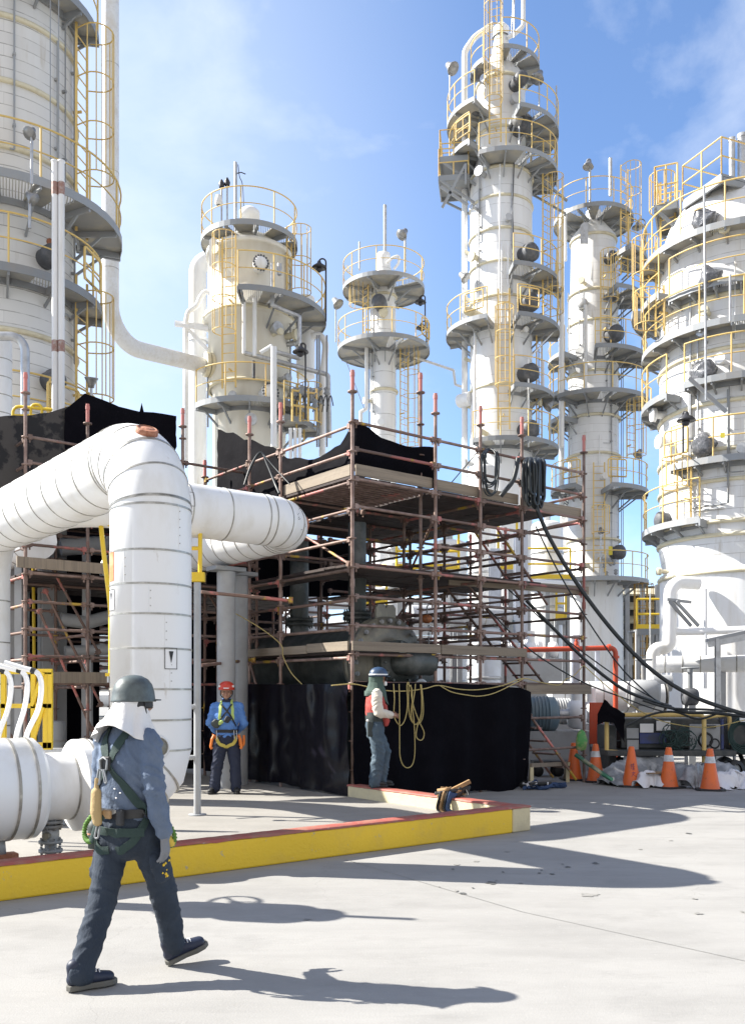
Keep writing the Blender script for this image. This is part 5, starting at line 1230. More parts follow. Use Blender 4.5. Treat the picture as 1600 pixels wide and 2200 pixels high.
T.riser([P(1222, 452), P(1206, 460, 0.2), P(1206, 1100, 0.2)], 0.12, WHITE, 12, 0.4); T.riser([P(1218, 450, -0.8), P(1214, 470, -0.8), P(1214, 560, -0.8)], 0.07, WHITE, 8, 0.2)
mb = MB(); mb.prism([P(1246, 522, -1.1), P(1263, 522, -1.1), P(1263, 480, -1.1), P(1254, 476, -1.1), P(1246, 484, -1.1)], V(0, 0.1, 0)); mb.build('cowl_plate', GALV, T.root)
T.riser([P(1258, 655, -1.3), P(1258, 790, -1.3), P(1257, 840, -1.4)], 0.07, WHITE, 8); T.mast(P(1267, 450, -1.4), (450-352)*T.k, 0.05); T.flood(P(1264, 352, -1.4), 0.01, V(-0.1, -0.2, -1), size=0.22); T.mast(P(1311, 420, -0.3), (420-340)*T.k, 0.075)
T.goose(P(1385, 560, -0.5), (560-478)*T.k, -0.3, LAMPM); T.flood(P(1290, 1240, -1.9), (1240-1145)*T.k, V(0.2, -0.4, -0.8), size=0.14); T.flood(P(1373, 1040, -0.6), (1040-975)*T.k, V(-0.4, -0.3, -0.8), size=0.2)
for x, d in ((1334, -0.4), (1338, -0.3), (1378, -0.5)): T.riser([P(x, 640, d), P(x, 1240, d)], 0.02, STEEL, 5)
for k_ in range(7): T.riser([P(1226-k_*3.3, 1050+k_*4, 0.8), P(1226-k_*3.3, 1500, 0.8)], 0.05, WHITE, 6)
T.flood(P(1375, 790, -0.6), 0.2, V(-0.3, -0.3, -0.8), size=0.2)
mb = MB(); rv = random.Random(4)
for k_ in range(8):
    mb = MB(); p = P(rv.uniform(1296, 1325), rv.uniform(1200, 1236), -2.2); mb.lathe([(0.03, -0.12), (0.09, -0.06), (0.05, 0.0), (0.09, 0.06), (0.03, 0.12)], p, 8); mb.build('valve', STEEL, T.root)
# sticker near the lower manway
mb = MB(); mb.box(P(1311, 1183, -2.0), (0.16, 0.02, 0.36)); mb.build('hazard_sticker', mat('hazard_yellow', (0.6, 0.5, 0.05), 0.5), T.root)

T.clutter(5, 520, 1240, 10, 10)
# ---------------------------------------------------------------- the fat tower at the right edge
T = Tower('wide_tower', 'broad white tower with sweeping curved walkways at the right edge', 'tower', 1590, 27.0,
    [(420, 0), (422, 60), (436, 100), (455, 128), (480, 145), (520, 160), (548, 166), (1165, 166), (1180, 168), (1215, 162), (1232, 158), (1248, 166), (1660, 166)], shell_mat('wide_shell', 0.30, 0.785, mort=(0.36, 0.35, 0.34), ms=0.010), rings=[(560, 170), (692, 170), (800, 170), (905, 170), (1000, 170), (1062, 170), (1145, 172), (1172, 172), (1245, 170)], n=72, skirt=1236)
zf = T.zf
T.platform(zf(463, 200), 150, 203, -176, -20, br=8, grate=[(-108, -98), (-84, -70)])
T.platform(zf(588, 196, -100), 168, 198, -134, -60, br=5, grate=[(-104, -92)]); T.platform(zf(612, 205, -150), 168, 208, -205, -140, br=3)
T.platform(zf(676, 196), 168, 204, -184, -40, br=8, grate=[(-96, -86)]); T.platform(zf(795, 200), 168, 200, -122, -40, br=5); T.platform(zf(850, 205, -160), 168, 205, -200, -134, br=3); T.platform(zf(650, 228, 185), 168, 226, 160, 195, br=2)
T.platform(zf(975, 200, -105), 168, 200, -132, -50, br=5, grate=[(-104, -96), (-88, -80)], gate=[-128]); T.platform(zf(1112, 200, -130), 168, 203, -190, -112, br=4); T.platform(zf(1095, 190, -80), 168, 198, -84, -40, br=2)
# square roof platform
k = T.k; zt = 15.55; rt = T.root
q1 = V(-0.7, 0.72, 0).normalized(); q2 = V(0.72, 0.7, 0).normalized(); c0 = V(-0.47, -2.4, zt)
pp = lambda a, b, z=0.0: c0+q1*a+q2*b+UZ*z
mb = MB(); mb.prism([pp(0, 0, -0.04), pp(0, 3.2, -0.04), pp(1.5, 3.2, -0.04), pp(1.5, 0, -0.04)], UZ*0.07)
for b in (0.03, 1.05, 2.1, 3.17): mb.beam(pp(0, b, -0.13), pp(1.5, b, -0.13), 0.07, 0.17)
for a in (0.03, 0.75, 1.47): mb.beam(pp(a, 0.07, -0.14), pp(a, 3.13, -0.14), 0.07, 0.16)
for a, b in ((0.3, 0.4), (1.2, 0.4), (0.3, 2.2), (1.2, 2.2)): mb.cyl(pp(a, b, -1.3), pp(a, b, -0.1), 0.05, 8)
o = mb.build('platform', STEEL, rt); r = MB(); c = [pp(1.5, 3.2), pp(1.5, 0), pp(0, 0), pp(0, 3.2)]
for a, b in zip(c, c[1:]):
    for h in (0.5, 1.0): r.cyl(a+UZ*h, b+UZ*h, 0.022, 6)
    for f in (0, 0.5, 1): q = a.lerp(b, f); r.cyl(q, q+UZ*1.0, 0.022, 6)
r.build('railing', YELLOW, o)
box_landing(T, 1420, 1466, 0, 436, -0.3)
T.ladder(-168, 150*k, T.z(560), T.z(372), (T.z(448), T.z(376)), side=-110); T.ladder(-170, 168*k+0.3, T.z(620), T.z(508), (T.z(585), T.z(508)), side=-100); T.ladder(-146, 168*k+0.3, T.zf(690, 190, -146), T.zf(590, 190, -146), (T.zf(675, 190, -146), T.zf(600, 190, -146)))
T.ladder(-124, 168*k+0.3, T.zf(1110, 190, -130), T.zf(975, 190, -124), (T.zf(1040, 190, -124), T.zf(975, 190, -124)))
for y, a, rr_, lum in ((447, -112, 0.36, 0.12), (580, -108, 0.34, 0.12), (782, -112, 0.36, 0.12), (943, -112, 0.36, 0.08)): T.manway(a, T.zf(y, 190, a), 166*k, rr_, 0.45, PLASTIC_DARK, lum)
T.manway(-150, T.zf(1105, 190, -150), 166*k, 0.3, 0.35)
P = T.at
for x, y0, w in ((1572, 296, 0.085), (1594, 288, 0.13)):
    mb = MB(); p = P(x, 400, -0.5); q = P(x, y0, -0.5); mb.tube([V(p.x, p.y, p.z), q], w, 16, caps=False); mb.lathe([(w+0.012, q.z-0.1), (w+0.012, q.z), (w-0.01, q.z), (w-0.01, q.z-0.3)], V(q.x, q.y, 0), 16)
    mb.build('vent_stack', GALV, rt)
T.riser([P(1512, 400, -2.7), P(1515, 690, -2.7), P(1516, 860, -2.7)], 0.03, GALV, 6)
mb = MB(); mb.beam(P(1480, 812, -2.5), P(1560, 885, -2.6), 0.05, 0.1); mb.build('stair_stringer', STEEL, rt)
T.goose(P(1467, 972, -2.2), (972-895)*k, 0.08); T.mast(P(1568, 690, -2.7), (690-600)*k, 0.03)
mb = MB(); mb.box(P(1552, 935, -2.36), (0.11, 0.02, 0.13)); mb.build('hazard_sticker', MATS['hazard_yellow'], rt)
# side-draw pipe dropping beside the skirt
T.riser([P(1500, 1254, -1.75), P(1440, 1250, -1.9), P(1438, 1392, -1.9), P(1402, 1394, -1.9), P(1402, 1470, -1.9)], 0.175, WHITE_PIPE, 20, [0.33, 0.2, 0.2])
T.riser([P(1442, 1358, -1.9), P(1475, 1358, -2.0), P(1600, 1353, -2.5)], 0.1, WHITE_PIPE, 14, 0.2)
T.riser([P(1515, 1265, -2.2), P(1515, 1480, -2.2)], 0.05, WHITE, 8)
for (a, b) in (((1432, 1288), (1484, 1294)), ((1438, 1292), (1484, 1345)), ((1452, 1292), (1500, 1345))):
    mb = MB(); mb.beam(P(*a, -2.15), P(*b, -1.95), 0.06, 0.08); mb.build('pipe_bracket', STEEL, rt)
T.mast(P(1396, 1480, -1.6), (1480-1286)*k, 0.02)

T.clutter(6, 560, 1230, 9, 9, -165, -80)
# ================================================================== cones
def cone_mesh(h=0.70):
    mb = MB(); r0, r1 = 0.155, 0.045
    mb.lathe([(r0+0.01, 0.03), (r0, 0.055), (r0-(r0-r1)*0.95, h-0.02), (r1*0.9, h), (r1*0.55, h), (r1*0.5, h-0.05)], n=28); return mb.mesh('cone_body', ORANGE)
CB = cone_mesh()
mb = MB(); 
pts = [V(0.24*math.copysign(1, math.cos(a))*min(1, abs(math.cos(a))*1.25), 0.24*math.copysign(1, math.sin(a))*min(1, abs(math.sin(a))*1.25), 0) for a in [2*PI*(i+0.5)/16 for i in range(16)]]
mb.prism(pts, (0, 0, 0.03)); CBASE = mb.mesh('cone_base', BLACK)
mb = MB(); f = lambda z: 0.155-(0.11)*(z-0.055)/0.65*0.98+0.003
mb.lathe([(f(0.46), 0.46), (f(0.57), 0.57)], n=28); CSL = mb.mesh('cone_sleeve', REFLECT)
CONES = [(1232, 1676, 0, 'plain orange cone half hidden behind the stair foot rails', 3), (1279, 1680, 1, 'orange cone with white band beside the tall end post', 10), (1356, 1690, 0, 'orange cone with purple handwriting in front of the pallets', -8),
         (1436, 1693, 1, 'white banded cone standing between the handwritten cone and the rightmost one', 22), (1525, 1698, 1, 'rightmost orange cone with white band by the white bags', -15), (1238, 1641, 0, 'small far orange cone behind the stair bay', 5), (1143, 1652, 1, 'orange cone in shade mostly hidden behind the black curtain edge', 12)]
for x, y, sl, lab, rz in CONES:
    p = G(x, y); t = thing('traffic_cone', lab, 'cone', p, rz*D2R, 'orange traffic cones along the work area'); s = 1.0 if y > 1660 else 0.95
    t.scale = (s, s, s)
    inst('body', CB, t); inst('base', CBASE, t)
    if sl: inst('reflective_sleeve', CSL, t)
    if 'handwriting' in lab:
        PURP = mat('purple_marker', (0.12, 0.03, 0.16), 0.6); mb = MB()
        def cp(u, z): a = -PI/2+u/0.13-rz*D2R; r = f(z)+0.001; return V(r*math.cos(a), r*math.sin(a), z)
        for st in ([(-.035, .40), (-.045, .36)], [(-.04, .38), (-.04, .31)], [(-.02, .395), (.03, .395)], [(.005, .415), (.005, .36)], [(-.025, .36), (.035, .36)], [(-.02, .33), (.03, .33)], [(.005, .35), (.005, .30)], [(-.025, .30), (.035, .30)],
                   [(.0, .27), (.01, .255)], [(-.03, .25), (.04, .25)], [(.02, .25), (-.035, .18)], [(-.02, .235), (.045, .18)]):
            mb.tube([cp(u, z) for u, z in st], 0.0035, 4)
        mb.build('handwriting', PURP, t)

# ================================================================== right hand yard
Yt = 17.2
t = thing('generator_trailer', 'wheeled generator trailer inside a yellow pipe frame behind the cones', 'trailer', (W(1435, 1488, Yt).x, Yt, 0))
def lp(x, y, d=0.0): q = W(x, y, Yt+d); return V(q.x-t.location.x, d, q.z)
GENDARK = mat('dark_machine', (0.035, 0.04, 0.042), 0.5, col2=(0.07, 0.07, 0.065), scale=6); GENBLUE = mat('faded_blue_panel', (0.04, 0.06, 0.2), 0.5, col2=(0.05, 0.06, 0.1), scale=5)
mb = MB(); a = lp(1300, 1620); b = lp(1575, 1620)
mb.box(V((a.x+b.x)/2, 0.55, zat(1618, Yt)), (b.x-a.x, 1.4, 0.1)); mb.build('chassis', GENDARK, t, bevel=0.01)
mb = MB(); q = lp(1343, 1537); w_ = lp(1560, 1537).x-q.x
mb.box(V(q.x+w_/2, 0.75, zat(1578, Yt)), (w_, 0.9, (1612-1545)*Yt/FP)); mb.build('engine_housing', GENDARK, t, bevel=0.03)
mb = MB(); mb.tube(fillet([lp(1303, 1612), lp(1303, 1536), lp(1512, 1536), lp(1512, 1640)], 0.1, 5), 0.042, 10); mb.tube(fillet([lp(1512, 1542), lp(1566, 1534, 0.2), lp(1570, 1600, 0.3)], 0.1, 4), 0.04, 10)
mb.tube([lp(1303, 1548), lp(1325, 1548)], 0.03, 8); mb.tube([lp(1303, 1614), lp(1340, 1616)], 0.03, 8); mb.build('pipe_frame', YELLOW, t)
for (x0, y0, x1, y1, m, nm) in ((1372, 1555, 1401, 1574, LABELW, 'paper_notice'), (1407, 1549, 1437, 1570, LABELW, 'paper_notice'), (1345, 1565, 1371, 1587, GREYPAINT, 'control_panel'), (1373, 1575, 1430, 1598, GENBLUE, 'blue_side_panel'), (1480, 1556, 1546, 1612, GREYPAINT, 'grey_side_panel'), (1346, 1590, 1371, 1612, GREYPAINT, 'lower_panel'), (1548, 1545, 1554, 1610, GENBLUE, 'blue_post')):
    a, b = lp(x0, y0, 0.27), lp(x1, y1, 0.27); d = {'paper_notice': 0.02}.get(nm, 0.05)
    mb = MB(); mb.box(V((a.x+b.x)/2, 0.27 if nm != 'paper_notice' else 0.2, (a.z+b.z)/2), (abs(b.x-a.x), d, abs(a.z-b.z))); mb.build(nm, m, t, bevel=0.006)
for k in range(3):
    mb = MB(); a = lp(1521+k*7, 1562, 0.22); mb.box(a, (0.045, 0.03, 0.055)); mb.build('gauge', DARKLAMP, t)
mb = MB(); r = random.Random(3)
for k in range(26):
    c = lp(1455+r.uniform(-22, 22), 1585+r.uniform(-18, 16), 0.15-0.15*r.random()); R_ = r.uniform(0.1, 0.22); ph = r.uniform(0, 6)
    mb.tube([c+V(R_*math.cos(ph+j*0.45), r.uniform(-.02, .02), R_*0.85*math.sin(ph+j*0.45)) for j in range(12)], 0.009, 5)
mb.build('hose_tangle', mat('green_black_hose', (0.02, 0.05, 0.045), 0.5), t)
for (x, y, s) in ((1515, 1590, 0.15), (1535, 1598, 0.1)):
    mb = MB(); mb.lathe([(s*0.8, -0.02), (s, 0), (s*0.8, 0.02), (s*0.7, 0), (s*0.8, -0.02)], lp(x, y, 0.17), 20, ax=(V(1, 0, 0), UZ, V(0, -1, 0))); mb.build('hand_wheel', BLACK, t)
for x, d in ((1577, 0.15), (1556, 1.0), (1330, 0.9)):
    c = lp(x, 1638, d); c.z = 0.2
    mb = MB(); mb.lathe([(0.12, -0.07), (0.19, -0.06), (0.2, 0), (0.19, 0.06), (0.12, 0.07)], c, 24, ax=(V(0.96, 0.28, 0), UZ, V(0.28, -0.96, 0)))
    o = mb.build('wheel', BLACK, t); mb = MB(); mb.lathe([(0.001, 0.06), (0.05, 0.06), (0.12, 0.03), (0.125, 0.0)], c, 20, ax=(V(0.96, 0.28, 0), UZ, V(0.28, -0.96, 0))); mb.cyl(c, c+UZ*0.32, 0.03, 8); mb.build('rim', STEEL, o)
mb = MB(); mb.box(V(lp(1320, 1580).x, 0.6, 0.62), (0.15, 0.9, 0.85)); mb.box(lp(1318, 1592, 0.4), (0.3, 0.06, 0.03)); mb.build('end_cabinet', GENDARK, t, bevel=0.02)
sheet('hood_cloth', 'black cloth hood draped over the generator frame corner', [(W(1283, 1488, 17.0), zat(1535, 17.0), zat(1558, 17.0)), (W(1299, 1488, 17.0), zat(1503, 17.0), zat(1550, 17.0)), (W(1318, 1488, 17.05), zat(1520, 17), zat(1552, 17)), (W(1342, 1488, 17.1), zat(1534, 17.1), zat(1595, 17.1))], TARP, 41, 0.06, rows=8, step=0.06)
# second machine, cut by the right edge
p = W(1590, 1488, 17.6)
t = thing('hose_cart', 'hose reel cart at the right edge behind the generator trailer', 'cart', (p.x, p.y, 0))
mb = MB(); mb.box(V(0.2, 0.3, 0.85), (0.8, 0.7, 0.75)); mb.build('body', GENDARK, t, bevel=0.03)
mb = MB(); r = random.Random(6)
for k in range(16):
    R_ = 0.2+0.014*k*r.random(); mb.tube([V(-0.02+R_*math.cos(j*0.5)*0.9, -0.1-0.01*k, 0.85+R_*math.sin(j*0.5)) for j in range(13)], 0.012, 5)
mb.build('hose_reel', MATS['green_black_hose'], t)
mb = MB(); mb.box(V(-0.03, -0.3, 1.17), (0.2, 0.02, 0.13)); mb.build('paper_notice', LABELW, t)
mb = MB(); mb.lathe([(0.001, -0.05), (0.2, -0.05), (0.2, 0.05), (0.001, 0.05)], V(0.1, -0.05, 0.2), 20, ax=(V(1, 0, 0), UZ, V(0, -1, 0))); mb.cyl(V(0.1, 0, 0.2), V(0.1, 0.3, 0.5), 0.04); mb.build('wheel', BLACK, t)
# pallets and covers
def pallet(x, y, w, d, rz, lab, m=WOOD):
    p = G(x, y); t = thing('pallet', lab, 'pallet', p, rz, 'pallets behind the cones'); mb = MB()
    for k in range(3): mb.box(V(0, -d/2+0.05+(d-0.1)*k/2, 0.05), (w, 0.09, 0.1))
    mb.build('bearers', m, t); n = int(w/0.15); mb = MB()
    for k in range(n): mb.box(V(-w/2+(k+0.5)*w/n, 0, 0.112), (w/n*0.8, d, 0.022))
    mb.build('top_boards', m, t); return t
pallet(1365, 1676, 1.5, 0.8, 0.1, 'brown pallet between the handwritten cone and the tall post'); pallet(1540, 1684, 0.95, 0.7, -0.15, 'pale wooden pallet behind the rightmost cone')
def heap(name, label, cat, pts, m, wid, seed, wr=0.08, base=0.02):
    """crumpled sheet lying along pts (ground pixel x, y, crest height)"""
    P = spline([V(G(x, y).x, G(x, y).y, h) for x, y, h in pts], 7); rows = []; n = 16
    for i, p in enumerate(P):
        d = (P[min(i+1, len(P)-1)]-P[max(i-1, 0)]); d.z = 0; d.normalize(); s = V(-d.y, d.x, 0); row = []
        for j in range(n+1):
            f = j/n*2-1; z = base+max(0, p.z-base)*(1-abs(f)**1.7); q = V(p.x, p.y, 0)+s*(f*wid*(0.8+0.3*NZ.noise(V(i*0.2, seed, j*0.1))))
            k = NZ.noise(V(q.x*5, q.y*5, seed))*wr+NZ.noise(V(q.x*13, q.y*13, seed+3))*wr*0.5
            row.append(q+UZ*max(0.012, z+k)+s*k)
        rows.append(row)
    o_ = V(P[0].x, P[0].y, 0); mb = MB(); mb.grid([[q-o_ for q in r] for r in rows], True, 0.004); return tag(mb.build(name, m, loc=o_), label, cat)
heap('plastic_cover', 'grey plastic cover heaped in a long arch behind the cones', 'cover', [(1298, 1688, 0.06), (1322, 1686, 0.32), (1350, 1682, 0.44), (1385, 1680, 0.5), (1420, 1681, 0.46), (1455, 1684, 0.34), (1490, 1685, 0.32), (1530, 1685, 0.38), (1565, 1687, 0.36), (1605, 1690, 0.2), (1640, 1692, 0.05)], CANVAS, 0.42, 3, 0.12)
heap('white_bag', 'crumpled white plastic bag right of the rightmost cone', 'bag', [(1538, 1697, 0.05), (1556, 1694, 0.28), (1578, 1693, 0.34), (1600, 1694, 0.26), (1622, 1697, 0.05)], SHEETWHITE, 0.24, 9, 0.15)
heap('white_bag', 'small flat white plastic bag lying under the cover arch', 'bag', [(1368, 1694, 0.1), (1388, 1692, 0.26), (1412, 1692, 0.24), (1430, 1694, 0.08)], SHEETWHITE, 0.14, 14, 0.1)
heap('grey_bag', 'ribbed grey bag on the pale pallet left of the rightmost cone', 'bag', [(1474, 1695, 0.15), (1486, 1694, 0.44), (1500, 1694, 0.44), (1514, 1695, 0.15)], CANVAS, 0.18, 19, 0.11)
p = G(1402, 1689)
t = thing('cardboard_box', 'open brown cardboard box under the grey cover', 'box', p, 0.2)
mb = MB(); mb.box(V(0, 0, 0.12), (0.5, 0.35, 0.24)); mb.build('box', mat('cardboard', (0.33, 0.22, 0.12), 0.8, col2=(0.25, 0.17, 0.1), scale=5), t, bevel=0.006)
mb = MB(); mb.box(V(0, -0.24, 0.25), (0.5, 0.18, 0.01)); mb.build('flap', MATS['cardboard'], t)
# hose heap, board, bench and green pole by the stair foot
mb = MB(); r = random.Random(12); c = G(1185, 1640)
for k in range(24):
    R_ = r.uniform(0.35, 0.8); z = r.uniform(0.03, 0.42); ph = r.uniform(0, 6)
    mb.tube([V(R_*math.cos(ph+j*0.42), R_*0.7*math.sin(ph+j*0.42), max(0.03, z*(1-abs(math.cos(ph+j*0.42))*0.5)+0.03*math.sin(j))) for j in range(14)], 0.024, 6)
tag(mb.build('hose_heap', mat('grey_hose', (0.13, 0.12, 0.11), 0.6, col2=(0.2, 0.18, 0.15), scale=6), loc=c), 'heap of grey hoses under the stair flight', 'hoses')
line_thing('green_pole', 'green painted pole leaning from the stair to the ground', 'pole', [W(1236, 1622, 16.9), G(1326, 1689)+UZ*0.03], 0.04, mat('green_paint', (0.02, 0.12, 0.07), 0.45, col2=(0.3, 0.26, 0.18), scale=3, lo=0.55, hi=0.65), 10, spl=False)
a = G(1140, 1694); b = G(1222, 1680)
t = thing('trestle', 'low wooden trestle with one rail at the curtain corner', 'trestle', a)
mb = MB(); hh = zat(1645, a.y); d = b-a; mb.beam(V(0, 0, hh), V(d.x, d.y, zat(1641, b.y)), 0.05, 0.07); mb.build('rail', WOOD, t)
for f_ in (0.02, 0.96):
    mb = MB(); mb.beam(V(d.x*f_, d.y*f_, 0), V(d.x*f_, d.y*f_, hh-0.03), 0.06, 0.06); mb.build('leg', CURB_C, t)
    mb = MB(); mb.beam(V(d.x*f_, d.y*f_+0.3, 0), V(d.x*f_, d.y*f_+0.06, hh-0.03), 0.05, 0.05); mb.build('leg', WOOD, t)
t = thing('castor_trolley', 'low dark trolley on black castors behind the trestle', 'trolley', G(1180, 1668))
mb = MB(); mb.box(V(0, 0, 0.28), (0.7, 0.4, 0.06)); mb.build('deck', GENDARK, t)
for x, y in ((-0.25, -0.12), (0.15, -0.12), (-0.25, 0.15), (0.15, 0.15)):
    mb = MB(); mb.lathe([(0.001, -0.03), (0.11, -0.03), (0.11, 0.03), (0.001, 0.03)], V(x, y, 0.11), 16, ax=(V(1, 0, 0), UZ, V(0, -1, 0))); mb.cyl(V(x, y, 0.11), V(x, y, 0.26), 0.025, 6); mb.build('castor', BLACK, t)
p = W(1280, 1488, 19.0)
t = thing('orange_panel', 'tall red orange panel on legs beside the generator hood', 'panel', (p.x, p.y, 0))
mb = MB(); mb.box(V(0, 0, 1.02), (0.27, 0.05, 0.85)); mb.build('board', RED, t, bevel=0.006)
for x in (-0.11, 0.11): mb = MB(); mb.cyl(V(x, 0.05, 0), V(x, 0.05, 1.4), 0.02, 8); mb.build('leg', STEEL, t)
heap('green_bag', 'small green bag tied to the tall end post', 'bag', [(1249, 1690, 0.0), (1251, 1690, 0.01)], MATS['green_paint'], 0.01, 2, 0.0) if False else None
q = XP(1249, 1580, -0.12); mb = MB(); mb.lathe([(0.001, -0.28), (0.09, -0.26), (0.11, -0.1), (0.07, 0.05), (0.02, 0.1)], V(0, 0, 0), 12, sy=0.5)
mb.v = [tuple(Vector(v)+V(1, 1, 0)*0.03*NZ.noise(Vector(v)*9)) for v in mb.v]
tag(mb.build('green_bag', mat('green_bag', (0.06, 0.25, 0.06), 0.5, col2=(0.45, 0.35, 0.2), scale=5), loc=q), 'small green bag tied low on the tall end post', 'bag')
# fire water pipe
Yr = 21.0; a = W(1150, 1396, Yr); b = W(1322, 1392, Yr); c = W(1322, 1488, Yr); c.z = 0
t = thing('fire_water_pipe', 'red fire water pipe turning down near the medium white tower', 'pipe', (c.x, c.y, 0)); o_ = V(c.x, c.y, 0)
mb = MB(); mb.tube([p-o_ for p in fillet([W(1060, 1400, Yr), a, b, c], [0.05, 0.13], 5)], 0.058, 14); mb.build('pipe', RED, t)
for q, ax_ in ((W(1240, 1394, Yr), V(1, 0, 0)), (W(1322, 1412, Yr), UZ), (W(1308, 1392, Yr), V(1, 0, 0))):
    mb = MB(); mb.tube([q-o_-ax_*0.03, q-o_+ax_*0.03], 0.085, 14); mb.build('coupling', RED, t)
mb = MB(); mb.lathe([(0.04, 0), (0.05, 0.08), (0.02, 0.13), (0.05, 0.15), (0.001, 0.16)], W(1238, 1388, Yr)-o_, 10); mb.build('valve', RED, t)
# canopy at the right edge
Yc = 19.5; p = W(1541, 1488, Yc)
t = thing('canopy', 'grey lean-to canopy on a steel post at the right edge', 'canopy', (p.x, p.y, 0))
lq = lambda x, y, d=0.0: W(x, y, Yc+d)-V(p.x, p.y, 0)
mb = MB(); mb.ibeam(V(0, 0, 0), V(0, 0, zat(1372, Yc)), 0.1, 0.1); mb.build('post', GALV, t)
mb = MB(); a = lq(1522, 1372); mb.prism([a, a+V(1.6, -0.4, 0.36), a+V(1.6, -0.4, 0.28), a+V(0, 0, -0.07)], V(0.2, 2.6, 0)); mb.build('roof', GREYPAINT, t)
mb = MB(); mb.beam(a+V(0, 0.05, -0.13), a+V(1.6, -0.35, 0.2), 0.06, 0.12); mb.build('edge_beam', GALV, t)

# ================================================================== process equipment behind
def hpipe(name, label, pts, r, m=WHITE_PIPE, bands=(), rad=0.3, n=20):
    pth = fillet(pts, rad, 6) if len(pts) > 2 else [Vector(p) for p in pts]; o_ = V(pth[0].x, pth[0].y, 0); q = [p-o_ for p in pth]
    t = thing(name, label, 'pipe', o_); mb = MB(); mb.tube(q, r, n); mb.cur = 1
    for s_ in bands: p, d = along(q, s_); mb.tube([p-d*0.012, p+d*0.012], r+0.007, n)
    mb.build('pipe', [m, BAND], t)
    L_ = plen(q); k = max(1, int(L_/5)); 
    for i in range(k):
        p, d = along(q, L_*(i+0.5)/k); mb = MB(); mb.beam(V(p.x, p.y, 0), V(p.x, p.y, max(0.05, p.z-r)), 0.12, 0.12); mb.build('support', GREYPAINT, t)
    return t
hpipe('insulated_pipe', 'fat jacketed pipe at ground level with grey valve jacket behind the red pipe', [W(1180, 1497, 22), W(1420, 1497, 22)], 0.36, WHITE_PIPE, [0.3+0.3*k for k in range(9)])
def jacket(x, y, Y, r, l, lab, m=DARKCOVER, legs=True):
    p = W(x, y, Y); t = thing('valve_jacket', lab, 'valve', (p.x, p.y, 0), 0, 'insulated valve jackets at ground level'); mb = MB(); c = V(0, 0, p.z)
    mb.lathe([(0.001, -l/2), (r*0.85, -l/2), (r, -l/2+0.06), (r, l/2-0.06), (r*0.85, l/2), (0.001, l/2)], c, 24, ax=(V(0, 1, 0), UZ, V(1, 0, 0))); mb.build('jacket', m, t)
    mb = MB(); mb.cyl(c+UZ*r*0.9, c+UZ*(r+0.45), 0.06, 10); mb.lathe([(0.18, 0), (0.2, 0.02), (0.18, 0.04), (0.16, 0.02), (0.18, 0)], c+UZ*(r+0.42), 16); mb.build('stem', STEEL, t)
    mb = MB(); mb.box(V(0, 0, (p.z-r*0.9)/2), (l*0.5, 0.3, p.z-r*0.9)); mb.build('plinth', GREYPAINT, t); return t
jacket(1382, 1490, 20.8, 0.31, 0.62, 'dark grey valve jacket left of the canopy at pipe level', GREYPAINT); jacket(1482, 1498, 20.5, 0.2, 0.3, 'small black valve jacket at the foot of the broad tower', DARKCOVER)
hpipe('jacketed_header', 'white header pipe crossing in front of the broad tower skirt', [W(1410, 1428, 22.5), W(1700, 1425, 21.5)], 0.2, WHITE_PIPE, [0.4*k+0.2 for k in range(8)])
hpipe('branch_pipe', 'grey branch pipe rising beside the medium tower foot', [W(1404, 1470, 21.5), W(1404, 1505, 21.5), W(1350, 1505, 21.5)], 0.16, GREYPAINT, rad=0.2)
hpipe('branch_pipe', 'grey stub pipe pointing right below the white header', [W(1400, 1468, 22), W(1440, 1468, 22)], 0.2, GREYPAINT)
hpipe('cross_pipe', 'pale fat pipe crossing behind the scaffold at middle height', [W(880, 1322, 23), W(1090, 1328, 24)], 0.26, mat('pale_pipe', (0.55, 0.57, 0.6), 0.5, col2=(0.42, 0.43, 0.45), scale=2), [1, 2])
hpipe('cross_pipe', 'thin pale pipe low behind the dark vessel outlet', [W(940, 1383, 22), W(1010, 1388, 22.2)], 0.11, WHITE)
hpipe('cross_pipe', 'long white pipe high behind the scaffold stair bay', [W(1110, 1255, 30), W(1240, 1262, 31)], 0.2, WHITE)
def pump(x, y, Y, lab, m, s=1.0, rz=0.0):
    p = W(x, y, Y); t = thing('pump_set', lab, 'pump', (p.x, p.y, 0), rz, 'pump sets behind the scaffold'); c = V(0, 0, p.z)
    mb = MB(); mb.lathe([(0.001, -0.42*s), (0.2*s, -0.4*s), (0.3*s, -0.3*s), (0.3*s, 0.3*s), (0.22*s, 0.36*s), (0.001, 0.38*s)], c, 24, ax=(V(0, 1, 0), UZ, V(1, 0, 0)))
    for k in range(8): mb.lathe([(0.3*s, -0.25*s+k*0.06*s), (0.325*s, -0.24*s+k*0.06*s), (0.3*s, -0.22*s+k*0.06*s)], c, 24, ax=(V(0, 1, 0), UZ, V(1, 0, 0)))
    mb.build('motor', m, t)
    mb = MB(); mb.cyl(c+V(0.38*s, 0, 0), c+V(0.62*s, 0, 0), 0.09*s, 12); mb.build('coupling', GALV, t)
    mb = MB(); mb.lathe([(0.001, 0.55*s), (0.22*s, 0.56*s), (0.26*s, 0.66*s), (0.26*s, 0.78*s), (0.14*s, 0.84*s), (0.001, 0.85*s)], c, 20, ax=(V(0, 1, 0), UZ, V(1, 0, 0))); mb.cyl(c+V(0.7*s, 0, 0.2*s), c+V(0.7*s, 0, 0.55*s), 0.1*s, 12); mb.build('casing', LABELW, t)
    mb = MB(); mb.box(V(0.15*s, 0, (p.z-0.28*s)/2), (1.5*s, 0.7*s, max(0.1, p.z-0.28*s))); mb.build('base', GREYPAINT, t)
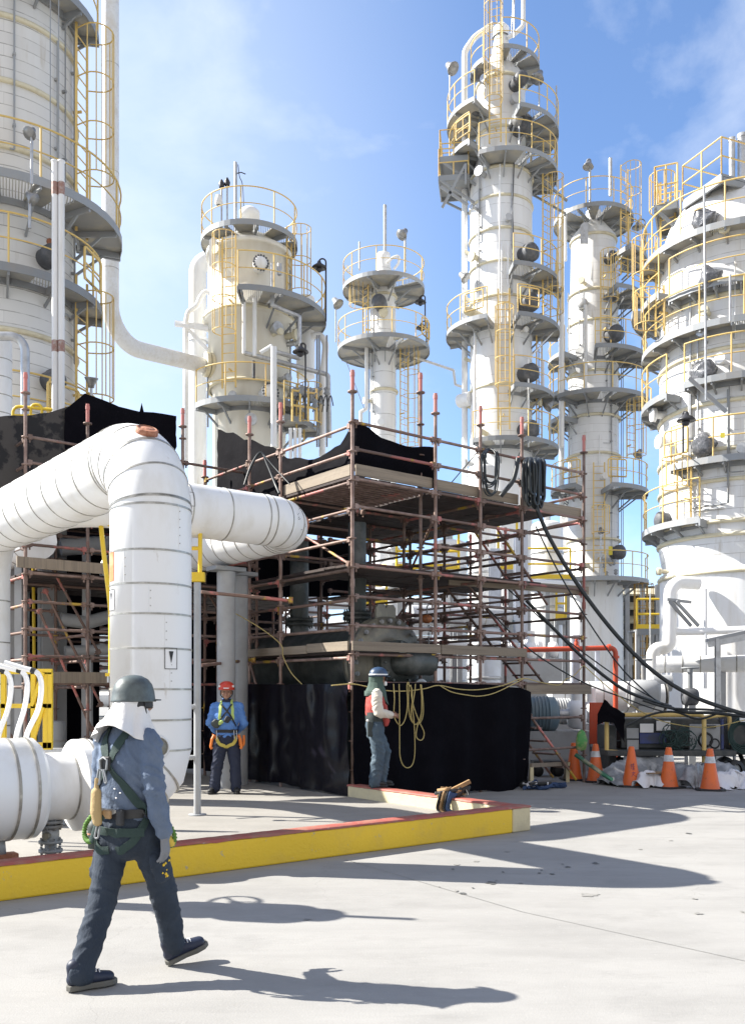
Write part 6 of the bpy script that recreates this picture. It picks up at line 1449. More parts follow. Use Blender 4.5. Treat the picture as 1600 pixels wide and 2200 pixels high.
pump(1152, 1535, 20.0, 'big blue grey pump motor right of the curtain edge', BLUEGREY, 1.25); pump(1205, 1530, 21.5, 'speckled grey pump behind the end bay', GREYPAINT, 1.0)
pump(1085, 1400, 25, 'white cased pump above the curtain between posts', GALV, 1.0); pump(1140, 1396, 26, 'white cased pump left of the red pipe start', LABELW, 0.9)
# low yellow kerb and white kerb rail further back
a, b = G(1120, 1602), G(1330, 1602); mb = MB(); mb.box(V((a.x+b.x)/2, a.y, 0.1), (b.x-a.x+2, 0.3, 0.2)); tag(mb.build('yellow_kerb', CURB_Y, bevel=0.02), 'distant low yellow kerb seen through the stair bay', 'kerb')
a, b = W(1120, 1570, 22), W(1258, 1570, 22); t = thing('pipe_stand', 'thin white pipe on low stands above the far yellow kerb', 'pipe', (a.x, a.y, 0)); mb = MB(); mb.cyl(V(0, 0, a.z), V(b.x-a.x, 0, b.z), 0.06, 10); mb.build('pipe', LABELW, t)
for f_ in (0.1, 0.5, 0.9): mb = MB(); mb.cyl(V((b.x-a.x)*f_, 0, 0), V((b.x-a.x)*f_, 0, a.z), 0.04, 8); mb.build('stand', GREYPAINT, t)
# steel columns and structures behind
def column(x, Y, ytop, w, lab, m=PALEBLUE, grp='steel columns behind the scaffold'):
    X = (x-800)/FP*Y; t = thing('steel_column', lab, 'column', (X, Y, 0), 0, grp); mb = MB(); mb.ibeam(V(0, 0, 0.03), V(0, 0, zat(ytop, Y)), w, w, th=0.03); mb.build('shaft', m, t)
    mb = MB(); mb.box(V(0, 0, 0.015), (w*1.8, w*1.8, 0.03)); mb.build('base_plate', STEEL, t)
column(1236, 21.5, 1365, 0.16, 'pale blue steel column left of the red pipe drop'); column(1118, 27, 1140, 0.36, 'broad pale blue steel column behind the stair flights'); column(1062, 27.5, 1180, 0.3, 'pale blue steel column behind the middle posts')
column(1283, 22.5, 1400, 0.1, 'thin pale blue steel column right of the red pipe elbow')
p = W(1060, 1488, 26.0); t = thing('raking_brace', 'grey raking steel brace leaning behind the scaffold', 'brace', (p.x, p.y, 0))
mb = MB(); mb.ibeam(W(1062, 1500, 26)-V(p.x, p.y, 0), W(985, 1300, 26)-V(p.x, p.y, 0), 0.2, 0.2); mb.build('brace', BLUEGREY, t); mb = MB(); mb.ibeam(W(1050, 1390, 26.2)-V(p.x, p.y, 0), W(1100, 1330, 26.2)-V(p.x, p.y, 0), 0.18, 0.18); mb.build('brace', BLUEGREY, t)
mb = MB(); mb.cyl(V(0.03, 0, 0), W(1062, 1500, 26)-V(p.x, p.y, 0), 0.1, 8); mb.build('foot', BLUEGREY, t)
def drum(x, Y, ytop, hw, lab, m, dome=0.35):
    X = (x-800)/FP*Y; r = hw*Y/FP; z = zat(ytop, Y); t = thing('vertical_drum', lab, 'drum', (X, Y, 0), 0, 'vertical drums behind the scaffold'); mb = MB()
    mb.lathe([(r, 0.02), (r, z-r*dome), (r*0.93, z-r*dome*0.55), (r*0.7, z-r*dome*0.2), (r*0.35, z-0.02), (0.001, z)], n=36); mb.build('shell', m, t)
    mb = MB(); mb.lathe([(0.12, z-0.1), (0.12, z+0.3), (0.2, z+0.3), (0.2, z+0.38), (0.001, z+0.38)], n=14); mb.build('nozzle', GALV, t)
    mb = MB()
    for f_ in (0.3, 0.6, 0.85): mb.lathe([(r, z*f_-0.04), (r+0.02, z*f_-0.04), (r+0.02, z*f_+0.04), (r, z*f_+0.04)], n=36)
    mb.build('stiffener_rings', GALV, t)
PALEDRUM = mat('pale_drum_paint', (0.56, 0.6, 0.66), 0.5, col2=(0.46, 0.48, 0.5), scale=1.2)
drum(600, 25, 1178, 36, 'pale blue white drum behind the left of the scaffold', PALEDRUM); drum(655, 24, 1265, 44, 'squat pale blue drum behind the scaffold corner', PALEDRUM)
drum(845, 28, 1205, 26, 'white domed drum behind the middle deck', WHITE); drum(965, 31, 1160, 38, 'white drum behind the tower foot and scaffold', WHITE); drum(1035, 36, 1000, 30, 'slim white drum left of the tallest tower foot', WHITE); drum(1175, 34, 1120, 34, 'white drum in front of the medium tower', WHITE); drum(1040, 24, 1345, 36, 'low pale drum below the stair flights', PALEDRUM, 0.5)
# yellow railed service platforms behind the scaffold
def service(x0, x1, Y, yd, lab, col=True, ph=1.1):
    a = W(x0, yd, Y); b = W(x1, yd, Y); t = thing('service_platform', lab, 'platform', (a.x, a.y, 0), 0, 'yellow railed service platforms behind'); l = b.x-a.x; z = a.z
    mb = MB(); mb.box(V(l/2, 0.6, z-0.03), (l, 1.2, 0.06)); mb.box(V(l/2, 0, z-0.1), (l, 0.06, 0.22)); mb.build('deck', STEEL, t)
    mb = MB(); n = max(1, int(l/1.2))
    for h in (0.55, ph): mb.cyl(V(0, 0, z+h), V(l, 0, z+h), 0.04, 6)
    for i in range(n+1): mb.cyl(V(l*i/n, 0, z), V(l*i/n, 0, z+ph), 0.04, 6)
    mb.beam(V(0, 0, z+0.1), V(l, 0, z+0.1), 0.02, 0.16); mb.build('railing', YELLOW_NEW, t)
    for f_ in (0.05, 0.95):
        for y in (0.1, 1.1):
            mb = MB(); mb.beam(V(l*f_, y, 0), V(l*f_, y, z-0.06), 0.14, 0.14); mb.build('leg', GREYPAINT, t)
service(852, 985, 27, 1225, 'yellow railed platform right of the nozzle pipes behind the scaffold'); service(760, 830, 26, 1300, 'short yellow railed platform behind the scaffold corner post'); service(1070, 1110, 29, 1225, 'narrow tall yellow railed platform behind the stairs', ph=1.6)
service(1195, 1215, 33, 1330, 'small yellow railed landing behind the end bay'); service(1368, 1422, 34, 1352, 'yellow railed platform between the two right towers')
service(1130, 1225, 33, 1245, 'yellow railed gallery above the stair bay'); 
# air cooler block with louvres between the right towers
Yl = 42; a = W(1180, 1488, Yl); t = thing('air_cooler', 'dark air cooler block with pale louvres between the right towers', 'air cooler', (a.x, a.y, 0)); wd = W(1440, 1488, Yl).x-a.x; zt = zat(1258, Yl)
mb = MB(); mb.box(V(wd/2, 1.5, zt/2+0.6), (wd, 2.5, zt-1.2)); mb.build('core', GENDARK, t)
for k in range(6):
    z = zt-0.3-k*0.62; mb = MB(); mb.box(V(wd/2, 0, z), (wd, 0.5, 0.1), (V(1, 0, 0), V(0, 0.8, 0.6), V(0, -0.6, 0.8))); mb.build('louvre', RING, t)
for k in range(9): mb = MB(); x = wd*k/8; mb.ibeam(V(x, -0.3, 0), V(x, -0.3, zt), 0.2, 0.2); mb.build('frame_post', GREYPAINT, t)
for z in (1.6, 3.0): mb = MB(); mb.beam(V(0, -0.35, z), V(wd, -0.35, z), 0.12, 0.25); mb.build('frame_beam', GREYPAINT, t)
# long pipe rack far behind
Yk = 58; a = W(-200, 1488, Yk); t = thing('pipe_rack', 'long distant pipe rack closing the back of the yard', 'pipe rack', (a.x, a.y, 0)); wd = W(1900, 1488, Yk).x-a.x
for i in range(14): mb = MB(); x = wd*i/13; mb.ibeam(V(x, 0, 0), V(x, 0, 7.2), 0.3, 0.3); mb.build('post', GREYPAINT, t)
for z in (3.6, 5.4, 7.0): mb = MB(); mb.beam(V(0, 0, z), V(wd, 0, z), 0.2, 0.35); mb.build('beam', GREYPAINT, t)
for z, r, y in ((4.0, 0.22, 0.5), (4.15, 0.35, 1.3), (5.75, 0.2, 0.5), (5.9, 0.32, 1.2), (7.4, 0.25, 0.6), (2.4, 0.4, 1.0), (1.2, 0.5, 1.6)): mb = MB(); mb.cyl(V(0, y, z), V(wd, y, z), r, 12); mb.build('pipe', WHITE if r > 0.24 else GREYPAINT, t)
mb = MB(); mb.box(V(wd/2, 6, 1.9), (wd, 4, 3.8)); tag(mb.build('control_building', mat('pale_wall', (0.5, 0.5, 0.5), 0.8, col2=(0.4, 0.4, 0.4), scale=0.6), loc=a), 'long low pale building behind the pipe rack', 'building')
# ------------------------------------------------------------- left background under the second scaffold
for (x, Y, yt, hw, lab, m) in ((100, 17.0, 1115, 15, 'pale concrete column behind the yellow gate, left of its pair', GREYPAINT), (128, 17.4, 1115, 12, 'pale concrete column behind the yellow gate, right of its pair', GREYPAINT), (14, 16.2, 1150, 14, 'grey concrete column half hidden by the left pipe riser', GREYPAINT)):
    X = (x-800)/FP*Y; r = hw*Y/FP; t = thing('concrete_column', lab, 'column', (X, Y, PADZ), 0, 'concrete columns under the left scaffold')
    mb = MB(); mb.box(V(0, 0, zat(yt, Y)/2), (2*r, 2*r, zat(yt, Y)), (RD, LD, UZ)); mb.build('shaft', m, t, bevel=0.015)
    mb = MB(); mb.box(V(0, 0, 0.1), (3*r, 3*r, 0.2), (RD, LD, UZ)); mb.build('footing', m, t, bevel=0.01)
X = (118-800)/FP*15.6; t = thing('grey_barrel', 'dark grey upright cylinder behind the yellow gate', 'barrel', (X, 15.6, PADZ))
mb = MB(); mb.lathe([(0.001, 0), (0.17, 0), (0.17, 1.0), (0.15, 1.05), (0.001, 1.06)], n=24); mb.build('body', STEEL, t); mb = MB(); mb.lathe([(0.172, 0.3), (0.185, 0.32), (0.172, 0.34)], n=24); mb.lathe([(0.172, 0.7), (0.185, 0.72), (0.172, 0.74)], n=24); mb.build('hoops', STEEL, t)
for i, (pts, r, lab) in enumerate((([W(130, 1330, 16.6), W(185, 1338, 16.8), W(235, 1325, 17)], 0.12, 'dim grey pipe with bend deep under the left scaffold'), ([W(130, 1175, 16.6), W(240, 1170, 17)], 0.16, 'upper dim pipe beneath the left scaffold deck'), ([W(140, 1400, 16.6), W(240, 1395, 17)], 0.1, 'lower dim pipe behind the left scaffold braces'))):
    hpipe('dim_pipe', lab, pts, r, GREYPAINT, rad=0.3)
q = W(80, 1160, 14.9); hpipe('beige_stub_pipe', 'beige fat pipe stub seen below the arch pipe at left', [q, q+LD*1.8], 0.32, WHITE_PIPE, [0.3, 0.8])
# tall narrow vessel and grey bent pipe at the left edge
X = (8-800)/FP*18.2; t = thing('narrow_vessel', 'narrow white vessel at the left edge in front of the huge tower', 'vessel', (X-0.1, 18.2, 0)); z = zat(722, 18.2)
mb = MB(); mb.lathe([(0.25, 0.0), (0.25, z-0.12), (0.2, z-0.05), (0.1, z), (0.001, z+0.01)], n=24); mb.cur = 1
for k in range(14): mb.lathe([(0.25, z-0.5-k*0.35), (0.256, z-0.49-k*0.35), (0.25, z-0.48-k*0.35)], n=24)
mb.build('shell', [WHITE_PIPE, BAND], t)
a = W(-60, 722, 17.6); t = thing('bent_grey_pipe', 'grey pipe bending down at the left edge above the net', 'pipe', (W(54, 1488, 17.6).x, 17.6, 0)); o_ = Vector(t.location)
mb = MB(); mb.tube([p-o_ for p in fillet([a, W(54, 722, 17.6), W(54, 1488, 17.6)-UZ*1.5], 0.3, 8)], 0.085, 16); mb.build('pipe', GALV, t)
t = thing('yellow_frame_rail', 'yellow stair rail peeping over the left tarp', 'railing', W(75, 1488, 16.8)-UZ*EYE); lq = lambda x, y: W(x, y, 16.8)-Vector(t.location)
mb = MB(); mb.tube(fillet([lq(28, 1000), lq(28, 872), lq(112, 880)], 0.1, 3), 0.03, 6); mb.tube(fillet([lq(66, 1000), lq(66, 868), lq(90, 870), lq(90, 1000)], 0.08, 3), 0.028, 6); mb.cyl(lq(28, 892), lq(90, 892), 0.022, 6); mb.build('rail', YELLOW_NEW, t)
mb = MB(); mb.cyl(lq(70, 1000), V(0, 0, 0), 0.03, 6); mb.build('post', YELLOW_NEW, t)

# ------------------------------------------------------------- tool belts / harnesses left lying about
def harness_heap(name, label, loc, s, seed, mats):
    t = thing(name, label, 'harness', loc); r = random.Random(seed)
    for k in range(7):
        mb = MB(); P = [V(r.uniform(-.3, .3), r.uniform(-.14, .14), r.uniform(0.01, 0.16))*s for _ in range(5)]
        mb.tube(spline(P, 6), [(0.03*s, 0.006)]*25, 8); mb.build('strap', mats[k % len(mats)], t)
    mb = MB()
    for k in range(3): mb.tube(fillet([V(-.1+k*.1, 0, .03)*s, V(-.05+k*.1, .05, .12)*s, V(.02+k*.1, 0, .05)*s], 0.02, 4), 0.012, 6)
    mb.build('buckle', GALV, t); return t
BLUESTRAP = mat('blue_webbing', (0.03, 0.06, 0.14), 0.8); TANL = mat('tan_leather', (0.36, 0.22, 0.1), 0.7, col2=(0.2, 0.12, 0.06), scale=8)
q = KG(-1.0*0+ -0.1, 1.25, 0.30); t = harness_heap('tool_harness', 'tan and black tool harness slung over the curb top', q, 0.75, 3, [BLACK, TANL, BLACK])
mb = MB(); mb.beam(V(-0.2, -0.05, 0.0), V(0.22, 0.0, 0.2), 0.06, 0.05); mb.build('hammer_handle', TANL, t); 
for k, (m_, x) in enumerate(((BLACK, -0.12), (TANL, -0.08), (BLACK, -0.03), (BLUESTRAP, 0.0))):
    mb = MB(); mb.tube(spline([V(x+0.05, 0.05, 0.03), V(x, -0.06, 0.05), V(x-0.05, -0.15, 0.0), V(x-0.08, -0.17, -0.13), V(x-0.02, -0.2, -0.18)], 5), [(0.055, 0.012)]*21, 8, ref=(0.6, 0.75, 0)); mb.build('hanging_strap', m_, t)
harness_heap('safety_harness', 'blue and black safety harness dropped on the ground by the curtain', G(1150, 1697), 0.9, 8, [BLUESTRAP, BLACK, BLUESTRAP, SHEETWHITE])
harness_heap('loose_belt', 'dark blue belt loop lying right of the dropped harness', G(1195, 1694), 0.55, 15, [BLUESTRAP])

# more hoses over the generator and coils on the pallets
for k, (seq, r) in enumerate((([(1345, 1560), (1400, 1535), (1450, 1530), (1500, 1545), (1550, 1530)], 0.02), ([(1420, 1512), (1470, 1530), (1530, 1532), (1600, 1540)], 0.03), ([(1380, 1505), (1440, 1522), (1520, 1525), (1600, 1532)], 0.022))):
    line_thing('draped_hose', ('thin black hose looped along the generator top', 'thick black hose lying over the generator frame to the right edge', 'black hose just above the yellow generator frame')[k], 'hose', [W(x, y, 17.0-0.1*k) for x, y in seq], r, CABLE, 6, 6)
# ================================================================== people
SKIN = mat('skin', (0.36, 0.2, 0.13), 0.55, col2=(0.3, 0.15, 0.1), scale=12)
def remesh(mb, vox, name, m, parent, smooth=2, disp=None, mods=True):
    me = mb.mesh('tmp', m); o = bpy.data.objects.new('tmp', me); C.objects.link(o)
    r = o.modifiers.new('r', 'REMESH'); r.mode = 'VOXEL'; r.voxel_size = vox; r.use_smooth_shade = True
    if smooth: s = o.modifiers.new('s', 'SMOOTH'); s.iterations = smooth; s.factor = 0.5
    dg = bpy.context.evaluated_depsgraph_get(); dg.update()
    new = bpy.data.meshes.new_from_object(o.evaluated_get(dg)); bpy.data.objects.remove(o)
    if disp:
        for fn in (disp if isinstance(disp, list) else [disp]):
            nn = [v.normal.copy() for v in new.vertices]
            for v, n in zip(new.vertices, nn): v.co += n*fn(v.co)
            new.update()
    new.materials.clear()
    for mm in (m if isinstance(m, list) else [m]): new.materials.append(mm)
    new.polygons.foreach_set('use_smooth', [True]*len(new.polygons)); new.name = name
    o = bpy.data.objects.new(name, new); C.objects.link(o); o.parent = parent; return o
def limb(mb, pts, rads, n=14, ref=(1, 0, 0), round_=True):
    """closed limb with rounded ends; rads: number or (across, along) per point"""
    pts = [Vector(p) for p in pts]; rads = [r if isinstance(r, tuple) else (r, r) for r in rads]
    P = []; R = []
    for i in range(len(pts)-1):
        for j in range(5):
            f = j/5; P.append(pts[i].lerp(pts[i+1], f)); e = f; R.append((rads[i][0]+(rads[i+1][0]-rads[i][0])*e, rads[i][1]+(rads[i+1][1]-rads[i][1])*e))
    P.append(pts[-1]); R.append(rads[-1])
    if round_:
        d0 = (P[0]-P[1]).normalized(); d1 = (P[-1]-P[-2]).normalized(); a, b = R[0], R[-1]
        m0 = min(a); m1 = min(b)
        P = [P[0]+d0*m0*0.98, P[0]+d0*m0*0.8, P[0]+d0*m0*0.45]+P+[P[-1]+d1*m1*0.45, P[-1]+d1*m1*0.8, P[-1]+d1*m1*0.98]
        R = [(a[0]*0.15, a[1]*0.15), (a[0]*0.6, a[1]*0.6), (a[0]*0.89, a[1]*0.89)]+R+[(b[0]*0.89, b[1]*0.89), (b[0]*0.6, b[1]*0.6), (b[0]*0.15, b[1]*0.15)]
    mb.tube(P, R, n, ref=ref)
def folds(seed, amp, freq=9, zst=1.0):
    return lambda c: amp*(NZ.noise(V(c.x*freq+seed, c.y*freq, c.z*freq*zst))*0.7+abs(NZ.noise(V(c.x*freq*1.3, c.y*freq*1.3+seed, c.z*freq*2.0*zst+c.x*freq)))*0.9-0.25)
def cloth(seed, amp, freq=7):
    def f(c):
        w = NZ.noise(V(c.x*2.2+seed, c.y*2.2, c.z*2.2))
        a = c.z*freq*1.6+(c.x+c.y)*freq*0.9*(1 if w > 0 else -1)+w*3
        rdg = 1-abs(NZ.noise(V(a, (c.x-c.y)*2.5+seed, c.z*1.5)))*3.2
        return amp*(max(0, rdg)**1.5*1.1+NZ.noise(V(c.x*5, c.y*5+seed, c.z*4))*0.8-0.25)
    return f
def head(mb, c, fwd, up, s=1.0):
    """head with a face added to mesh builder mb; c = centre of the skull"""
    f = Vector(fwd).normalized(); u = (Vector(up)-f*f.dot(Vector(up))).normalized(); r = f.cross(u)
    P = lambda x, y, z: Vector(c)+(r*x+f*y+u*z)*s
    def ell(x, y, z, a, b, d, n=14, m=10):
        vs = []; fs = []
        for i in range(m+1):
            t_ = PI*i/m
            for j in range(n):
                q = 2*PI*j/n; vs.append(P(x+a*math.sin(t_)*math.cos(q), y+b*math.sin(t_)*math.sin(q), z+d*math.cos(t_)))
        for i in range(m):
            for j in range(n): fs.append((i*n+j, (i+1)*n+j, (i+1)*n+(j+1) % n, i*n+(j+1) % n))
        mb.add(vs, fs, True)
    ell(0, 0, 0.02, 0.078, 0.098, 0.105); ell(0, 0.028, -0.055, 0.062, 0.066, 0.072); ell(0, 0.07, -0.10, 0.034, 0.028, 0.026)
    ell(0, 0.098, -0.022, 0.014, 0.022, 0.03); ell(0, 0.11, -0.038, 0.019, 0.016, 0.013); ell(0, 0.082, 0.018, 0.055, 0.018, 0.013); ell(0, 0.09, -0.07, 0.026, 0.012, 0.012)
    for sx in (-1, 1): ell(sx*0.08, -0.01, -0.02, 0.012, 0.02, 0.034); ell(sx*0.045, 0.065, -0.035, 0.022, 0.022, 0.02)
    return P
def hand(mb, wrist, d, palm, thumb_side, s=1.0, curl=0.35, spread=0.12):
    """palm, four unequal bent fingers and a thumb; d along the hand, palm = palm normal, thumb_side = direction the thumb leaves"""
    d = Vector(d).normalized(); n = (Vector(palm)-d*d.dot(Vector(palm))).normalized(); t_ = Vector(thumb_side); t_ = (t_-d*d.dot(t_)-n*n.dot(t_)).normalized()
    W_ = Vector(wrist); 
    limb(mb, [W_-d*0.02*s, W_+d*0.03*s, W_+d*0.085*s], [(0.024*s, 0.019*s), (0.036*s, 0.017*s), (0.04*s, 0.014*s)], 12, ref=t_)
    for k, (o, l) in enumerate(((0.030, 0.072), (0.010, 0.082), (-0.011, 0.076), (-0.030, 0.058))):
        b = W_+d*0.082*s+t_*o*s; a1 = curl*0.7; a2 = curl*1.6; a3 = curl*2.4
        dd = lambda a: (d*math.cos(a)+n*math.sin(a)+t_*(o*spread*8)).normalized()
        p1 = b+dd(a1)*l*0.45*s; p2 = p1+dd(a2)*l*0.33*s; p3 = p2+dd(a3)*l*0.24*s
        limb(mb, [b, p1, p2, p3], [0.0098*s, 0.0092*s, 0.0085*s, 0.0075*s], 8, ref=t_)
    b = W_+d*0.025*s+t_*0.028*s; p1 = b+(d*0.55+t_*0.75+n*0.3).normalized()*0.035*s; p2 = p1+(d*0.85+t_*0.3+n*0.45).normalized()*0.03*s; p3 = p2+(d*0.9+t_*0.05+n*0.5).normalized()*0.024*s
    limb(mb, [b, p1, p2, p3], [0.014*s, 0.012*s, 0.0105*s, 0.0085*s], 8, ref=n)
def shoe(parent, heel, toe, m, sole, up=UZ, s=1.0, name='shoe'):
    heel, toe = Vector(heel), Vector(toe); d = (toe-heel).normalized(); u = (Vector(up)-d*d.dot(Vector(up))).normalized(); r = d.cross(u); L_ = (toe-heel).length
    mb = MB(); P = lambda x, y, z: heel+r*x+d*y*L_+u*z
    limb(mb, [P(0, 0.12, 0.055), P(0, 0.35, 0.06), P(0, 0.6, 0.05), P(0, 0.86, 0.042)], [(0.038, 0.04), (0.04, 0.045), (0.048, 0.036), (0.042, 0.03)], 14, ref=r)
    limb(mb, [P(0, 0.2, 0.06), P(0, 0.17, 0.13)], [(0.042, 0.05), (0.042, 0.052)], 14, ref=r)
    o = remesh(mb, 0.008, name, m, parent, 3)
    mb = MB(); out = [(0.0, -0.02), (0.034, 0.03), (0.038, 0.2), (0.036, 0.45), (0.05, 0.7), (0.044, 0.9), (0.02, 1.02), (-0.02, 1.02), (-0.046, 0.9), (-0.05, 0.7), (-0.038, 0.45), (-0.038, 0.2), (-0.034, 0.03)]
    mb.prism([P(x, y, -0.004) for x, y in reversed(out)], u*0.032); mb.build('sole', sole, o, bevel=0.006)
    mb = MB()
    for k in range(4): mb.tube([P(-0.026, 0.42+k*0.07, 0.098-k*0.006), P(0, 0.44+k*0.07, 0.108-k*0.006), P(0.026, 0.42+k*0.07, 0.098-k*0.006)], 0.004, 5)
    mb.build('laces', LABELW if 'navy' in m.name else BLACK, o); return o
class Cling:
    """lays webbing over a finished garment"""
    def __init__(s, *objs):
        vs = []; fs = []
        for o in objs:
            k = len(vs); vs += [v.co.copy() for v in o.data.vertices]; fs += [[i+k for i in p.vertices] for p in o.data.polygons]
        s.b = BVHTree.FromPolygons(vs, fs)
    def strap(s, name, pts, w, m, parent, off=0.006, th=0.005, n=8):
        P = spline(pts, n) if len(pts) > 2 else [Vector(pts[0]).lerp(Vector(pts[1]), i/12) for i in range(13)]
        Q = []
        for p in P:
            c, nr, i, d = s.b.find_nearest(p)
            if (p-c).dot(nr) < 0: pass
            out = (p-c); o_ = nr if nr.length else out.normalized()
            Q.append((c+o_*off, o_))
        for _ in range(2): Q = [Q[0]]+[((Q[i-1][0]+Q[i][0]*2+Q[i+1][0])/4, ((Q[i-1][1]+Q[i][1]+Q[i+1][1])).normalized()) for i in range(1, len(Q)-1)]+[Q[-1]]
        rows = []
        for i, (c, nr) in enumerate(Q):
            t_ = (Q[min(i+1, len(Q)-1)][0]-Q[max(i-1, 0)][0]).normalized(); sd = t_.cross(nr).normalized()
            rows.append([c-sd*w/2, c-sd*w/6+nr*0.002, c+sd*w/6+nr*0.002, c+sd*w/2])
        mb = MB(); mb.grid(rows, True, -th); return mb.build(name, m, parent)

DENIM = mat('dark_work_trousers', (0.017, 0.026, 0.042), 0.88, col2=(0.032, 0.045, 0.066), scale=5, lo=0.4, hi=0.75, bump=0.5, bscale=26, bstretch=(1, 1, 0.5))
SHIRTB = mat('blue_grey_work_shirt', (0.10, 0.135, 0.2), 0.88, col2=(0.16, 0.195, 0.26), scale=5, lo=0.45, hi=0.75, bump=0.6, bscale=22, bstretch=(1, 1, 0.6))
GREENWEB = mat('dark_green_webbing', (0.022, 0.045, 0.04), 0.8, bump=0.3, bscale=200); CLOTHW = mat('white_head_cloth', (0.72, 0.7, 0.68), 0.9, bump=0.3, bscale=30)
HELMG = mat('dark_grey_helmet', (0.085, 0.105, 0.105), 0.45, col2=(0.06, 0.07, 0.07), scale=20, bump=0.05, bscale=80); GLOVE = mat('grey_knit_glove', (0.22, 0.225, 0.24), 0.95, bump=0.5, bscale=160)
NAVYSHOE = mat('navy_black_shoe', (0.012, 0.018, 0.04), 0.5); SOLE = mat('grey_shoe_sole', (0.12, 0.115, 0.1), 0.8); TANPACK = mat('tan_shock_pack', (0.42, 0.3, 0.14), 0.8, bump=0.3, bscale=60)
LIME = mat('lime_lanyard', (0.09, 0.19, 0.03), 0.8); BOTTLE = mat('dark_tool_pouch', (0.05, 0.06, 0.055), 0.6)

# ---------------------------------------------------------------- the walking man in front
fa = 59*D2R; root = thing('person', 'person in grey helmet, white neck cloth and blue shirt walking past the curb', 'person', (-1.415, 5.385, 0), fa-PI/2)
hip = 0.90
mb = MB()   # continuous body under the clothes, with the head
limb(mb, [V(0, 0, hip), V(0, 0.0, 1.1), V(0, 0.0, 1.34), V(0, 0.01, 1.44)], [(0.14, 0.1), (0.13, 0.1), (0.16, 0.1), (0.06, 0.06)])
limb(mb, [V(0, 0.01, 1.40), V(0, 0.03, 1.53)], [0.055, 0.055]); head(mb, V(0, 0.045, 1.60), V(0.35, 1, -0.02), UZ)
legL = [V(-.09, 0, .88), V(-.085, -.10, .50), V(-.045, -.31, .11)]; legR = [V(.09, 0.02, .88), V(.09, .20, .49), V(.055, .31, .13)]
for Lg in (legL, legR): limb(mb, Lg, [0.075, 0.05, 0.036])
armR = [V(.18, 0, 1.37), V(.245, -.03, 1.09), V(.25, .035, .86)]; armL = [V(-.18, 0, 1.37), V(-.245, .02, 1.10), V(-.2, .2, .95)]
for A in (armR, armL): limb(mb, A, [0.045, 0.036, 0.026])
remesh(mb, 0.012, 'body', SKIN, root, 2)
mb = MB()   # shirt
limb(mb, [V(0, 0, .93), V(0, -.005, 1.08), V(0, -.01, 1.25), V(0, 0.0, 1.37), V(0, .01, 1.44)], [(0.165, 0.125), (0.172, 0.135), (0.19, 0.135), (0.185, 0.115), (0.08, 0.08)], 20)
limb(mb, [V(-.17, 0, 1.38), V(.17, 0, 1.38)], [0.066, 0.066], 14, ref=(0, 1, 0))
limb(mb, armR, [0.07, 0.06, 0.05]); limb(mb, armL, [0.07, 0.06, 0.05])
limb(mb, [armR[2]+V(0, -.005, .03), armR[2]+V(0, 0.004, -.005)], [0.052, 0.045]); limb(mb, [armR[1]+V(0, .02, -.11), armR[1]+V(0.0, .035, -.16)], [0.062, 0.056])
shirt = remesh(mb, 0.011, 'shirt', SHIRTB, root, 2, [cloth(3, 0.011, 8), cloth(5, 0.004, 17)])
mb = MB()   # trousers
limb(mb, [V(0, 0, .99), V(0, 0, .90), V(0, .0, .80)], [(0.155, 0.12), (0.172, 0.135), (0.165, 0.12)], 20)
limb(mb, [V(-.088, -.005, .86), V(-.095, -.04, .70), V(-.088, -.10, .48), V(-.062, -.22, .27), V(-.048, -.30, .1)], [0.1, 0.09, 0.08, 0.074, 0.07], 18)
limb(mb, [V(.088, .02, .86), V(.095, .10, .70), V(.092, .19, .48), V(.075, .26, .29), V(.058, .31, .13)], [0.1, 0.09, 0.08, 0.074, 0.07], 18)
limb(mb, [V(-.046, -.30, .10), V(-.044, -.30, .085)], [(0.07, .082), (0.068, .08)]); limb(mb, [V(.06, .315, .13), V(.058, .32, .115)], [(0.07, .08), (0.068, .078)])
limb(mb, [V(.185, .06, .72), V(.178, .11, .58)], [(0.03, 0.075), (0.03, 0.075)], 10); limb(mb, [V(-.175, -.03, .72), V(-.17, -.07, .58)], [(0.03, 0.07), (0.03, 0.07)], 10)
tr = remesh(mb, 0.011, 'trousers', DENIM, root, 2, [cloth(13, 0.008, 7), cloth(18, 0.0025, 16)])
shoe(root, V(-.08, -.372, .012), V(.03, -.122, .012), NAVYSHOE, SOLE); shoe(root, V(.04, .275, .012), V(.15, .51, .095), NAVYSHOE, SOLE, up=V(-.0, -.35, 1))
mb = MB(); hand(mb, armR[2]+V(0, .005, -.02), V(-.05, .12, -1), V(-1, -.2, -.05), V(0, 1, 0), 1.12, 0.38); limb(mb, [armR[2]+V(0, 0, .02), armR[2]+V(0, .005, -.03)], [0.036, 0.032]); remesh(mb, 0.0045, 'glove', GLOVE, root, 1)
mb = MB(); hand(mb, armL[2]+V(.01, .02, -.01), V(.15, .8, -.4), V(1, .1, -.1), V(0, .3, 1), 1.12, 0.5); limb(mb, [armL[2]-V(0, .02, -.01), armL[2]+V(0, .02, -.01)], [0.036, 0.032]); remesh(mb, 0.0045, 'glove', GLOVE, root, 1)
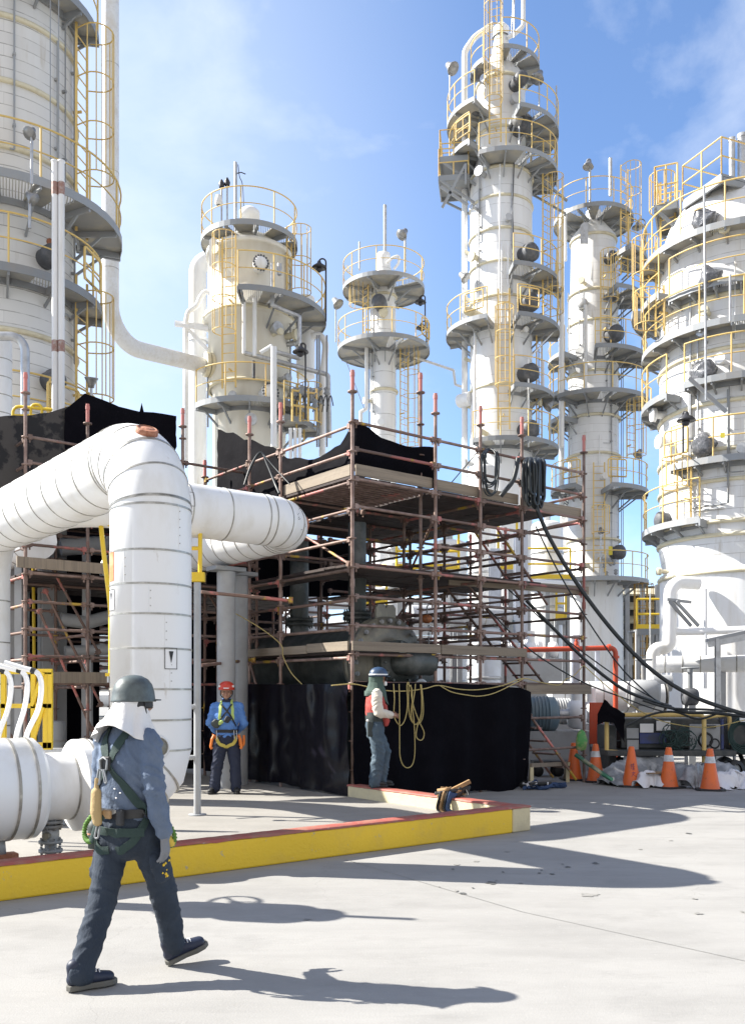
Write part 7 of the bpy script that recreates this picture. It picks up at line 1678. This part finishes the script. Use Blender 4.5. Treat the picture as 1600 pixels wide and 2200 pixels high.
# white cloth hanging from under the helmet over neck and shoulders
rows = []; n = 90
for i, (z, a, b, oy) in enumerate(((1.62, .092, .106, .035), (1.57, .094, .106, .025), (1.525, .106, .114, .005), (1.475, .132, .132, -.012), (1.44, .162, .148, -.025), (1.405, .188, .155, -.03))):
    row = []
    for j in range(n+1):
        th = 2*PI*j/n; q = NZ.noise(V(math.cos(th)*2, math.sin(th)*2, 4))*0.03*i/3+(0.008*math.sin(th*7+1)+0.009*math.sin(th*11+2+i*0.3)+0.02*NZ.noise(V(math.cos(th)*5, math.sin(th)*5, i*0.25)))*i/4
        drop = -0.06*max(0, math.cos(th-3.0))**2*(i/5.0)-0.03*max(0, math.cos(th+0.1))**3*(i/5.0)+0.06*max(0, math.cos(th+1.35))**3*(i/5.0)+0.012*NZ.noise(V(th*2, 5, 1))*i/5
        row.append(V((a+q)*math.cos(th), oy+(b+q)*math.sin(th), z+drop))
    rows.append(row)
mb = MB(); mb.grid(rows, True, 0.004); mb.build('neck_cloth', CLOTHW, root)
# helmet
hc = V(0, .045, 1.632); fw = V(.35, 1, .0).normalized(); rt = V(fw.y, -fw.x, 0)
mb = MB(); mb.lathe([(0.001, .122), (.045, .115), (.08, .095), (.103, .064), (.115, .022), (.12, -.02), (.125, -.03), (.124, -.036), (.112, -.03)], hc, 40, ax=(rt, fw, UZ), sx=0.94, sy=1.06)
mb.prism([hc+fw*(.106+.05*math.sin(PI*i/10))+rt*(.1*math.cos(PI*i/10))+UZ*-.03 for i in range(11)], UZ*.008); helm = mb.build('helmet', HELMG, root)
mb = MB(); mb.lathe([(.102, -.03), (.104, -.06), (.1, -.075), (.097, -.06)], hc, 30, ax=(rt, fw, UZ), sy=1.1); mb.build('headband', BLACK, helm)
mb = MB(); mb.sphere(hc-fw*.113+UZ*-.055+rt*0.0, .012, 8, 6); mb.build('ratchet_knob', mat('blue_knob', (.05, .18, .6), .4), helm)
mb = MB(); mb.tube(spline([hc+rt*.105+fw*.02+UZ*-.03, hc+rt*.1+fw*.03+UZ*-.09, hc+rt*.06+fw*.06+UZ*-.15], 5), .005, 5); mb.build('chin_strap', BLACK, helm)
# harness
cl = Cling(shirt, tr); B = -0.16
dr = V(0, -.155, 1.25)
for sx in (-1, 1):
    cl.strap('shoulder_strap', [V(sx*.095, .13, 1.22), V(sx*.1, .06, 1.46), V(sx*.09, -.06, 1.45), V(sx*.05, -.14, 1.34), dr], .048, GREENWEB, root)
    cl.strap('back_strap', [dr, V(sx*.07, -.15, 1.17), V(sx*.15, -.11, 1.06), V(sx*.19, -.02, .97)], .048, GREENWEB, root)
    cl.strap('thigh_strap', [V(sx*.17, -.02, .93), V(sx*.16, -.1, .82), V(sx*.09, -.15, .755), V(sx*.03, -.12, .75)], .045, GREENWEB, root)
cl.strap('waist_belt', [V(.18, .06, .965), V(.17, -.07, .965), V(.08, -.15, .965), V(0, -.165, .965), V(-.08, -.15, .965), V(-.17, -.07, .965), V(-.18, .06, .965)], .05, BLACK, root, .012)
cl.strap('seat_strap', [V(.18, -.05, .86), V(.08, -.16, .855), V(0, -.17, .85), V(-.08, -.16, .86), V(-.18, -.05, .88)], .05, GREENWEB, root, .012)
mb = MB(); mb.tube([dr+V(x, -.03+.0*x, z) for x, z in ((-.03, .02), (0, .035), (.03, .02), (.025, -.03), (0, -.045), (-.025, -.03))], .006, 6, closed=True); mb.build('back_ring', STEEL, root)
mb = MB(); mb.box(dr+V(0, -.012, 0), (.07, .02, .08)); mb.build('ring_pad', BLACK, root, bevel=.008)
mb = MB(); mb.tube(fillet([dr+V(-.02, -.045, -.03), dr+V(-.035, -.05, -.11), dr+V(-.01, -.05, -.12), dr+V(-.005, -.045, -.04)], .015, 4), .006, 6); mb.tube(fillet([dr+V(.01, -.045, -.03), dr+V(.035, -.05, -.11), dr+V(.05, -.05, -.1), dr+V(.02, -.045, -.03)], .015, 4), .005, 6); mb.build('carabiner', STEEL, root)
mb = MB(); limb(mb, [dr+V(-.035, -.05, -.16), dr+V(-.035, -.052, -.27), dr+V(-.03, -.045, -.33)], [(.032, .026), (.036, .03), (.03, .024)], 12); mb.tube([dr+V(-.03, -.048, -.08), dr+V(-.035, -.05, -.15)], .014, 8); o = remesh(mb, .006, 'shock_pack', TANPACK, root, 2)
mb = MB(); mb.tube(fillet([dr+V(-.03, -.045, -.34), dr+V(-.05, -.05, -.42), dr+V(-.02, -.05, -.42), dr+V(-.01, -.045, -.35)], .015, 4), .006, 6); mb.build('lower_hook', STEEL, root)
def coilrope(pts, m, r=.013, name='lanyard'):
    P = spline(pts, 14); mb = MB(); mb.tube(P, [r*(1+.28*math.sin(i*1.9)) for i in range(len(P))], 8); mb.build(name, m, root)
coilrope([V(.2, -.03, .99), V(.25, .03, .93), V(.27, .09, .85), V(.25, .11, .78), V(.2, .1, .76)], LIME)
coilrope([V(-.14, -.13, .95), V(-.19, -.14, .89), V(-.19, -.15, .83), V(-.14, -.17, .8), V(-.09, -.18, .81)], LIME)
mb = MB(); mb.tube([V(-.1, -.185, .8), V(-.05, -.19, .9), V(-.0, -.185, .96)], [(.02, .006)]*3, 8, ref=(1, 0, 0)); mb.build('green_hanger', GREENWEB, root)
mb = MB(); limb(mb, [V(.235, .06, .83), V(.24, .1, .79)], [.025, .03], 10); remesh(mb, .006, 'yellow_tag_pouch', mat('yellow_pouch', (.6, .42, .06), .7), root)
mb = MB(); mb.lathe([(.001, .0), (.05, 0), (.052, .12), (.05, .16), (.046, .16), (.046, .12)], V(-.2, -.05, .74), 18); o = mb.build('tool_pouch', BOTTLE, root); mb = MB(); mb.lathe([(.053, .08), (.054, .085), (.053, .09)], V(-.2, -.05, .74), 18); mb.build('pouch_trim', BRICKRED, o)
mb = MB(); mb.lathe([(.001, .0), (.034, 0), (.036, .16), (.02, .2), (.02, .23), (.001, .23)], V(-.2, -.05, .77), 16); mb.build('water_bottle', GALV, root)
mb = MB(); mb.box(V(.02, -.178, .965), (.07, .02, .05)); mb.build('belt_pouch', TANL, root, bevel=.01); mb = MB(); mb.box(V(.1, -.155, .95), (.05, .03, .09)); mb.build('phone_case', BLACK, root, bevel=.01)
mb = MB(); rp_ = random.Random(2)
for k in range(9):
    c = V(.215, .09+rp_.uniform(-.02, .04), .62+rp_.uniform(-.07, .06)); cc, nr, i, d = cl.b.find_nearest(c); mb.sphere(cc, rp_.uniform(.004, .012), 6, 4)
mb.build('paint_splashes', CURB_Y, root)
mb = MB()
for (x, z) in ((.05, 1.10), (.08, 1.07), (.07, 1.06), (-.07, 1.33), (-.055, 1.30)):
    cc, nr, i, d = cl.b.find_nearest(V(x, -.2, z)); mb.sphere(cc, .006, 6, 4, (1.6, .5, .8))
mb.build('paint_specks', LABELW, root)

# ---------------------------------------------------------------- the man in the red helmet, facing us
p = G(487, 1705, PADZ); root = thing('person', 'person in red helmet and bright blue shirt standing with hands behind back', 'person', p, PI+0.1); root.scale = (.96, .96, .96)
BLUE2 = mat('bright_blue_shirt', (0.09, 0.22, 0.55), .7, col2=(.12, .27, .6), scale=5, bump=.5, bscale=24); NAVY = mat('navy_trousers', (.018, .024, .05), .8, bump=.4, bscale=24); HELMR = mat('red_helmet', (.55, .05, .025), .3)
LIMEW = mat('lime_webbing', (.42, .55, .16), .75); ORW = mat('orange_hook', (.75, .2, .03), .45); OCHRE = mat('ochre_webbing', (.5, .4, .08), .75)
lL = [V(-.1, 0, .88), V(-.14, .02, .48), V(-.15, 0, .1)]; lR = [V(.1, 0, .88), V(.15, .03, .48), V(.19, 0, .1)]
aL = [V(-.19, 0, 1.37), V(-.27, -.04, 1.1), V(-.17, -.17, .98)]; aR = [V(.19, 0, 1.37), V(.27, -.04, 1.1), V(.17, -.17, .98)]
mb = MB(); limb(mb, [V(0, 0, .9), V(0, 0, 1.1), V(0, 0, 1.34), V(0, .01, 1.44)], [(.14, .1), (.13, .1), (.16, .1), (.06, .06)]); limb(mb, [V(0, .01, 1.4), V(0, .02, 1.53)], [.056, .055]); HP = head(mb, V(0, .03, 1.61), V(0, 1, -.05), UZ, 1.05)
for q in (lL, lR): limb(mb, q, [.075, .05, .036])
for q in (aL, aR): limb(mb, q, [.045, .036, .026])
hand(mb, aL[2], V(.9, -.2, -.2), V(0, -1, 0), V(0, 0, 1), 1, .4); hand(mb, aR[2]+V(0, -.03, 0), V(-.9, -.2, -.2), V(0, -1, 0), V(0, 0, 1), 1, .4)
body = remesh(mb, .009, 'body', SKIN, root, 1)
for sx in (-1, 1): mb = MB(); mb.sphere(HP(sx*.033, .088, -.004), .012, 10, 8, (1, .6, .6)); mb.build('eye', INK, root)
mb = MB(); mb.tube([HP(-.022, .098, -.072), HP(0, .104, -.075), HP(.022, .098, -.072)], [(.004, .003)]*3, 6); mb.build('mouth', BRICKRED, root)
mb = MB(); limb(mb, [V(0, 0, .95), V(0, .01, 1.1), V(0, 0, 1.26), V(0, 0, 1.37), V(0, .01, 1.45)], [(.17, .135), (.175, .145), (.195, .135), (.19, .115), (.08, .08)], 20); limb(mb, [V(-.165, 0, 1.38), V(.165, 0, 1.38)], [.066, .066], 14, ref=(0, 1, 0)); limb(mb, aL, [.072, .064, .05]); limb(mb, aR, [.072, .064, .05])
shirt = remesh(mb, .013, 'shirt', BLUE2, root, 2, [cloth(23, .014, 8)])
mb = MB(); limb(mb, [V(0, 0, 1.0), V(0, 0, .9), V(0, 0, .8)], [(.165, .125), (.178, .135), (.17, .12)], 20); limb(mb, [V(-.095, 0, .86), V(-.13, .02, .5), V(-.15, 0, .08)], [.108, .092, .085], 16); limb(mb, [V(.095, 0, .86), V(.14, .03, .5), V(.19, 0, .08)], [.108, .092, .085], 16)
tr = remesh(mb, .013, 'trousers', NAVY, root, 2, [cloth(33, .012, 8)])
shoe(root, V(-.15, -.08, .012), V(-.17, .19, .012), BLACK, BLACK); shoe(root, V(.19, -.08, .012), V(.26, .18, .012), BLACK, BLACK)
hc = V(0, .03, 1.655); mb = MB(); mb.lathe([(.001, .12), (.05, .112), (.09, .09), (.115, .055), (.125, .01), (.126, -.022), (.118, -.02)], hc, 32, sy=1.12); mb.prism([hc+V(.1*math.cos(PI*i/10), .125+.05*math.sin(PI*i/10), -.022) for i in range(11)], UZ*.008); hm = mb.build('helmet', HELMR, root)
mb = MB(); mb.box(hc+V(0, .142, .005), (.085, .01, .016)); mb.build('front_label', LABELW, hm)
for sx in (-1, 1): mb = MB(); mb.box(hc+V(sx*.105, .078, .035), (.03, .02, .03), (V(.6, -sx*.8, 0), V(sx*.8, .6, 0), UZ)); mb.build('clip', LABELW, hm)
mb = MB(); mb.tube(spline([hc+V(-.095, .02, -.03), hc+V(-.085, .05, -.11), hc+V(0, .1, -.168), hc+V(.085, .05, -.11), hc+V(.095, .02, -.03)], 6), [(.008, .004)]*25, 6); mb.build('chin_strap', BLACK, hm)
mb = MB(); mb.lathe([(.075, 0), (.09, .02), (.08, .06), (.068, .06)], V(0, .015, 1.43), 20); mb.build('neck_scarf', NAVY, root)
cl = Cling(shirt, tr)
for sx in (-1, 1):
    cl.strap('shoulder_strap', [V(sx*.09, -.06, 1.45), V(sx*.09, .06, 1.46), V(sx*.1, .15, 1.32), V(sx*.11, .16, 1.16)], .045, LIMEW, root, .008); cl.strap('thigh_strap', [V(sx*.16, .08, .9), V(sx*.12, .14, .8), V(sx*.04, .13, .76), V(0, .1, .75)], .05, OCHRE, root, .01)
    mb = MB(); q = V(sx*.19, .1, .86); mb.tube(fillet([q+V(0, 0, .06), q+V(sx*.03, .02, .0), q+V(sx*.05, .02, -.12), q+V(sx*.03, .02, -.15)], .03, 4), .022, 8); mb.tube([q+V(-.02, 0, .06), q+V(.02, 0, .08), q+V(.02, .0, .02), q+V(-.02, 0, .02)], .012, 6, closed=True); mb.build('scaffold_hook', ORW, root)
mb = MB(); q = V(-.27, .06, .82); mb.tube(fillet([V(-.21, .1, .86), V(-.22, .08, .74), q+V(0, 0, -.05), q+V(0, 0, .1)], .04, 5), .022, 8); mb.build('lanyard_loop', ORW, root)
cl.strap('bag_strap', [V(-.09, .1, 1.42), V(0, .16, 1.28), V(.12, .16, 1.14)], .022, BLACK, root, .014); cl.strap('bag_strap', [V(.08, .1, 1.4), V(-.06, .16, 1.24), V(-.17, .12, 1.06)], .022, BLACK, root, .014)
mb = MB(); limb(mb, [V(.13, .17, 1.13), V(.18, .16, 1.08)], [(.07, .03), (.075, .035)], 12); remesh(mb, .01, 'shoulder_bag', BOTTLE, root); mb = MB(); limb(mb, [V(-.04, .19, 1.2), V(-.0, .19, 1.14)], [(.05, .02), (.045, .02)], 10); remesh(mb, .01, 'chest_pouch', BLACK, root)
mb = MB(); limb(mb, [V(.06, .18, 1.14), V(.11, .18, 1.11)], [(.03, .02), (.035, .02)], 10); remesh(mb, .01, 'lime_clip', LIMEW, root)
for x in (-.16, -.12, .15): mb = MB(); mb.tube([V(x, .15, 1.0), V(x-.01, .16, .86)], .007, 6); mb.build('spanner', GALV, root)
cl.strap('tool_belt', [V(-.2, 0, .985), V(-.12, .14, .985), V(0, .16, .985), V(.12, .14, .985), V(.2, 0, .985)], .05, BLACK, root, .008)

# ---------------------------------------------------------------- the hooded man beside the rope coil
q = KG(-0.1, 2.86, 0.30); root = thing('person', 'person in blue helmet, green neck hood and red vest standing on curb end', 'person', q, -82*D2R); root.scale = (.965, .965, .965)
HELMB = mat('navy_helmet', (.03, .06, .12), .35); HOODG = mat('grey_green_hood', (.06, .095, .08), .9, bump=.4, bscale=26); VEST = mat('red_life_vest', (.38, .05, .04), .75, col2=(.3, .06, .05), scale=8, bump=.3, bscale=30); CREAM = mat('cream_sleeve', (.6, .55, .47), .85, bump=.5, bscale=24); JEAN = mat('faded_jeans', (.05, .08, .11), .85, col2=(.085, .12, .15), scale=5, bump=.5, bscale=24); BELTG = mat('dark_back_belt', (.03, .04, .04), .7)
lL = [V(-.09, 0, .88), V(-.09, .16, .47), V(-.08, .09, .1)]; lR = [V(.09, -.01, .88), V(.09, .02, .47), V(.09, -.03, .1)]
aR = [V(.19, -.01, 1.36), V(.24, .0, 1.1), V(.12, .2, 1.07)]; aL = [V(-.19, -.01, 1.36), V(-.23, .03, 1.1), V(-.08, .24, 1.06)]
mb = MB(); limb(mb, [V(0, -.01, .9), V(0, 0, 1.1), V(0, 0, 1.34), V(0, .01, 1.44)], [(.14, .1), (.13, .1), (.16, .1), (.06, .06)]); limb(mb, [V(0, .01, 1.4), V(0, .03, 1.53)], [.056, .055]); HP = head(mb, V(0, .04, 1.61), V(-.1, 1, -.12), UZ, 1.03)
for k in (lL, lR): limb(mb, k, [.075, .05, .036])
for k in (aL, aR): limb(mb, k, [.045, .036, .026])
hand(mb, aR[2], V(-.35, .9, .02), V(-.6, -.2, -.5), V(-.3, 0, .9), 1.0, .75); hand(mb, aL[2], V(.4, .85, .0), V(.6, -.2, -.3), V(.3, 0, .9), 1.0, .7)
remesh(mb, .008, 'body', SKIN, root, 1)
mb = MB(); limb(mb, [V(-.17, 0, 1.38), V(.17, 0, 1.38)], [.072, .072], 14, ref=(0, 1, 0)); limb(mb, [V(0, 0, 1.0), V(0, 0, 1.3)], [(.15, .12), (.17, .12)], 16); limb(mb, aR, [.084, .072, .05]); limb(mb, aL, [.084, .072, .05]); shirt = remesh(mb, .012, 'shirt', CREAM, root, 2, [cloth(43, .012, 9)])
mb = MB(); limb(mb, [V(0, 0, 1.06), V(0, 0, 1.2), V(0, 0, 1.34), V(0, .0, 1.41)], [(.175, .15), (.18, .155), (.165, .14), (.13, .1)], 20); limb(mb, [V(-.08, .12, 1.2), V(-.09, .15, .98), V(-.09, .14, .93)], [(.07, .04), (.075, .05), (.06, .04)], 12); limb(mb, [V(.08, .12, 1.2), V(.09, .15, .98), V(.09, .14, .93)], [(.07, .04), (.075, .05), (.06, .04)], 12); vest = remesh(mb, .011, 'vest', VEST, root, 2, [folds(53, .01, 10, .8)])
mb = MB(); mb.tube([V(0, .162, 1.32), V(0, .17, 1.2), V(0, .165, 1.06)], [(.012, .006)]*3, 6, ref=(1, 0, 0)); mb.build('zip', BLACK, root)
mb = MB(); limb(mb, [V(0, -.01, .97), V(0, -.01, 1.03), V(0, -.005, 1.1)], [(.172, .138), (.178, .142), (.178, .145)], 22, round_=False); belt = mb.build('back_support_belt', BELTG, root)
mb = MB(); mb.lathe([(.001, .004), (.022, .004), (.022, 0)], V(.168, .06, 1.04), 16, ax=(V(0, 1, 0), UZ, V(1, 0, 0))); mb.build('round_badge', mat('pale_blue_badge', (.3, .5, .7), .5), belt)
mb = MB(); limb(mb, [V(0, -.01, 1.0), V(0, -.01, .9), V(0, -.01, .8)], [(.16, .125), (.178, .14), (.168, .13)], 20); limb(mb, [V(-.092, 0, .86), V(-.09, .15, .5), V(-.08, .08, .08)], [.112, .098, .09], 16); limb(mb, [V(.092, -.01, .86), V(.09, .03, .5), V(.09, -.03, .08)], [.112, .1, .094], 16)
remesh(mb, .012, 'trousers', JEAN, root, 2, [cloth(63, .012, 8)])
shoe(root, V(-.08, .02, .012), V(-.09, .28, .012), BLACK, BLACK); shoe(root, V(.09, -.11, .012), V(.1, .16, .012), BLACK, BLACK)
rows = []; n = 36
for i, (z, a, b, oy) in enumerate(((1.70, .092, .108, .02), (1.62, .094, .108, .012), (1.55, .096, .11, .01), (1.48, .115, .125, .005), (1.42, .15, .15, .0), (1.37, .16, .165, .0), (1.30, .12, .175, .01))):
    row = []
    for j in range(n+1):
        th = 2*PI*j/n; op = 0.0
        f_ = max(0, math.sin(th)); zz = z+(0 if i < 5 else -.09*f_**2+.05*(1-f_)); yy = oy+b*math.sin(th)*(1 if not (i < 3 and f_ > .8) else .9)
        q_ = .012*NZ.noise(V(math.cos(th)*3, math.sin(th)*3, z*7)); row.append(V((a+q_)*math.cos(th), yy+q_*math.sin(th), zz))
    rows.append(row)
mb = MB(); mb.grid([[r_[(j+10+4) % 36] for j in range(0, 29)]+[] for r_ in [r[:36] for r in rows[:3]]]+[], True, .004); mb.build('hood', HOODG, root)
mb = MB(); mb.grid(rows[2:], True, .004); mb.build('neck_cape', HOODG, root)
mb = MB(); mb.box(HP(0, .112, 0), (.15, .03, .05)); mb.build('safety_glasses', INK, root, bevel=.012); mb = MB(); mb.box(HP(0, .108, -.065), (.1, .05, .07)); mb.build('face_mask', LABELW, root, bevel=.02)
hc = V(0, .04, 1.655); mb = MB(); mb.lathe([(.001, .125), (.05, .116), (.09, .093), (.115, .058), (.126, .01), (.128, -.022), (.118, -.02)], hc, 32, sy=1.12); mb.prism([hc+V(.1*math.cos(PI*i/10), .125+.05*math.sin(PI*i/10), -.024) for i in range(11)], UZ*.008); hm = mb.build('helmet', HELMB, root)
mb = MB(); mb.lathe([(.1275, .0), (.129, .008), (.1255, .018)], hc, 32, sy=1.12); mb.build('white_stripe', LABELW, hm)
mb = MB(); mb.box(V(.15, -.1, .86), (.05, .09, .22)); mb.build('hip_pouch', BELTG, root, bevel=.02); mb = MB(); mb.sphere(V(.15, -.14, .985), .02, 8, 6); mb.build('white_tag', LABELW, root)
# ================================================================== camera, sun, sky
cam = bpy.data.cameras.new('camera'); co = bpy.data.objects.new('camera', cam); C.objects.link(co)
co.location = (0, 0, EYE); co.rotation_euler = (PI/2, 0, 0)
cam.sensor_fit = 'HORIZONTAL'; cam.sensor_width = 36; cam.lens = FP/1600*36; cam.shift_y = (HZ-1100)/1600; cam.clip_end = 2000
sc.camera = co
SUN_EL, SUN_AZ = math.radians(39), (-0.984, 0.18)
sd = Vector((SUN_AZ[0]*math.cos(SUN_EL), SUN_AZ[1]*math.cos(SUN_EL), math.sin(SUN_EL))).normalized()
sl = bpy.data.lights.new('sun', 'SUN'); so = bpy.data.objects.new('sun', sl); C.objects.link(so)
sl.energy = 4.9; sl.angle = math.radians(0.5); sl.color = (1.0, 0.955, 0.87)
so.rotation_euler = (-sd).to_track_quat('-Z', 'Y').to_euler()
w = bpy.data.worlds.new('World'); sc.world = w; w.use_nodes = True; t = w.node_tree; L = t.links
bg = t.nodes['Background']; sky = t.nodes.new('ShaderNodeTexSky'); sky.sky_type = 'NISHITA'; sky.sun_disc = False
sky.sun_elevation = SUN_EL; sky.sun_rotation = math.atan2(SUN_AZ[0], SUN_AZ[1]); sky.altitude = 0; sky.air_density = 0.8; sky.dust_density = 0.3; sky.ozone_density = 4.0
tc = t.nodes.new('ShaderNodeTexCoord')
mp = t.nodes.new('ShaderNodeMapping'); mp.inputs['Scale'].default_value = (1.6, 1.6, 2.6); mp.inputs['Location'].default_value = (0.35, 0.1, 0.15)
L.new(tc.outputs['Generated'], mp.inputs[0])
nz = t.nodes.new('ShaderNodeTexNoise'); nz.inputs['Scale'].default_value = 2.2; nz.inputs['Detail'].default_value = 9; nz.inputs['Roughness'].default_value = 0.58; nz.inputs['Distortion'].default_value = 0.3
L.new(mp.outputs[0], nz.inputs['Vector'])
mr = t.nodes.new('ShaderNodeMapRange'); mr.inputs[1].default_value = 0.5; mr.inputs[2].default_value = 0.82; mr.inputs[4].default_value = 0.6; L.new(nz.outputs['Fac'], mr.inputs[0])
mx = t.nodes.new('ShaderNodeMix'); mx.data_type = 'RGBA'; L.new(mr.outputs[0], mx.inputs[0]); L.new(sky.outputs[0], mx.inputs[6]); mx.inputs[7].default_value = (4.2, 4.4, 4.7, 1)
# a thin veil of high cloud towards the sun side
vm = t.nodes.new('ShaderNodeVectorMath'); vm.operation = 'DOT_PRODUCT'; L.new(tc.outputs['Generated'], vm.inputs[0]); vm.inputs[1].default_value = Vector((-0.62, 0.72, 0.31)).normalized()
mv = t.nodes.new('ShaderNodeMapRange'); mv.interpolation_type = 'SMOOTHSTEP'; mv.inputs[1].default_value = 0.66; mv.inputs[2].default_value = 1.0; mv.inputs[4].default_value = 0.62; L.new(vm.outputs['Value'], mv.inputs[0])
m2 = t.nodes.new('ShaderNodeMix'); m2.data_type = 'RGBA'; L.new(mv.outputs[0], m2.inputs[0]); L.new(mx.outputs[2], m2.inputs[6]); m2.inputs[7].default_value = (3.6, 3.95, 4.4, 1)
# broad whitish veil added behind the camera, unseen, to brighten shaded sides
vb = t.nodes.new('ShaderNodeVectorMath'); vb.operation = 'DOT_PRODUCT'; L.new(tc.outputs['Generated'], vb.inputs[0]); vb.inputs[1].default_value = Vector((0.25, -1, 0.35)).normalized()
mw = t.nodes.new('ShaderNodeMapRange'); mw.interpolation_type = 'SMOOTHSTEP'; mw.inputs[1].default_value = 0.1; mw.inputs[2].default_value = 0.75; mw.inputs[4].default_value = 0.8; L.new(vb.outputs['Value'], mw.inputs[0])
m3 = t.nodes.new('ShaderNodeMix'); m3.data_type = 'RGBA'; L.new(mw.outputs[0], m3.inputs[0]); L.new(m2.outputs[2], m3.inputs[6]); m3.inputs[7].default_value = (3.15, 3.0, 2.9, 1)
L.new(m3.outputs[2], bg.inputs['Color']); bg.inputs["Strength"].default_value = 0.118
vs = sc.view_settings; vs.view_transform = 'Standard'; vs.look = 'None'; vs.gamma = 1; vs.exposure = 1.35; vs.use_curve_mapping = False
sc.cycles.max_bounces = 8; sc.cycles.transparent_max_bounces = 12
